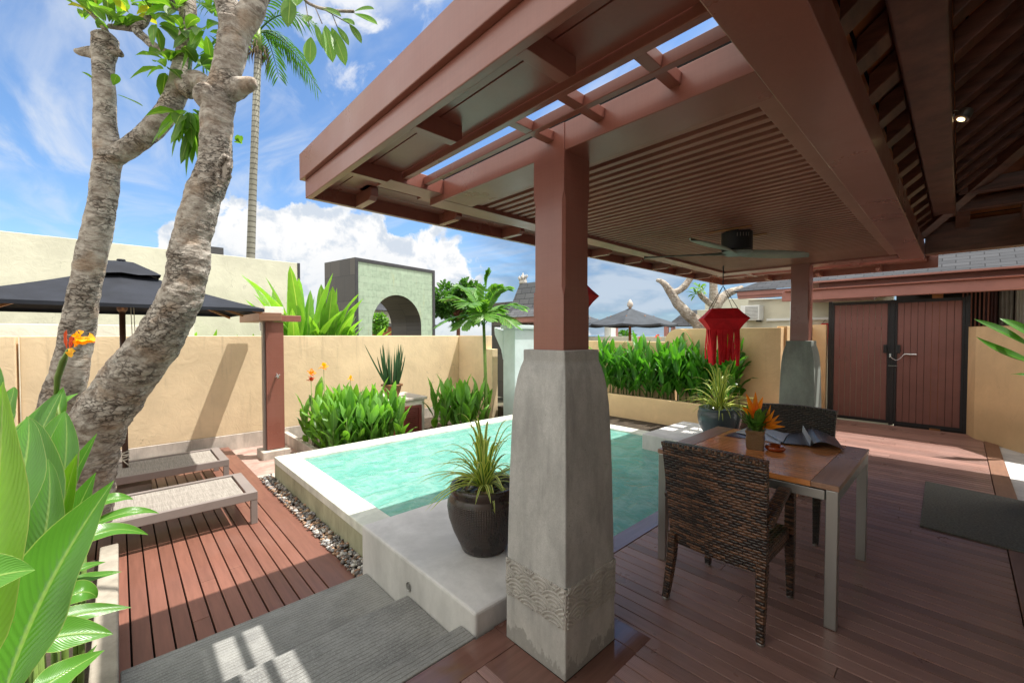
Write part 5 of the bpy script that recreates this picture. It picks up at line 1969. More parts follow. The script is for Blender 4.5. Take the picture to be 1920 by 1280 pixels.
def onz(px, py, z=TZ):
    r = _F + _R * ((px - 960) / F_PX) - _U * ((py - CY) / F_PX)
    t = (z - EYE) / r.z
    return (r.x * t, r.y * t)


mg1 = thing('leaflet', 'white and navy folded leaflets lying flat behind the flower basket', 'leaflet', (*onz(1420, 818), TZ))
page((onz(1358, 817), onz(1395, 806), onz(1425, 826), onz(1448, 812)), lambda t: 0.0, pg_n, mg1)
page((onz(1380, 812), onz(1400, 804), onz(1462, 834), onz(1480, 814)), lambda t: 0.006 + 0.004 * math.sin(t * 6), pg_w, mg1)
page((onz(1430, 812), onz(1440, 807), onz(1468, 833), onz(1476, 818)), lambda t: 0.014, pg_w, mg1)
mg2 = thing('open_magazine', 'open magazine with dark glossy pages near the table corner', 'magazine', (*onz(1515, 835), TZ))
page((onz(1462, 832), onz(1478, 815), onz(1521, 840), onz(1505, 814)), lambda t: 0.004 + 0.010 * t, pg_d, mg2)
page((onz(1519, 841), onz(1504, 813), onz(1583, 847), onz(1566, 824)), lambda t: 0.012 + 0.055 * math.sin(math.pi * min(1, t * 1.02)) ** 0.8 * (1 - 0.75 * t), pg_d, mg2)
page((onz(1519, 841), onz(1504, 813), onz(1522, 840), onz(1507, 812)), lambda t: 0.01 + 0.05 * math.sin(math.pi * t), pg_w, mg2)

# ================================================================ DOOR MAT
MBm = MB()
mc = [(4.56, 0.19), (4.50, -0.36), (5.9, -0.43), (5.98, 0.215)]
dm = MBm.prism([mc[0], mc[3], mc[2], mc[1]][::-1], 'z', 0.003, 0.016).build('door_mat', M['mat_fibre'], bevel=0.003)
tag(dm, 'grey fibre door mat lying on the deck by the glass door', 'mat')

# step light in the platform face
def on_x(px, py, X_):
    r = _F + _R * ((px - 960) / F_PX) - _U * ((py - CY) / F_PX)
    t = X_ / r.x
    return Vector((X_, r.y * t, EYE + r.z * t))


s0 = on_x(767, 1099, 1.272)
q = MB()
n = 20
for rr0, rr1, xx0, xx1 in ((0.030, 0.026, -0.006, -0.006), (0.026, 0.018, -0.006, 0.004)):
    vs = []
    for r_, x_ in ((rr0, xx0), (rr1, xx1)):
        for k in range(n):
            a = 2 * math.pi * k / n
            vs.append(s0 + Vector((x_, r_ * math.cos(a) * 0.85, r_ * math.sin(a))))
    q.add(vs, [(k, (k + 1) % n, n + (k + 1) % n, n + k) for k in range(n)])
q.add([s0 + Vector((-0.0065, 0.018 * math.cos(2 * math.pi * k / n), 0.019 * math.sin(2 * math.pi * k / n))) for k in range(n)], [tuple(range(n))])
q.add([s0 + Vector((x_, 0.0255 * math.cos(2 * math.pi * k / n), 0.030 * math.sin(2 * math.pi * k / n))) for x_ in (0.0, -0.006) for k in range(n)], [(k, (k + 1) % n, n + (k + 1) % n, n + k) for k in range(n)])
tag(q.build('step_light', M['steel'], org=s0), 'small round steel step light set into the plaster platform', 'light fitting')

# ================================================================ SUN LOUNGERS
def lounger(yf, label):
    """flat lounger along X, right end at x=0.935, front edge at y=yf"""
    t = thing('sun_lounger', label, 'sun lounger', (0.0, yf + 0.37, LOW), 'low sun loungers on the timber deck')
    xr, xl, yb, z = 0.935, -1.02, yf + 0.745, 0.03
    tm = M['taupe']
    for (a, b_, c, d) in ((xl, xr, yf, yf + 0.045), (xl, xr, yb - 0.045, yb), (xr - 0.085, xr, yf + 0.045, yb - 0.045), (xl, xl + 0.085, yf + 0.045, yb - 0.045)):
        MB().box(a, b_, c, d, z - 0.075, z).build('frame_rail', tm, t, bevel=0.004)
    for a in (xr - 0.055, xl):
        for b_ in (yf + 0.002, yb - 0.047):
            MB().box(a, a + 0.053, b_, b_ + 0.045, LOW, z - 0.076).build('leg', tm, t, bevel=0.003)
    q = MB()
    nx_, ny_ = 24, 8
    vs = []
    for i in range(nx_ + 1):
        for j in range(ny_ + 1):
            u, v = i / nx_, j / ny_
            vs.append((xl + 0.10 + (xr - xl - 0.20) * u, yf + 0.055 + 0.635 * v, z - 0.012 - 0.012 * math.sin(math.pi * v) * math.sin(math.pi * u) ** 0.4))
    q.add(vs, [(i * 9 + j, (i + 1) * 9 + j, (i + 1) * 9 + j + 1, i * 9 + j + 1) for i in range(nx_) for j in range(ny_)])
    q.build('sling', M['sling'], t, smooth=True)
    return t


lounger(4.50, 'taupe sun lounger nearer the steps, fully in the sun')
lounger(5.90, 'taupe sun lounger nearer the yellow wall, half in the umbrella shade')

# ================================================================ BIG UMBRELLA
UX, UY = 0.035, 6.42
um = thing('patio_umbrella', 'large square black umbrella over the sun loungers', 'umbrella', (UX, UY, LOW))
MB().tube([(UX, UY, LOW + 0.10), (UX, UY, 2.30)], 0.027, 16).build('pole', M['bronze'], um, smooth=True)
MB().box(UX - 0.22, UX + 0.22, UY - 0.18, UY + 0.18, LOW, LOW + 0.095).build('base_block', M['plinth'], um, bevel=0.01)
q = MB()
for k in range(5):
    zz = LOW + 0.38 + k * 0.018
    q.tube([(UX + 0.031 * math.cos(a), UY + 0.031 * math.sin(a), zz + 0.010 * math.sin(a + k * 2)) for a in [2 * math.pi * i / 16 for i in range(17)]], 0.007, 6, cap=False)
q.tube([(UX - 0.03, UY - 0.01, LOW + 0.38), (UX + 0.0, UY - 0.033, LOW + 0.34), (UX + 0.028, UY - 0.015, LOW + 0.30), (UX + 0.03, UY, LOW + 0.26)], 0.006, 6)
q.build('rope', M['rope'], um, smooth=True)
HS, HY = 1.19, 0.97
zr_, za = 1.80, 2.27
q = MB()
N_ = 12


def can_z(u, v):
    # square-ish pyramid that sags between the eight ribs
    m_ = max(abs(u), abs(v))
    z = za + (zr_ - za) * m_ ** 0.93
    a = math.atan2(v, u)
    s_ = abs(math.sin(4 * a / 2 * 1.0)) if m_ > 0 else 0
    return z - 0.035 * m_ * (1 - m_) * 4 * abs(math.sin(2 * a)) * 0.6


vs = []
for i in range(2 * N_ + 1):
    for j in range(2 * N_ + 1):
        u, v = (i - N_) / N_, (j - N_) / N_
        vs.append((UX + u * HS, UY + v * HY, can_z(u, v)))
W_ = 2 * N_ + 1
fs = []
for i in range(2 * N_):
    for j in range(2 * N_):
        a = i * W_ + j
        if (i < N_) == (j < N_):
            fs += [(a, a + W_, a + W_ + 1), (a, a + W_ + 1, a + 1)]
        else:
            fs += [(a, a + W_, a + 1), (a + 1, a + W_, a + W_ + 1)]
q.add(vs, fs)
# valance hanging down from the rim
rim = []
for k in range(2 * N_): rim.append((k, 0))
for k in range(2 * N_): rim.append((2 * N_, k))
for k in range(2 * N_): rim.append((2 * N_ - k, 2 * N_))
for k in range(2 * N_): rim.append((0, 2 * N_ - k))
vs = []
for i, j in rim:
    p = Vector((UX + (i - N_) / N_ * HS, UY + (j - N_) / N_ * HY, can_z((i - N_) / N_, (j - N_) / N_)))
    vs += [p, p - Vector((0, 0, 0.035))]
n = len(rim)
q.add(vs, [(2 * k, 2 * k + 1, 2 * ((k + 1) % n) + 1, 2 * ((k + 1) % n)) for k in range(n)])
cn = q.build('canopy', M['navy_cloth'], um, smooth=False)
# vent cap on top
q = MB()
vs = [(UX, UY, za + 0.06)]
for rr, zz in ((0.12, za + 0.03), (0.32, za - 0.075), (0.38, za - 0.112)):
    for k in range(16):
        a = 2 * math.pi * k / 16
        m_ = max(abs(math.cos(a)), abs(math.sin(a)))
        vs.append((UX + rr * math.cos(a) / m_ * 0.85, UY + rr * math.sin(a) / m_ * 0.85, zz + 0.008 * math.cos(8 * a)))
fs = [(0, 1 + k, 1 + (k + 1) % 16) for k in range(16)]
for r_ in range(2):
    for k in range(16):
        fs.append((1 + r_ * 16 + k, 1 + (r_ + 1) * 16 + k, 1 + (r_ + 1) * 16 + (k + 1) % 16, 1 + r_ * 16 + (k + 1) % 16))
q.add(vs, fs).build('vent_cap', M['navy_cloth'], cn, smooth=True)
MB().lathe([(0.03, 0.045), (0.04, 0.06), (0.034, 0.075), (0.001, 0.08)], (UX, UY, za), 14).build('top_knob', M['navy_cloth'], cn, smooth=True)
for k in range(8):
    a = k * math.pi / 4
    m_ = max(abs(math.cos(a)), abs(math.sin(a)))
    d = Vector((math.cos(a) / m_ * HS, math.sin(a) / m_ * HY, 0))
    L_ = d.length
    d.normalize()
    c0 = Vector((UX, UY, 0))
    r_ = MB().bar(c0 + Vector((0, 0, za - 0.085)) + d * 0.03, c0 + d * (L_ - 0.03) + Vector((0, 0, zr_ - 0.05)), 0.018, 0.026).build('rib', M['timber'], um)
    MB().bar(c0 + d * 0.05 + Vector((0, 0, 1.84)), c0 + d * (L_ * 0.5) + Vector((0, 0, (za + zr_) / 2 - 0.06)), 0.016, 0.022).build('strut', M['timber'], r_)
MB().lathe([(0.03, 1.76), (0.045, 1.78), (0.045, 1.83), (0.075, 1.86), (0.075, 1.885), (0.04, 1.89)], (UX, UY, 0), 18).build('runner_hub', M['trimboard'], um)
q = MB()
for dx in (0.07, 0.095): q.tube([(UX + dx, UY - 0.03, 1.86), (UX + dx + 0.01, UY - 0.03, 1.42)], 0.004, 5)
q.build('pull_cord', M['rope'], um)
q = MB()
for dx in (-0.028, 0.028): q.tube([(-0.80 + dx, 5.32, 1.79), (-0.80 + dx * 0.7, 5.32, 1.60), (-0.795, 5.32, 1.49)], 0.007, 5)
q.build('tie_strap', M['black'], um)

# ================================================================ OUTDOOR SHOWER
sh = thing('outdoor_shower', 'mauve-brown shower column with a short crossbar top and small tap', 'shower', (1.72, 7.2, PATH))
MB().box(1.60, 1.84, 7.06, 7.09, -0.22, 1.70).build('front_board', M['mauve'], sh, bevel=0.004)
MB().box(1.57, 1.598, 7.09, 7.20, -0.30, 1.70).build('side_board', M['taupe'], sh, bevel=0.004)
MB().box(1.60, 1.84, 7.092, 7.20, -0.22, 1.69).build('core', M['mauve'], sh)
MB().box(1.52, 1.90, 6.98, 7.35, PATH, -0.23).build('stone_foot', M['plinth'], sh, bevel=0.012)
MB().box(1.42, 1.705, 6.62, 7.9, 1.70, 1.815).build('long_arm', M['trimboard'], sh, bevel=0.006)
MB().box(1.706, 2.08, 7.02, 7.14, 1.705, 1.80).build('cross_arm', M['mauve'], sh, bevel=0.006)
MB().box(1.60, 1.86, 7.12, 7.3, 1.816, 1.93).build('head_block', M['white_stucco'], sh, bevel=0.006)
MB().lathe([(0.010, 0), (0.010, 0.12)], (1.46, 6.75, 1.56), 8).build('shower_rose', M['chrome'], sh)
q = MB()
q.tube([(1.735, 7.06, 0.89), (1.735, 6.99, 0.89)], 0.014, 10)
q.tube([(1.735, 7.0, 0.89), (1.735, 6.98, 0.85)], 0.010, 8)
for k in range(4):
    a = k * math.pi / 2 + 0.5
    q.tube([(1.735, 6.985, 0.89), (1.735 + 0.035 * math.cos(a), 6.985, 0.89 + 0.035 * math.sin(a))], 0.007, 6)
q.build('tap', M['chrome'], sh, smooth=True)

# ================================================================ PUMP CUPBOARD AND SNAKE PLANT
pc = thing('cupboard', 'whitewashed masonry cupboard with a red-brown louvred door in the flower bed', 'cupboard', (3.65, 6.9, -0.4))
MB().box(3.20, 4.08, 6.70, 7.5, -0.45, 0.33).build('body', M['white_stucco'], pc, bevel=0.012)
MB().box(3.15, 4.12, 6.66, 7.5, 0.331, 0.38).build('slab_top', M['plinth'], pc, bevel=0.01)
dr = MB().box(3.34, 3.99, 6.665, 6.70, -0.36, 0.24).build('door', M['redbrown'], pc, bevel=0.004)
q = MB()
for k in range(14): q.box(3.42, 3.91, 6.652, 6.664, -0.28 + k * 0.034, -0.262 + k * 0.034)
q.build('louvres', M['redbrown'], dr)
MB().box(3.34, 3.40, 6.645, 6.664, -0.36, 0.24).box(3.93, 3.99, 6.645, 6.664, -0.36, 0.24).box(3.40, 3.93, 6.645, 6.664, 0.19, 0.24).box(3.40, 3.93, 6.645, 6.664, -0.36, -0.30).build('door_frame', M['redbrown'], dr, bevel=0.003)
sc = Vector((3.55, 6.92, 0.381))
sn = thing('snake_plant', 'snake plant with upright striped leaves in a scalloped brown pot', 'potted plant', sc)
prof = [(0.105, 0), (0.12, 0.012), (0.112, 0.03), (0.135, 0.09), (0.158, 0.17), (0.165, 0.215), (0.185, 0.225), (0.188, 0.25), (0.160, 0.25), (0.155, 0.21), (0.001, 0.205)]
m_ = MB().lathe(prof, sc, 36)
for i, p in enumerate(m_.v):
    ring_ = i // 36
    if ring_ in (6, 7):
        a = 2 * math.pi * (i % 36) / 36
        m_.v[i] = p + Vector((0, 0, -0.012 * (1 + math.cos(9 * a)) * 0.5)) + (Vector((math.cos(a), math.sin(a), 0)) * 0.006 * math.cos(9 * a))
m_.build('pot', M['terracotta'], sn, smooth=True)
q = MB()
rl = random.Random(11)
for k in range(60):
    a = rl.uniform(0, 6.28)
    r0 = 0.11 * math.sqrt(rl.random())
    b0 = sc + Vector((r0 * math.cos(a), r0 * math.sin(a), 0.20))
    L_ = rl.uniform(0.42, 0.82)
    lean = rl.uniform(0.02, 0.16)
    if k == 0: a, L_, lean = math.pi * 0.97, 0.85, 0.40
    tip = b0 + Vector((lean * math.cos(a), lean * math.sin(a), L_ * (0.95 if k else 0.9)))
    mid = (b0 + tip) / 2 + Vector((0.02 * math.cos(a), 0.02 * math.sin(a), 0))
    q.leaf(b0, mid, tip, rl.uniform(0.028, 0.045), (math.cos(a + 1.3), math.sin(a + 1.3), 0.1), 0.35, 8, 'strap')
q.build('leaves', M['leaf_snake'], sn, smooth=True)

# ================================================================ POTS WITH STRAPPY PLANTS
def strap_plant(c, n, L0, L1, W_, parent, seed, low=0.3):
    rl = random.Random(seed)
    q = MB()
    for k in range(n):
        a = rl.uniform(0, 6.28)
        up = rl.uniform(low, 1.0)
        L_ = rl.uniform(L0, L1)
        hx = L_ * (0.35 + 0.6 * (1 - up))
        hz = L_ * (0.15 + 0.85 * up ** 1.3)
        b0 = c + Vector((rl.uniform(-.02, .02), rl.uniform(-.02, .02), 0))
        d = Vector((math.cos(a), math.sin(a), 0))
        if rl.random() < 0.30: hz *= -0.15
        tip = b0 + d * hx + Vector((0, 0, hz))
        mid = b0 + d * hx * 0.42 + Vector((0, 0, max(hz, 0.05) * 0.95 + 0.09 * L_ / 0.4))
        q.leaf(b0, mid, tip, W_ * rl.uniform(.75, 1.15), (0, 0, 1) if up < 0.85 else (d.x, d.y, 0.4), 0.4, 9, 'strap')
    return q.build('leaves', M['leaf_strap'], parent, smooth=True)


p1 = Vector((1.725, 2.105, 0.118))
pt = thing('planter_jar', 'large dark brown textured jar with a striped strappy plant beside the near column', 'planter', p1)
prof = [(0.125, 0.0), (0.135, 0.008), (0.152, 0.05), (0.188, 0.13), (0.213, 0.21), (0.222, 0.275), (0.217, 0.325), (0.204, 0.345), (0.200, 0.352), (0.206, 0.362), (0.205, 0.392), (0.199, 0.402), (0.178, 0.402), (0.172, 0.392), (0.170, 0.36), (0.001, 0.355)]
prof = [(a * 1.08, b_ * 1.05) for a, b_ in prof]
MB().lathe(prof, p1, 64).build('jar', M['jar'], pt, smooth=True)
q = MB()
rl = random.Random(3)
for k in range(120):
    a, r_ = rl.uniform(0, 6.28), 0.16 * math.sqrt(rl.random())
    q.blob((p1.x + r_ * math.cos(a), p1.y + r_ * math.sin(a), p1.z + 0.378), rl.uniform(.007, .014), 1.1, .9, .6, 7, 4)
q.build('stones', M['pebble'], pt, smooth=True)
strap_plant(p1 + Vector((0.0, 0.0, 0.37)), 90, 0.34, 0.54, 0.030, pt, 21, 0.0)
p2 = Vector((5.62, 2.10, 0.191))
pt2 = thing('planter_bowl', 'round blue-grey pot with a striped strappy plant on the far plaster block', 'planter', p2)
prof = [(0.13, 0.0), (0.15, 0.01), (0.215, 0.10), (0.25, 0.20), (0.258, 0.27), (0.25, 0.325), (0.238, 0.345), (0.244, 0.36), (0.243, 0.378), (0.215, 0.378), (0.21, 0.34), (0.001, 0.335)]
MB().lathe(prof, p2, 48).build('pot', M['bluegrey'], pt2, smooth=True)
strap_plant(p2 + Vector((0, 0, 0.335)), 90, 0.42, 0.72, 0.034, pt2, 5, 0.0)


# ================================================================ CANNA / GINGER CLUMPS
def canna_mesh(seed, h, nl, L0, L1, W_, spread=0.5, stem_r=0.008, start=0.15):
    rl = random.Random(seed)
    st, lf = MB(), MB()
    lx, ly = rl.uniform(-.05, .05), rl.uniform(-.05, .05)
    st.tube([(0, 0, 0), (lx * 0.4, ly * 0.4, h * 0.5), (lx, ly, h)], [stem_r, stem_r * 0.9, stem_r * 0.4], 6)
    a = rl.uniform(0, 6.28)
    for k in range(nl):
        f = start + (1 - start) * (k + 0.3) / nl
        b0 = Vector((lx * f, ly * f, h * f * 0.95))
        a += 2.4 + rl.uniform(-.5, .5)
        L_ = rl.uniform(L0, L1) * (1.0 - 0.25 * abs(f - 0.6))
        tilt = rl.uniform(0.25, 0.75) * spread * (1.25 - f * 0.75)
        d = Vector((math.cos(a), math.sin(a), 0))
        tip = b0 + d * (L_ * math.sin(tilt * 1.5)) + Vector((0, 0, L_ * math.cos(tilt * 1.5)))
        mid = b0 + d * (L_ * 0.28 * math.sin(tilt)) + Vector((0, 0, L_ * 0.62))
        lf.leaf(b0, mid, tip, W_ * rl.uniform(.8, 1.15), (d.x * 0.9 + 0.01, d.y * 0.9, 0.35), 0.35, 8, 'canna', 0.12, rl.uniform(0, 6))
    return st, lf, Vector((lx, ly, h))


def plant_proto(name, seed, h, nl, L0, L1, W_, leafm, spread, start, stem_r=0.008):
    t = thing(name, 'plant', 'plant')
    st, lf, top = canna_mesh(seed, h, nl, L0, L1, W_, spread, stem_r, start)
    st.build('stem', M['stem'], t, smooth=True)
    lf.build('leaves', leafm, t, smooth=True)
    return t, top


def flower(parent, c, s=1.0, mat_='petal_orange', seed=0):
    rl = random.Random(seed)
    q = MB()
    c = Vector(c)
    for k in range(11):
        a = rl.uniform(0, 6.28)
        el = rl.uniform(-0.3, 1.2)
        d = Vector((math.cos(a) * math.cos(el), math.sin(a) * math.cos(el), math.sin(el)))
        b0 = c + Vector((rl.uniform(-.012, .012), rl.uniform(-.012, .012), rl.uniform(-.02, .03))) * s
        q.leaf(b0, b0 + d * 0.03 * s + Vector((0, 0, 0.012 * s)), b0 + d * 0.062 * s, 0.034 * s, (0, 0, 1), 0.3, 5, 'oval', 0.5, k)
    return q.build('flower', M[mat_], parent, smooth=True)


protos = [plant_proto('canna_plant', 100 + k, 0.52 + 0.06 * (k % 3), 8, 0.28, 0.42, 0.105, M['leaf_canna'], 0.8, 0.12) for k in range(6)]
rl = random.Random(42)


def scatter(spots, protos_, z, lab, grp, s0=0.85, s1=1.15, used=set()):
    out_ = []
    for i, (x_, y_) in enumerate(spots):
        k = i % len(protos_)
        p, top = protos_[k]
        sc_ = rl.uniform(s0, s1)
        key = p.name
        if key not in used:
            used.add(key)
            p.location = (x_, y_, z)
            p.rotation_euler = (0, 0, rl.uniform(0, 6.28))
            p.scale = (sc_,) * 3
            p['label'], p['group'] = lab, grp
            r_ = p
        else:
            r_ = dup(p, (x_, y_, z), rl.uniform(0, 6.28), lab, grp, sc_)
        out_.append((r_, top))
    return out_


def clump(x0, x1, y0, y1, n):
    s_ = []
    tries = 0
    while len(s_) < n and tries < 4000:
        tries += 1
        p = (rl.uniform(x0, x1), rl.uniform(y0, y1))
        if all((p[0] - a) ** 2 + (p[1] - b_) ** 2 > 0.0105 for a, b_ in s_): s_.append(p)
    return s_


sA = clump(2.18, 3.0, 5.95, 6.5, 28) + clump(2.15, 2.75, 6.5, 7.2, 14) + clump(3.0, 3.2, 5.9, 6.2, 3)
A = scatter(sA, protos, -0.32, 'leafy green canna plant in the dense clump between the shower and the cupboard', 'canna plants left of the cupboard', 1.0, 1.36)
sB = clump(4.2, 5.25, 6.1, 6.9, 22)
B = scatter(sB, protos, -0.32, 'leafy green canna plant in the bed between the cupboard and the young palm', 'canna plants right of the cupboard', 0.98, 1.3)
# flower spikes on the left clump
for (px, py, d_, nm, mt, lb) in ((583, 704, 7.3, 0, 'petal_orange', 'orange canna flower spike, left and lower of the pair by the shower'), (607, 690, 7.4, 1, 'petal_yellow', 'yellow-orange canna flower spike standing tallest by the shower'), (657, 712, 7.2, 2, 'petal_yellow', 'small yellow canna bloom just above the leaves')):
    p = at(px, py, d_ * 0.9)
    t = thing('canna_flower', lb, 'flower', (p.x, p.y, -0.32))
    MB().tube([(p.x + 0.02, p.y, -0.3), (p.x, p.y, p.z)], [0.008, 0.004], 6).build('stem', M['stem'], t, smooth=True)
    flower(t, p, 1.35 if nm != 2 else 0.9, mt, nm)
    if nm == 0: flower(t, p - Vector((0, 0, 0.07)), 1.0, 'petal_red', 9)

# hedge on the right
hproto = [plant_proto('hedge_plant', 200 + k, 0.60 + 0.10 * (k % 3), 12, 0.26, 0.42, 0.10, M['leaf_hedge'], 0.95, 0.16, 0.010) for k in range(6)]
sH = []
y = 2.45
while y < 5.05:
    for x_ in (7.0, 7.18, 7.36):
        sH.append((x_ + rl.uniform(-.05, .05), y + rl.uniform(-.05, .05)))
    y += 0.165
HO = scatter(sH, hproto, 0.30, 'glossy dark green ginger plant in the trough hedge along the far wall', 'hedge plants in the trough', 0.88, 1.32)
ORD = ['first', 'second', 'third', 'fourth', 'fifth', 'sixth', 'seventh', 'eighth', 'ninth', 'tenth', 'eleventh', 'twelfth', 'thirteenth', 'fourteenth', 'fifteenth', 'sixteenth', 'seventeenth', 'eighteenth']
for r_, rn in enumerate(('front', 'middle', 'back')):
    row_ = [o_ for i, (o_, t__) in enumerate(HO) if i % 3 == r_]
    row_.sort(key=lambda o_: -o_.location.y)
    for i, o_ in enumerate(row_):
        o_['label'] = 'glossy ginger plant in the trough, %s row, %s from the left' % (rn, ORD[i])
for px, py in ((1204, 636), (1232, 634)):
    p = at(px, py, 10.3)
    t = thing('red_flower', ('orange-red flower head above the hedge, left one' if px < 1210 else 'orange-red flower head above the hedge, right one'), 'flower', p)
    flower(t, p, 1.6, 'petal_red', px)
    MB().tube([p - Vector((0, 0, 0.5)), p], 0.008, 5).build('stem', M['stem'], t)

# heliconia behind the left walls
hel = []
for k in range(4):
    rk = random.Random(300 + k)
    t = thing('heliconia', 'plant', 'plant')
    q = MB()
    s2 = MB()
    for j in range(9):
        a = rk.uniform(0, 6.28)
        lean = rk.uniform(0.05, 0.5)
        L_ = rk.uniform(0.8, 1.15)
        b0 = Vector((rk.uniform(-.12, .12), rk.uniform(-.12, .12), 0))
        st_h = rk.uniform(0.9, 1.45)
        d = Vector((math.cos(a), math.sin(a), 0))
        m0 = b0 + d * lean * 0.3 + Vector((0, 0, st_h))
        tip = m0 + d * (L_ * math.sin(lean * 1.4)) + Vector((0, 0, L_ * math.cos(lean * 1.4)))
        mid = m0 + d * L_ * 0.12 + Vector((0, 0, L_ * 0.55))
        s2.tube([b0, (b0 + m0) / 2, m0], [0.018, 0.014, 0.008], 6)
        q.leaf(m0, mid, tip, rk.uniform(.15, .24), (d.x, d.y, 0.3), 0.4, 10, 'paddle', 0.15, j)
    s2.build('stems', M['stem'], t, smooth=True)
    q.build('leaves', M['leaf_heliconia'], t, smooth=True)
    hel.append(t)
hspots = []
for px, d_, s_ in ((10, 11.2, .72), (55, 11.4, .74), (95, 11.0, .72), (150, 9.6, .70), (190, 10.2, .74), (240, 9.8, .70), (285, 9.6, .74), (330, 9.5, .76), (375, 9.3, .78), (420, 9.0, .74), (465, 9.2, .70), (352, 9.9, .8), (560, 8.1, 1.02), (585, 7.9, .92), (620, 8.0, .90), (650, 7.8, .80), (560, 9.0, 1.0), (600, 8.7, .95), (635, 8.9, .82), (668, 9.0, .72), (690, 8.6, .6), (765, 9.5, .62)):
    p = at(px, 628, d_)
    if p.y < 8.75: p.y = 8.75 + rl.uniform(0, .25)
    if px < 130: p.y = max(p.y, 9.85)
    hspots.append((p.x, p.y, s_ * (1.38 if 500 < px < 700 else 1.22 if px < 500 else 1.05), px))
zone = lambda q_: 0 if q_ < 130 else (1 if q_ < 500 else 2)
for i, (x_, y_, s_, px) in enumerate(hspots):
    k = i % 4
    od_ = ORD[sorted([h[3] + h[1] * 0.01 for h in hspots if zone(h[3]) == zone(px)]).index(px + y_ * 0.01)]
    lab = 'lime green paddle-leaved plant between the shower and the stone arch' if px > 500 else ('lime green paddle-leaved plant behind the low pale wall' if px < 130 else 'lime green paddle-leaved plant behind the yellow wall, under the umbrella')
    lab += ', ' + od_ + ' from the left'
    grp = 'paddle-leaved plants ' + ('right of the shower' if px > 500 else ('at the far left' if px < 130 else 'behind the yellow wall'))
    if i < 4:
        h_ = hel[k]
        h_.location = (x_, y_, -0.6)
        h_.scale = (s_,) * 3
        h_['label'], h_['group'] = lab, grp
    else:
        dup(hel[k], (x_, y_, -0.6), rl.uniform(0, 6.28), lab, grp, s_)

# ================================================================ YOUNG PALM
pb = Vector((5.25, 6.25, -0.32))
yp = thing('young_palm', 'young palm with ragged fishtail fronds and a thin green stem', 'palm', pb)
cr = Vector((at(907, 600, 8.0).x, at(907, 600, 8.0).y, 1.72))
pb = Vector((cr.x + 0.03, cr.y - 0.03, -0.32))
yp.location = pb
yp['_org'] = tuple(pb)
MB().tube([pb, pb.lerp(cr, .5) + Vector((.015, 0, 0)), cr], [0.040, 0.033, 0.028], 12).build('trunk', M['stem'], yp, smooth=True)
rp = random.Random(8)


def frond(q, b0, b1, b2, n, Ll, Wl, droop=0.35, rr=0.008, st=0.22):
    pts = [b0 * (1 - t) ** 2 + b1 * 2 * t * (1 - t) + b2 * t * t for t in [i / n for i in range(n + 1)]]
    q.tube(pts, [rr * (1 - 0.75 * i / n) for i in range(n + 1)], 5)
    for i in range(n + 1):
        t = i / n
        if t < st: continue
        tg = (pts[min(i + 1, n)] - pts[max(i - 1, 0)]).normalized()
        sd = tg.cross(Vector((0, 0, 1)))
        if sd.length < 0.1: sd = Vector((1, 0, 0))
        sd.normalize()
        up = sd.cross(tg)
        ll = Ll * (0.55 + 0.45 * math.sin(math.pi * (t - st) / (1.02 - st)))
        for sg in (-1, 1):
            d = (sd * sg * 0.85 + tg * 0.65 + up * 0.12).normalized()
            tip = pts[i] + d * ll * rp.uniform(.85, 1.1) - Vector((0, 0, droop * ll * rp.uniform(.5, 1.2)))
            mid = pts[i] + d * ll * 0.5 + up * 0.02
            q.leaf(pts[i], mid, tip, Wl * rp.uniform(.8, 1.15), up, -0.3, 4, 'fan')


for (dx, dz, dy) in ((-0.75, 0.55, 0.0), (-0.45, 0.80, 0.25), (0.10, 1.05, 0.0), (0.42, 0.75, -0.2), (0.78, 0.40, 0.1), (-0.85, 0.05, -0.2), (-0.38, 0.0, -0.5), (0.55, 0.05, -0.4), (0.2, 0.35, 0.6), (-0.25, 0.4, -0.6), (0.05, 0.15, -0.65)):
    q = MB()
    d = _R * dx + _Fh * dy
    b0 = cr + Vector((0, 0, -0.05))
    tip = cr + d * 0.92 + Vector((0, 0, dz * 0.92 - 0.05))
    mid = cr + d * 0.35 + Vector((0, 0, dz * 0.55 + 0.25))
    frond(q, b0, mid, tip, 17, 0.42, 0.11, 0.25, 0.009)
    q.build('frond', M['leaf_palm'], yp, smooth=True)

# ================================================================ TALL PALM
tp = thing('tall_palm', 'tall slender palm with a ringed grey trunk behind the frangipani', 'palm', at(465, 628, 16) * 1)
b_ = at(465, 640, 16)
t_ = at(484, 96, 16)
tp.location = (b_.x, b_.y, -0.6)
tp['_org'] = (b_.x, b_.y, -0.6)
MB().tube([Vector((b_.x, b_.y, -0.6)), b_, b_.lerp(at(475, 330, 16), 1.0), t_], [0.19, 0.165, 0.13, 0.12], 20).build('trunk', M['palmbark'], tp, smooth=True)
q = MB()
for k in range(60):
    a = rp.uniform(0, 6.28)
    d = Vector((math.cos(a), math.sin(a), 0))
    b0 = t_ + d * 0.16 + Vector((0, 0, rp.uniform(-.1, .35)))
    q.leaf(b0, b0 + d * 0.2 + Vector((0, 0, 0.05)), b0 + d * rp.uniform(.12, .3) - Vector((0, 0, rp.uniform(.3, .6))), 0.07, d, 0.3, 4, 'strap')
q.build('dead_sheath', paint('dry_palm_sheath', (0.16, 0.115, 0.08), 0.9, 0.3, 8), tp)
MB().tube([t_, t_ + Vector((0, 0, 0.9))], [0.17, 0.11], 12).build('crown_shaft', M['stem'], tp, smooth=True)
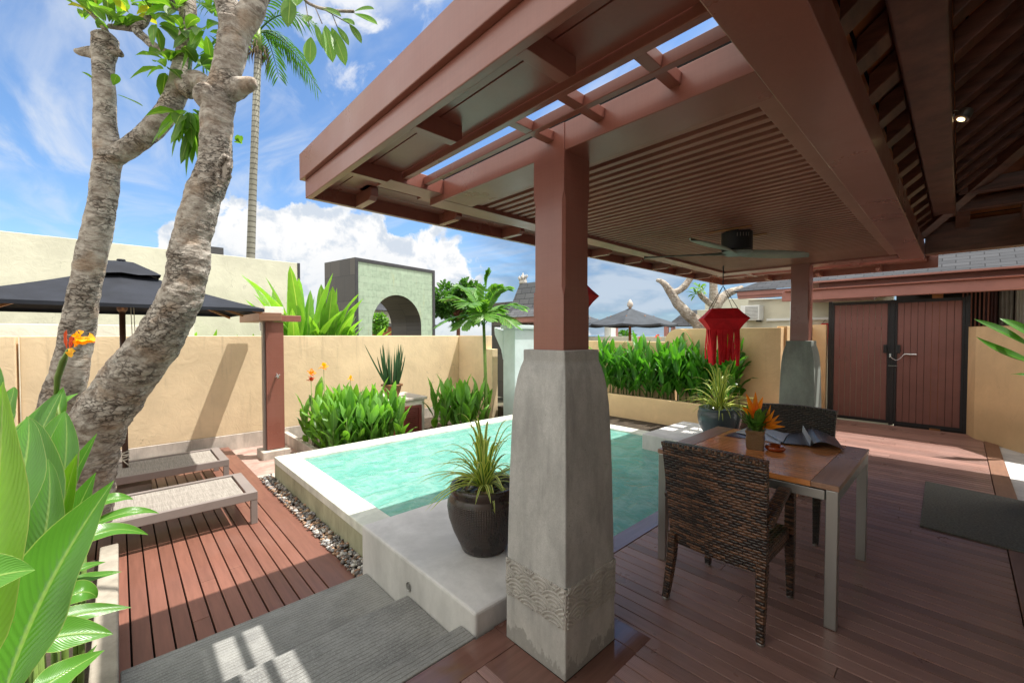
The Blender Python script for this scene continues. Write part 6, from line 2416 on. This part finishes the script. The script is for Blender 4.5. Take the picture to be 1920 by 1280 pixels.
for k in range(9):
    a = k * 2.4 + rp.uniform(-.2, .2)
    d = Vector((math.cos(a), math.sin(a), 0))
    b0 = t_ + Vector((0, 0, 0.7))
    e = rp.uniform(-0.9, 1.6)
    q = MB()
    frond(q, b0, b0 + d * 0.9 + Vector((0, 0, 0.8 + e * 0.4)), b0 + d * 2.1 + Vector((0, 0, e - 0.7)), 22, 0.65, 0.07, 0.9, 0.035, 0.12)
    q.build('frond', M['leaf_dark'], tp, smooth=True)

# ================================================================ FRANGIPANI TREES
def trunk_disp(seed, amp=0.07, knots=()):
    def f(p, i, a):
        n1 = mnoise.noise(p * 5.0 + Vector((seed, 0, 0)))
        n2 = mnoise.noise(p * 14.0 + Vector((0, seed, 0)))
        n3 = mnoise.noise(Vector((p.x * 30, p.y * 30, p.z * 55)))
        r = 1 + amp * n1 * 1.2 + amp * 0.8 * n2 + amp * 0.35 * n3
        for kc_, kr, kh in knots:
            d2 = (p - kc_).length / kr
            if d2 < 1.6: r += kh * math.exp(-d2 * d2 * 2.2)
        return r
    return f


def dense(pts, rad, step):
    """Catmull-Rom resample"""
    out_p, out_r = [], []
    P = [pts[0] * 2 - pts[1]] + pts + [pts[-1] * 2 - pts[-2]]
    Rr = [rad[0]] + rad + [rad[-1]]
    for i in range(1, len(P) - 2):
        n = max(2, int((P[i + 1] - P[i]).length / step))
        for k in range(n):
            t = k / n
            out_p.append(0.5 * ((2 * P[i]) + (P[i + 1] - P[i - 1]) * t + (2 * P[i - 1] - 5 * P[i] + 4 * P[i + 1] - P[i + 2]) * t * t + (3 * P[i] - P[i - 1] - 3 * P[i + 1] + P[i + 2]) * t ** 3))
            out_r.append(Rr[i] + (Rr[i + 1] - Rr[i]) * t)
    out_p.append(P[-2])
    out_r.append(Rr[-2])
    return out_p, out_r


def limb(lst, name, parent, seed, amp=0.07, step=0.012, n=40, knots=(), sm=True):
    """lst: (px, py, width_px, depth)"""
    pts = [at(a, b_, d) for a, b_, w, d in lst]
    rad = [w * d / F_PX / 2 for a, b_, w, d in lst]
    P, Rr = dense(pts, rad, step)
    kn = [(at(a, b_, d), r_, h_) for a, b_, d, r_, h_ in knots]
    return MB().tube(P, Rr, n, True, trunk_disp(seed, amp, kn)).build(name, M['bark'], parent, smooth=True)


def leaf_cluster(q, c, n, L_, W_, axis, droop=0.0, seed=0, spread=1.0):
    rk = random.Random(seed)
    axis = Vector(axis).normalized()
    o1 = axis.orthogonal().normalized()
    o2 = axis.cross(o1)
    for k in range(n):
        a = k * 2.4 + rk.uniform(-.4, .4)
        el = rk.uniform(0.15, 1.0)
        d = (o1 * math.cos(a) + o2 * math.sin(a)) * spread * (1.1 - 0.5 * el) + axis * el
        d.normalize()
        ll = L_ * rk.uniform(.6, 1.1)
        tip = c + d * ll - Vector((0, 0, droop * ll))
        mid = c + d * ll * 0.45 + Vector((0, 0, 0.04 * (1 - droop)))
        q.leaf(c + d * 0.03, mid, tip, W_ * rk.uniform(.8, 1.15), Vector((rk.uniform(-.5, .5), rk.uniform(-.5, .5), 1)), 0.3, 7, 'oval', 0.1, k)


TD = 3.25
f1 = thing('frangipani_tree', 'thick leaning frangipani with rough knotted trunk, the right-hand one', 'tree', (at(150, 900, TD).x, at(150, 900, TD).y, -0.25))
limb([(140, 985, 104, TD), (160, 850, 96, TD), (190, 785, 90, TD), (238, 712, 82, TD), (292, 645, 76, TD), (326, 585, 70, TD), (350, 520, 66, TD), (358, 455, 58, TD), (378, 380, 60, TD), (402, 312, 54, TD), (404, 250, 50, TD), (412, 185, 52, TD), (427, 130, 45, TD), (438, 75, 50, TD), (442, 45, 52, TD)], 'trunk', f1, 3.0, 0.10, 0.011, 48,
     knots=[(428, 320, TD - .1, 0.09, 0.35), (310, 680, TD - .1, 0.11, 0.22), (250, 750, TD - .1, 0.10, 0.16), (385, 180, TD - .1, 0.06, 0.28), (375, 490, TD - .1, 0.07, 0.15), (300, 600, TD - .15, 0.08, 0.12)])
limb([(441, 62, 46, TD), (428, 15, 42, TD), (408, -40, 36, TD), (380, -140, 32, TD)], 'branch', f1, 5.0, 0.08, 0.015, 28)
limb([(442, 66, 46, TD), (470, 22, 42, TD), (492, -25, 36, TD), (550, -120, 30, TD)], 'branch', f1, 6.0, 0.08, 0.015, 28)
limb([(425, 175, 40, TD), (455, 162, 32, TD - .03), (474, 156, 22, TD - .05), (480, 155, 16, TD - .05)], 'branch_stub', f1, 7.0, 0.12, 0.010, 22)
limb([(395, 185, 50, TD - .03), (385, 178, 46, TD - .09), (380, 176, 34, TD - .12)], 'branch_stub', f1, 8.0, 0.12, 0.010, 22)
# cut wound on the bulge: ring of callus with a pale face
w0 = at(423, 318, TD - 0.145)
q = MB()
fx = _R
fz = Vector((0, 0, 1))
fy = -_Fh
ring_ = [w0 + fx * (0.042 * math.cos(a) + 0.012 * math.sin(a)) + fz * (0.088 * math.sin(a)) + fy * (0.012 + 0.008 * math.cos(3 * a)) for a in [2 * math.pi * k / 30 for k in range(31)]]
q.tube(ring_, [0.017 + 0.006 * math.sin(k * 1.7) for k in range(31)], 8, cap=False)
wd = q.build('callus_ring', M['bark'], f1, smooth=True)
q = MB()
q.blob(w0 + fy * 0.004, 0.08, 0.0, 0.0, 1.0) if False else None
vs = [w0 + fy * 0.008] + [w0 + fx * (0.036 * math.cos(a) + 0.010 * math.sin(a)) + fz * (0.08 * math.sin(a)) for a in [2 * math.pi * k / 24 for k in range(24)]]
q.add(vs, [(0, 1 + k, 1 + (k + 1) % 24) for k in range(24)])
q.build('cut_face', concrete('weathered_cut_wood', (0.40, 0.35, 0.30), 0.6, 0.5, 3.0), wd, smooth=True)
TL = 3.45
f2 = thing('frangipani_tree', 'slimmer forked frangipani with two pale limbs, the left-hand one', 'tree', (at(100, 860, TL).x, at(100, 860, TL).y, -0.25))
limb([(80, 960, 66, TL), (98, 850, 62, TL), (113, 760, 58, TL), (133, 690, 53, TL), (149, 600, 48, TL), (163, 520, 45, TL), (180, 440, 45, TL), (190, 390, 42, TL), (198, 330, 42, TL), (205, 288, 42, TL)], 'trunk', f2, 11.0, 0.07, 0.012, 40,
     knots=[(180, 405, TL - .08, 0.05, 0.16), (212, 278, TL - .05, 0.05, 0.2), (150, 640, TL - .08, 0.06, 0.12)])
limb([(205, 300, 44, TL), (198, 250, 36, TL), (196, 190, 33, TL), (194, 130, 32, TL), (196, 95, 38, TL), (197, 72, 40, TL), (197, 64, 26, TL)], 'limb', f2, 12.0, 0.06, 0.012, 32, knots=[(210, 170, TL - .02, .03, .25)])
limb([(207, 298, 36, TL), (240, 278, 34, TL), (282, 245, 36, TL), (315, 205, 37, TL), (335, 165, 35, TL), (342, 120, 29, TL), (352, 70, 27, TL), (352, 20, 29, TL), (345, -40, 26, TL)], 'limb', f2, 13.0, 0.07, 0.012, 34, knots=[(352, 165, TL - .06, .05, .35), (320, 170, TL, .04, .2)])
limb([(345, 165, 40, TL - .04), (368, 152, 34, TL - .08), (388, 158, 24, TL - .12), (398, 162, 12, TL - .14)], 'branch_stub', f2, 14.0, 0.12, 0.010, 22)
limb([(185, 100, 24, TL), (165, 98, 18, TL), (150, 98, 13, TL), (142, 96, 8, TL)], 'branch_stub', f2, 15.0, 0.15, 0.010, 18)
limb([(205, 95, 22, TL), (220, 98, 17, TL), (228, 104, 9, TL)], 'branch_stub', f2, 16.0, 0.15, 0.010, 18)
limb([(325, 105, 18, TL), (300, 95, 15, TL), (275, 75, 15, TL), (256, 55, 16, TL), (272, 42, 12, TL), (283, 20, 9, TL)], 'twig', f2, 17.0, 0.12, 0.012, 16)
limb([(200, 64, 12, TL), (190, 45, 8, TL), (165, 20, 7, TL), (140, -5, 6, TL)], 'twig', f2, 18.0, 0.1, 0.012, 12)
limb([(256, 55, 12, TL), (230, 52, 10, TL), (205, 50, 8, TL)], 'twig', f2, 19.0, 0.12, 0.012, 12)
limb([(352, -5, 40, TL), (320, -2, 34, TL), (290, -12, 30, TL)], 'limb', f2, 20.0, 0.14, 0.012, 26)
q = MB()
for (px, py, n_, s_, ax_, dr_, sd_) in ((205, 48, 8, .27, (-.1, 0, 1), 0.0, 1), (160, 22, 6, .28, (-.3, .1, .9), 0.1, 2), (230, 50, 6, .22, (0, 0, 1), 0.2, 3), (283, 22, 7, .25, (.1, 0, 1), 0.1, 4), (290, 45, 5, .24, (.4, -.5, -.2), 0.5, 12),
                                      (318, 118, 9, .21, (-.2, .1, .6), 0.2, 5), (312, 130, 6, .24, (-.1, -.2, -.6), 0.3, 6), (372, 125, 10, .23, (.3, -.2, .7), 0.1, 7), (345, 60, 7, .24, (.5, -.4, .2), 0.3, 9), (385, 60, 9, .30, (.2, -.2, -.5), 0.5, 10), (398, 30, 8, .30, (.2, -.4, .1), 0.3, 13), (240, 8, 7, .26, (.1, .1, .8), 0.2, 14), (190, -5, 7, .26, (-.1, .1, .3), 0.3, 15), (330, 20, 6, .25, (-.4, -.4, .1), 0.3, 16)):
    leaf_cluster(q, at(px, py, TL - .06), n_, s_, 0.085, ax_, dr_, sd_)
for (a, b_) in (((178, 152), (152, 135)), ((212, 160), (220, 140)), ((220, 178), (268, 200))):
    p, t2 = at(*a, TL - .05), at(*b_, TL - .1)
    q.leaf(p, (p + t2) / 2 + Vector((0, 0, .01)), t2, 0.06, (0.3, -0.6, 0.8), 0.3, 7, 'oval')
q.build('leaves', M['leaf_frangi'], f2, smooth=True)
q = MB()
for (px, py, n_, s_, ax_, dr_, sd_) in ((180, 30, 3, .25, (-.5, .1, .6), 0.0, 31), (250, 30, 3, .25, (-.1, .1, 1), 0.1, 32)):
    leaf_cluster(q, at(px, py, TL - .06), n_, s_, 0.085, ax_, dr_, sd_)
q.build('yellowing_leaves', M['leaf_yellow'], f2, smooth=True)
q = MB()
for (px, py, n_, s_, ax_, dr_, sd_) in ((355, 205, 11, .27, (0, 0, -1), 0.5, 21), (365, 240, 8, .28, (.1, 0, -1), 0.5, 22), (345, 220, 6, .24, (-.4, 0, -.6), 0.5, 23), (438, 268, 2, .10, (.5, 0, .2), 0.4, 24)):
    leaf_cluster(q, at(px, py, TD + .06), n_, s_, 0.088, ax_, dr_, sd_, 0.55)
# branch with hanging leaves top right of the trees
q2 = MB()
tw = [at(*p) for p in ((545, -60, 2.9), (568, -5, 2.9), (590, 12, 2.9), (625, 20, 2.9), (664, 22, 2.9))]
q2.tube(dense(tw, [0.016, 0.015, 0.012, 0.009, 0.006], 0.02)[0], 0.010, 8)
for a, b_ in (((572, 0), (580, 50)), ((590, 12), (604, 45)), ((620, 20), (632, 50)), ((600, 14), (655, 45))):
    q2.tube([at(*a, 2.9), at(*b_, 2.88)], 0.0035, 5)
q2.build('hanging_twig', M['bark'], f1, smooth=True)
for a, b_, w_ in (((583, 70), (581, 122), .085), ((610, 48), (624, 118), .088), ((622, 52), (648, 124), .085), ((590, 45), (606, 92), .04), ((664, 22), (702, 18), .06), ((664, 26), (708, 47), .06), ((655, 45), (678, 82), .05), ((632, 50), (654, 86), .045), ((600, 14), (640, 32), .055), ((640, 36), (665, 48), .05), ((582, 30), (574, 42), .06), ((545, -10), (540, 52), .1), ((560, -20), (556, 12), .09), ((628, 60), (625, 88), .03)):
    p, t2 = at(*a, 2.9), at(*b_, 2.86)
    q.leaf(p, (p + t2) / 2 + Vector((0, 0, .012)), t2, w_, (-.4, -0.7, 0.4), 0.3, 8, 'oval')
q.build('leaves', M['leaf_frangi'], f1, smooth=True)

# background frangipani beyond the hedge
TB = 12.0
f3 = thing('bare_frangipani', 'nearly bare grey frangipani beyond the hedge, behind the red lantern', 'tree', (at(1320, 640, TB).x, at(1320, 640, TB).y, -0.5))
limb([(1325, 720, 28, TB), (1322, 650, 26, TB), (1310, 610, 23, TB), (1288, 588, 20, TB), (1268, 566, 17, TB), (1256, 545, 15, TB), (1242, 529, 10, TB), (1231, 525, 6, TB)], 'trunk', f3, 30.0, 0.08, 0.05, 16)
limb([(1262, 550, 12, TB), (1280, 540, 12, TB), (1293, 523, 12, TB), (1305, 505, 10, TB)], 'limb', f3, 31.0, 0.08, 0.05, 14)
limb([(1322, 650, 24, TB + .3), (1336, 600, 20, TB + .3), (1343, 572, 20, TB + .3), (1365, 550, 15, TB + .3), (1392, 540, 10, TB + .3)], 'limb', f3, 32.0, 0.08, 0.05, 14)
limb([(1340, 575, 20, TB + .3), (1338, 545, 15, TB + .3), (1337, 515, 13, TB + .3)], 'limb', f3, 33.0, 0.06, 0.05, 14)
limb([(1332, 570, 11, TB + .2), (1315, 555, 10, TB + .2), (1310, 545, 8, TB + .2)], 'limb', f3, 34.0, 0.06, 0.05, 12)
q = MB()
for px, py, n_ in ((1312, 542, 9), (1318, 548, 7), (1305, 553, 7)):
    leaf_cluster(q, at(px, py, TB), n_, .36, 0.075, (-.3, 0, .3), 0.3, px)
q.build('leaves', M['leaf_frangi'], f3, smooth=True)

# ================================================================ DISTANT UMBRELLAS, GAZEBO, TREES
def umbrella2(c, hw, zr2, za2, label, ang_=0.4, knob=True):
    t = thing('parasol', label, 'umbrella', (c.x, c.y, -0.5))
    q = MB()
    ap = Vector((c.x, c.y, za2))
    n = 8
    R_ = []
    for k in range(n * 4):
        a = ang_ + 2 * math.pi * k / (n * 4)
        sag = 0.03 * hw * abs(math.sin(n * a / 2 - n * ang_ / 2))
        R_.append((a, sag))
    rings_ = []
    for f_, in ((0.12,), (0.35,), (0.6,), (0.82,), (1.0,)):
        ring_ = []
        for a, sag in R_:
            corner = math.cos(((a - ang_) % (2 * math.pi / n)) - math.pi / n)
            r_ = hw * f_ * math.cos(math.pi / n) / corner
            ring_.append(Vector((c.x + r_ * math.cos(a), c.y + r_ * math.sin(a), za2 + (zr2 - za2) * f_ ** 0.9 - sag * f_)))
        rings_.append(ring_)
    m_ = n * 4
    vs = [ap] + [p for r_ in rings_ for p in r_]
    fs = [(0, 1 + k, 1 + (k + 1) % m_) for k in range(m_)]
    for i in range(4):
        for k in range(m_):
            fs.append((1 + i * m_ + k, 1 + (i + 1) * m_ + k, 1 + (i + 1) * m_ + (k + 1) % m_, 1 + i * m_ + (k + 1) % m_))
    base_ = len(vs)
    vs += [p - Vector((0, 0, 0.05)) for p in rings_[-1]]
    for k in range(m_):
        fs.append((1 + 4 * m_ + k, base_ + k, base_ + (k + 1) % m_, 1 + 4 * m_ + (k + 1) % m_))
    q.add(vs, fs).build('canopy', M['grey_cloth'], t)
    MB().tube([(c.x, c.y, -0.5), (c.x, c.y, za2)], 0.035, 10).build('pole', M['timber'], t, smooth=True)
    for k in range(n):
        a = ang_ + 2 * math.pi * k / n
        d = Vector((math.cos(a), math.sin(a), 0))
        c0 = Vector((c.x, c.y, 0))
        MB().bar(c0 + d * 0.06 + Vector((0, 0, zr2 + 0.02)), c0 + d * hw * 0.52 + Vector((0, 0, (za2 + zr2) / 2 - 0.02)), 0.025, 0.035).build('strut', M['timber'], t)
    if knob: MB().lathe([(0.04, 0), (0.075, 0.05), (0.08, 0.11), (0.05, 0.17), (0.01, 0.23)], (c.x, c.y, za2), 12).build('finial', M['plinth'], t, smooth=True)
    return t


c2 = at(1181, 628, 11.5)
umbrella2(c2, 1.22, EYE + (628 - 608) * 11.5 / F_PX, EYE + (628 - 577) * 11.5 / F_PX, 'dark grey parasol with a pointed finial beyond the pool')
c3 = at(1098, 628, 15.5)
umbrella2(c3, 0.9, EYE + (628 - 606) * 15.5 / F_PX, EYE + (628 - 590) * 15.5 / F_PX, 'smaller dark parasol half hidden behind the near column', 0.2, False)
g4 = at(1305, 628, 14.5)
gz = thing('gazebo', 'far gazebo with a two-tier grey shingle roof behind the hedge', 'gazebo', (g4.x, g4.y, -0.5))
q = MB()
s14 = 14.5 / F_PX
b0 = [Vector((g4.x, g4.y, EYE + (628 - 611) * s14)) + (_R * a + _Fh * b__) * 1.15 for a, b__ in ((-1, -.3), (0.3, -1), (1, .3), (-.3, 1))]
b1 = [Vector((g4.x, g4.y, EYE + (628 - 582) * s14)) + (_R * a + _Fh * b__) * 0.40 for a, b__ in ((-1, -.3), (0.3, -1), (1, .3), (-.3, 1))]
ap = Vector((g4.x, g4.y, EYE + (628 - 576) * s14))
for k in range(4):
    k2 = (k + 1) % 4
    w0_, w1_ = (b0[k2] - b0[k]).length / 2, (b1[k2] - b1[k]).length / 2
    q.add([b0[k], b0[k2], b1[k2], b1[k]], [(0, 1, 2, 3)], [[(-w0_, 0), (w0_, 0), (w1_, 1.0), (-w1_, 1.0)]])
q.add(b1, [(0, 1, 2, 3)])
q.add(b0, [(3, 2, 1, 0)])
q.build('roof', M['shingle'], gz)
for p in b0: MB().box(p.x - .06, p.x + .06, p.y - .06, p.y + .06, -0.5, p.z - 0.01).build('post', M['mauve_dull'], gz)
tag(MB().add([at(1322, 640, 16), at(1500, 640, 16), at(1500, 560, 16), at(1322, 560, 16), at(1322, 640, 16.4), at(1500, 640, 16.4), at(1500, 560, 16.4), at(1322, 560, 16.4)], [(0, 1, 2, 3), (7, 6, 5, 4), (0, 4, 5, 1), (1, 5, 6, 2), (2, 6, 7, 3), (3, 7, 4, 0)]).build('back_wall', M['cream'], bevel=0.01), 'cream wall behind the bare frangipani, beyond the gazebo', 'wall')


def bushy(name, label, c, r_, n_, seed, mat_, trunk_to, sx=1.0, sz=1.0, ls=0.16):
    t = thing(name, label, 'tree', (c.x, c.y, -0.5))
    rk = random.Random(seed)
    tr = MB()
    tr.tube([(c.x, c.y, -0.5), (c.x + .05, c.y, c.z - r_ * sz * .4), (c.x, c.y, c.z)], [0.12, 0.08, 0.03], 8)
    q = MB()
    lobes = []
    for k in range(16):
        a, e = rk.uniform(0, 6.28), rk.uniform(-.5, 1.4)
        rr = r_ * rk.uniform(.35, .85)
        lc = c + Vector((rr * math.cos(a) * math.cos(e) * sx, rr * math.sin(a) * math.cos(e) * sx, rr * math.sin(e) * sz))
        lobes.append((lc, r_ * rk.uniform(.22, .42)))
        tr.tube([c - Vector((0, 0, r_ * .4)), c.lerp(lc, .6), lc], [0.04, 0.025, 0.008], 5)
    for k in range(n_):
        lc, lr = lobes[rk.randrange(len(lobes))]
        d = Vector((rk.gauss(0, 1), rk.gauss(0, 1), rk.gauss(0, 1))).normalized()
        p = lc + d * lr * rk.uniform(.5, 1.05)
        d2 = (d + Vector((rk.uniform(-.8, .8), rk.uniform(-.8, .8), rk.uniform(-.6, .3)))).normalized()
        q.leaf(p, p + d2 * ls * .5 + Vector((0, 0, .02)), p + d2 * ls, ls * .5, (rk.uniform(-1, 1), rk.uniform(-1, 1), 1), 0.2, 3, 'oval')
    tr.build('trunk', M['darkwood'], t, smooth=True)
    q.build('crown', mat_, t, smooth=True)


bushy('leafy_tree', 'leafy green tree between the stone arch and the young palm', at(858, 575, 20), 1.35, 2600, 4, M['leaf_dark'], 0, 0.95, 1.0, 0.26)
bushy('small_bush', 'small rounded bush seen at the foot of the arch opening', at(705, 612, 22), 0.75, 700, 6, M['leaf_palm'], 0, 1, .9, 0.22)
bushy('far_bush', 'low bush on the horizon beyond the parapet', at(1170, 632, 20), 0.5, 400, 9, M['leaf_dark'], 0, 1.6, .5, 0.2)

# ================================================================ PLANT BY THE GLASS DOOR (right edge)
rp_ = thing('door_plant', 'lily-like plant with long green leaves at the right edge by the glass door', 'plant', (7.3, -0.98, -0.1))
q = MB()
for a, b_, c_, w_ in (((1935, 652), (1872, 618), (1826, 598), .15), ((1940, 635), (1905, 610), (1874, 597), .14), ((1940, 680), (1880, 668), (1830, 631), .15), ((1932, 705), (1912, 700), (1894, 702), .05)):
    q.leaf(at(*a, 5.1), at(*b_, 5.15), at(*c_, 5.3), w_ * 1.15, (-.6, -.2, .8), 0.35, 12, 'canna')
q.build('leaves', M['leaf_hedge'], rp_, smooth=True)
q = MB()
bs = at(1950, 720, 5.1)
q.tube([(bs.x, bs.y, -0.1), bs, at(1935, 650, 5.1)], [0.03, 0.025, 0.012], 8)
q.build('stem', M['stem'], rp_, smooth=True)

# ================================================================ BIG CANNA IN THE FOREGROUND
def px_leaf(q, a, m_, b_, w, d0, d1, nrm=(-.35, -.45, .8), fold=0.3, shape='canna', wave=0.06, ns=16):
    dm = (d0 + d1) / 2
    # the middle control point is given as the pixel the midrib passes through
    P0, Pm, P2 = at(*a, d0), at(*m_, dm), at(*b_, d1)
    P1 = Pm * 2 - (P0 + P2) * 0.5
    W = w * dm / F_PX
    q.leaf(P0, P1, P2, W, nrm, fold, ns, shape, wave, a[0] * 0.1)


face = -_Fh * 0.8 + Vector((0, 0, 0.6))
faceL = -_Fh * 0.6 + Vector((0, 0, 0.8)) + _R * 0.3
groups_ = [
    ('foreground_canna', 'broad-leaved canna nearest the camera, with the huge lime leaf at bottom left', [
        ((-110, 1330), (-22, 1040), (6, 715), 200, .95, 1.15, face),
        ((0, 1330), (88, 1105), (214, 900), 158, 1.0, 1.25, face),
        ((-140, 1180), (-60, 1100), (66, 1068), 130, .85, .95, faceL),
        ((-30, 1060), (38, 905), (54, 782), 120, 1.2, 1.35, face),
        ((-80, 960), (-30, 800), (-12, 670), 120, 1.1, 1.2, face)]),
    ('foreground_canna', 'broad-leaved canna behind the huge lime leaf, leaning towards the trunk', [
        ((30, 1160), (72, 930), (50, 780), 110, 1.5, 1.6, face),
        ((60, 1180), (105, 1000), (145, 850), 66, 1.5, 1.6, face),
        ((75, 1180), (120, 1020), (180, 885), 62, 1.5, 1.65, faceL),
        ((70, 1120), (118, 905), (122, 770), 70, 1.65, 1.75, face),
        ((30, 1200), (85, 1000), (90, 860), 80, 1.4, 1.5, face),
        ((40, 1100), (108, 950), (182, 812), 52, 1.6, 1.8, face),
        ((45, 1060), (90, 870), (122, 770), 66, 1.7, 1.8, face),
        ((20, 980), (60, 850), (120, 725), 82, 1.8, 1.95, face),
        ((60, 900), (100, 800), (118, 726), 52, 1.9, 2.0, face),
        ((0, 880), (70, 790), (147, 737), 30, 1.8, 2.05, faceL),
        ((-20, 860), (15, 770), (26, 725), 42, 1.9, 1.95, face),
        ((10, 1120), (70, 1010), (118, 900), 60, 1.7, 1.8, face),
        ((-30, 900), (0, 830), (30, 770), 60, 1.7, 1.75, face)]),
    ('foreground_canna', 'low canna spreading long leaves over the planter kerb', [
        ((40, 1215), (120, 1190), (212, 1188), 62, 1.35, 1.5, faceL),
        ((70, 1180), (150, 1150), (246, 1138), 34, 1.5, 1.7, faceL),
        ((60, 1300), (120, 1262), (196, 1218), 50, 1.3, 1.45, faceL),
        ((40, 1330), (110, 1285), (182, 1208), 34, 1.35, 1.5, faceL),
        ((120, 1040), (200, 995), (278, 1002), 32, 1.7, 1.95, faceL),
        ((160, 990), (240, 960), (298, 962), 20, 1.95, 2.15, faceL),
        ((150, 960), (210, 935), (250, 936), 24, 1.95, 2.1, faceL),
        ((110, 1100), (170, 1082), (228, 1071), 20, 1.75, 1.95, faceL),
        ((110, 1080), (160, 1062), (198, 1053), 16, 1.8, 1.95, faceL),
        ((100, 1140), (150, 1110), (182, 1120), 44, 1.6, 1.7, faceL)])]
rk = random.Random(77)
for nm, lb, leaves_ in groups_:
    c = at(*leaves_[0][0], leaves_[0][3 + 1])
    t = thing(nm, lb, 'plant', (c.x, c.y, -0.25), 'broad-leaved cannas in the planter by the steps')
    for a, m_, b_, w, d0, d1, nn in leaves_:
        q = MB()
        px_leaf(q, a, m_, b_, w * (1.3 if 'behind' in lb else 1.08), d0, d1, nn)
        q.build('leaf', M['leaf_lime' if (w == 200 or (w == 66 and a[0] == 60)) else 'leaf_big'], t, smooth=True)
    q = MB()
    for a, m_, b_, w, d0, d1, nn in leaves_:
        p = at(*a, d0)
        g_ = Vector((p.x * 0.9 + c.x * .1 + rk.uniform(-.03, .03), p.y * 0.9 + c.y * .1, -0.24))
        if p.z > -0.2: q.tube([g_, (g_ + p) / 2, p], [0.012, 0.011, 0.007], 8)
    q.build('stems', M['stem'], t, smooth=True)
# filler foliage low in the bed
fproto = [plant_proto('bed_canna', 400 + k, 0.42, 8, 0.28, 0.42, 0.11, M['leaf_big'], 0.9, 0.15, 0.010) for k in range(3)]
fs_ = [(-0.42, 1.55), (-0.60, 1.85), (-0.50, 2.2), (-0.75, 2.4), (-0.95, 2.8), (-0.55, 2.7), (-0.9, 1.9), (-1.1, 2.3), (-0.62, 3.1), (-1.0, 3.3), (-1.3, 2.9), (-0.5, 1.2), (-0.8, 1.4)]
scatter(fs_, fproto, -0.24, 'leafy canna low in the planter behind the big foreground leaves', 'cannas filling the planter', 0.72, 0.95)
# canna flower in front of the left trunk
ft = thing('canna_bloom', 'orange and yellow canna bloom on a green stalk in front of the left trunk', 'flower', at(105, 735, 1.95))
q = MB()
q.tube([at(105, 745, 1.95), at(108, 708, 1.93), at(118, 678, 1.92), at(128, 655, 1.9)], [0.008, 0.012, 0.013, 0.006], 8)
q.tube([at(105, 745, 1.95), at(112, 800, 1.95), at(105, 900, 1.93)], [0.008, 0.009, 0.010], 8)
q.build('stalk', M['stem'], ft, smooth=True)
q = MB()
for a, m_, b_, w, nn in (((138, 652), (146, 636), (144, 620), 16, face), ((140, 648), (158, 636), (178, 640), 20, faceL), ((138, 652), (155, 642), (176, 642), 14, face), ((140, 645), (150, 630), (156, 624), 16, face), ((132, 652), (134, 660), (134, 670), 13, face)):
    px_leaf(q, a, m_, b_, w, 1.9, 1.88, nn, 0.4, 'oval', 0.5, 8)
q.build('petals', M['petal_yellow'], ft, smooth=True)
q = MB()
for a, m_, b_, w, nn in (((126, 655), (124, 635), (125, 618), 7, face), ((130, 655), (134, 640), (135, 629), 8, face), ((132, 655), (138, 640), (141, 632), 8, face), ((150, 640), (166, 634), (178, 642), 7, face)):
    px_leaf(q, a, m_, b_, w, 1.9, 1.9, nn, 0.4, 'oval', 0.2, 8)
q.build('red_buds', M['petal_red'], ft, smooth=True)

for o in bpy.data.objects:
    if '_org' in o: del o['_org']
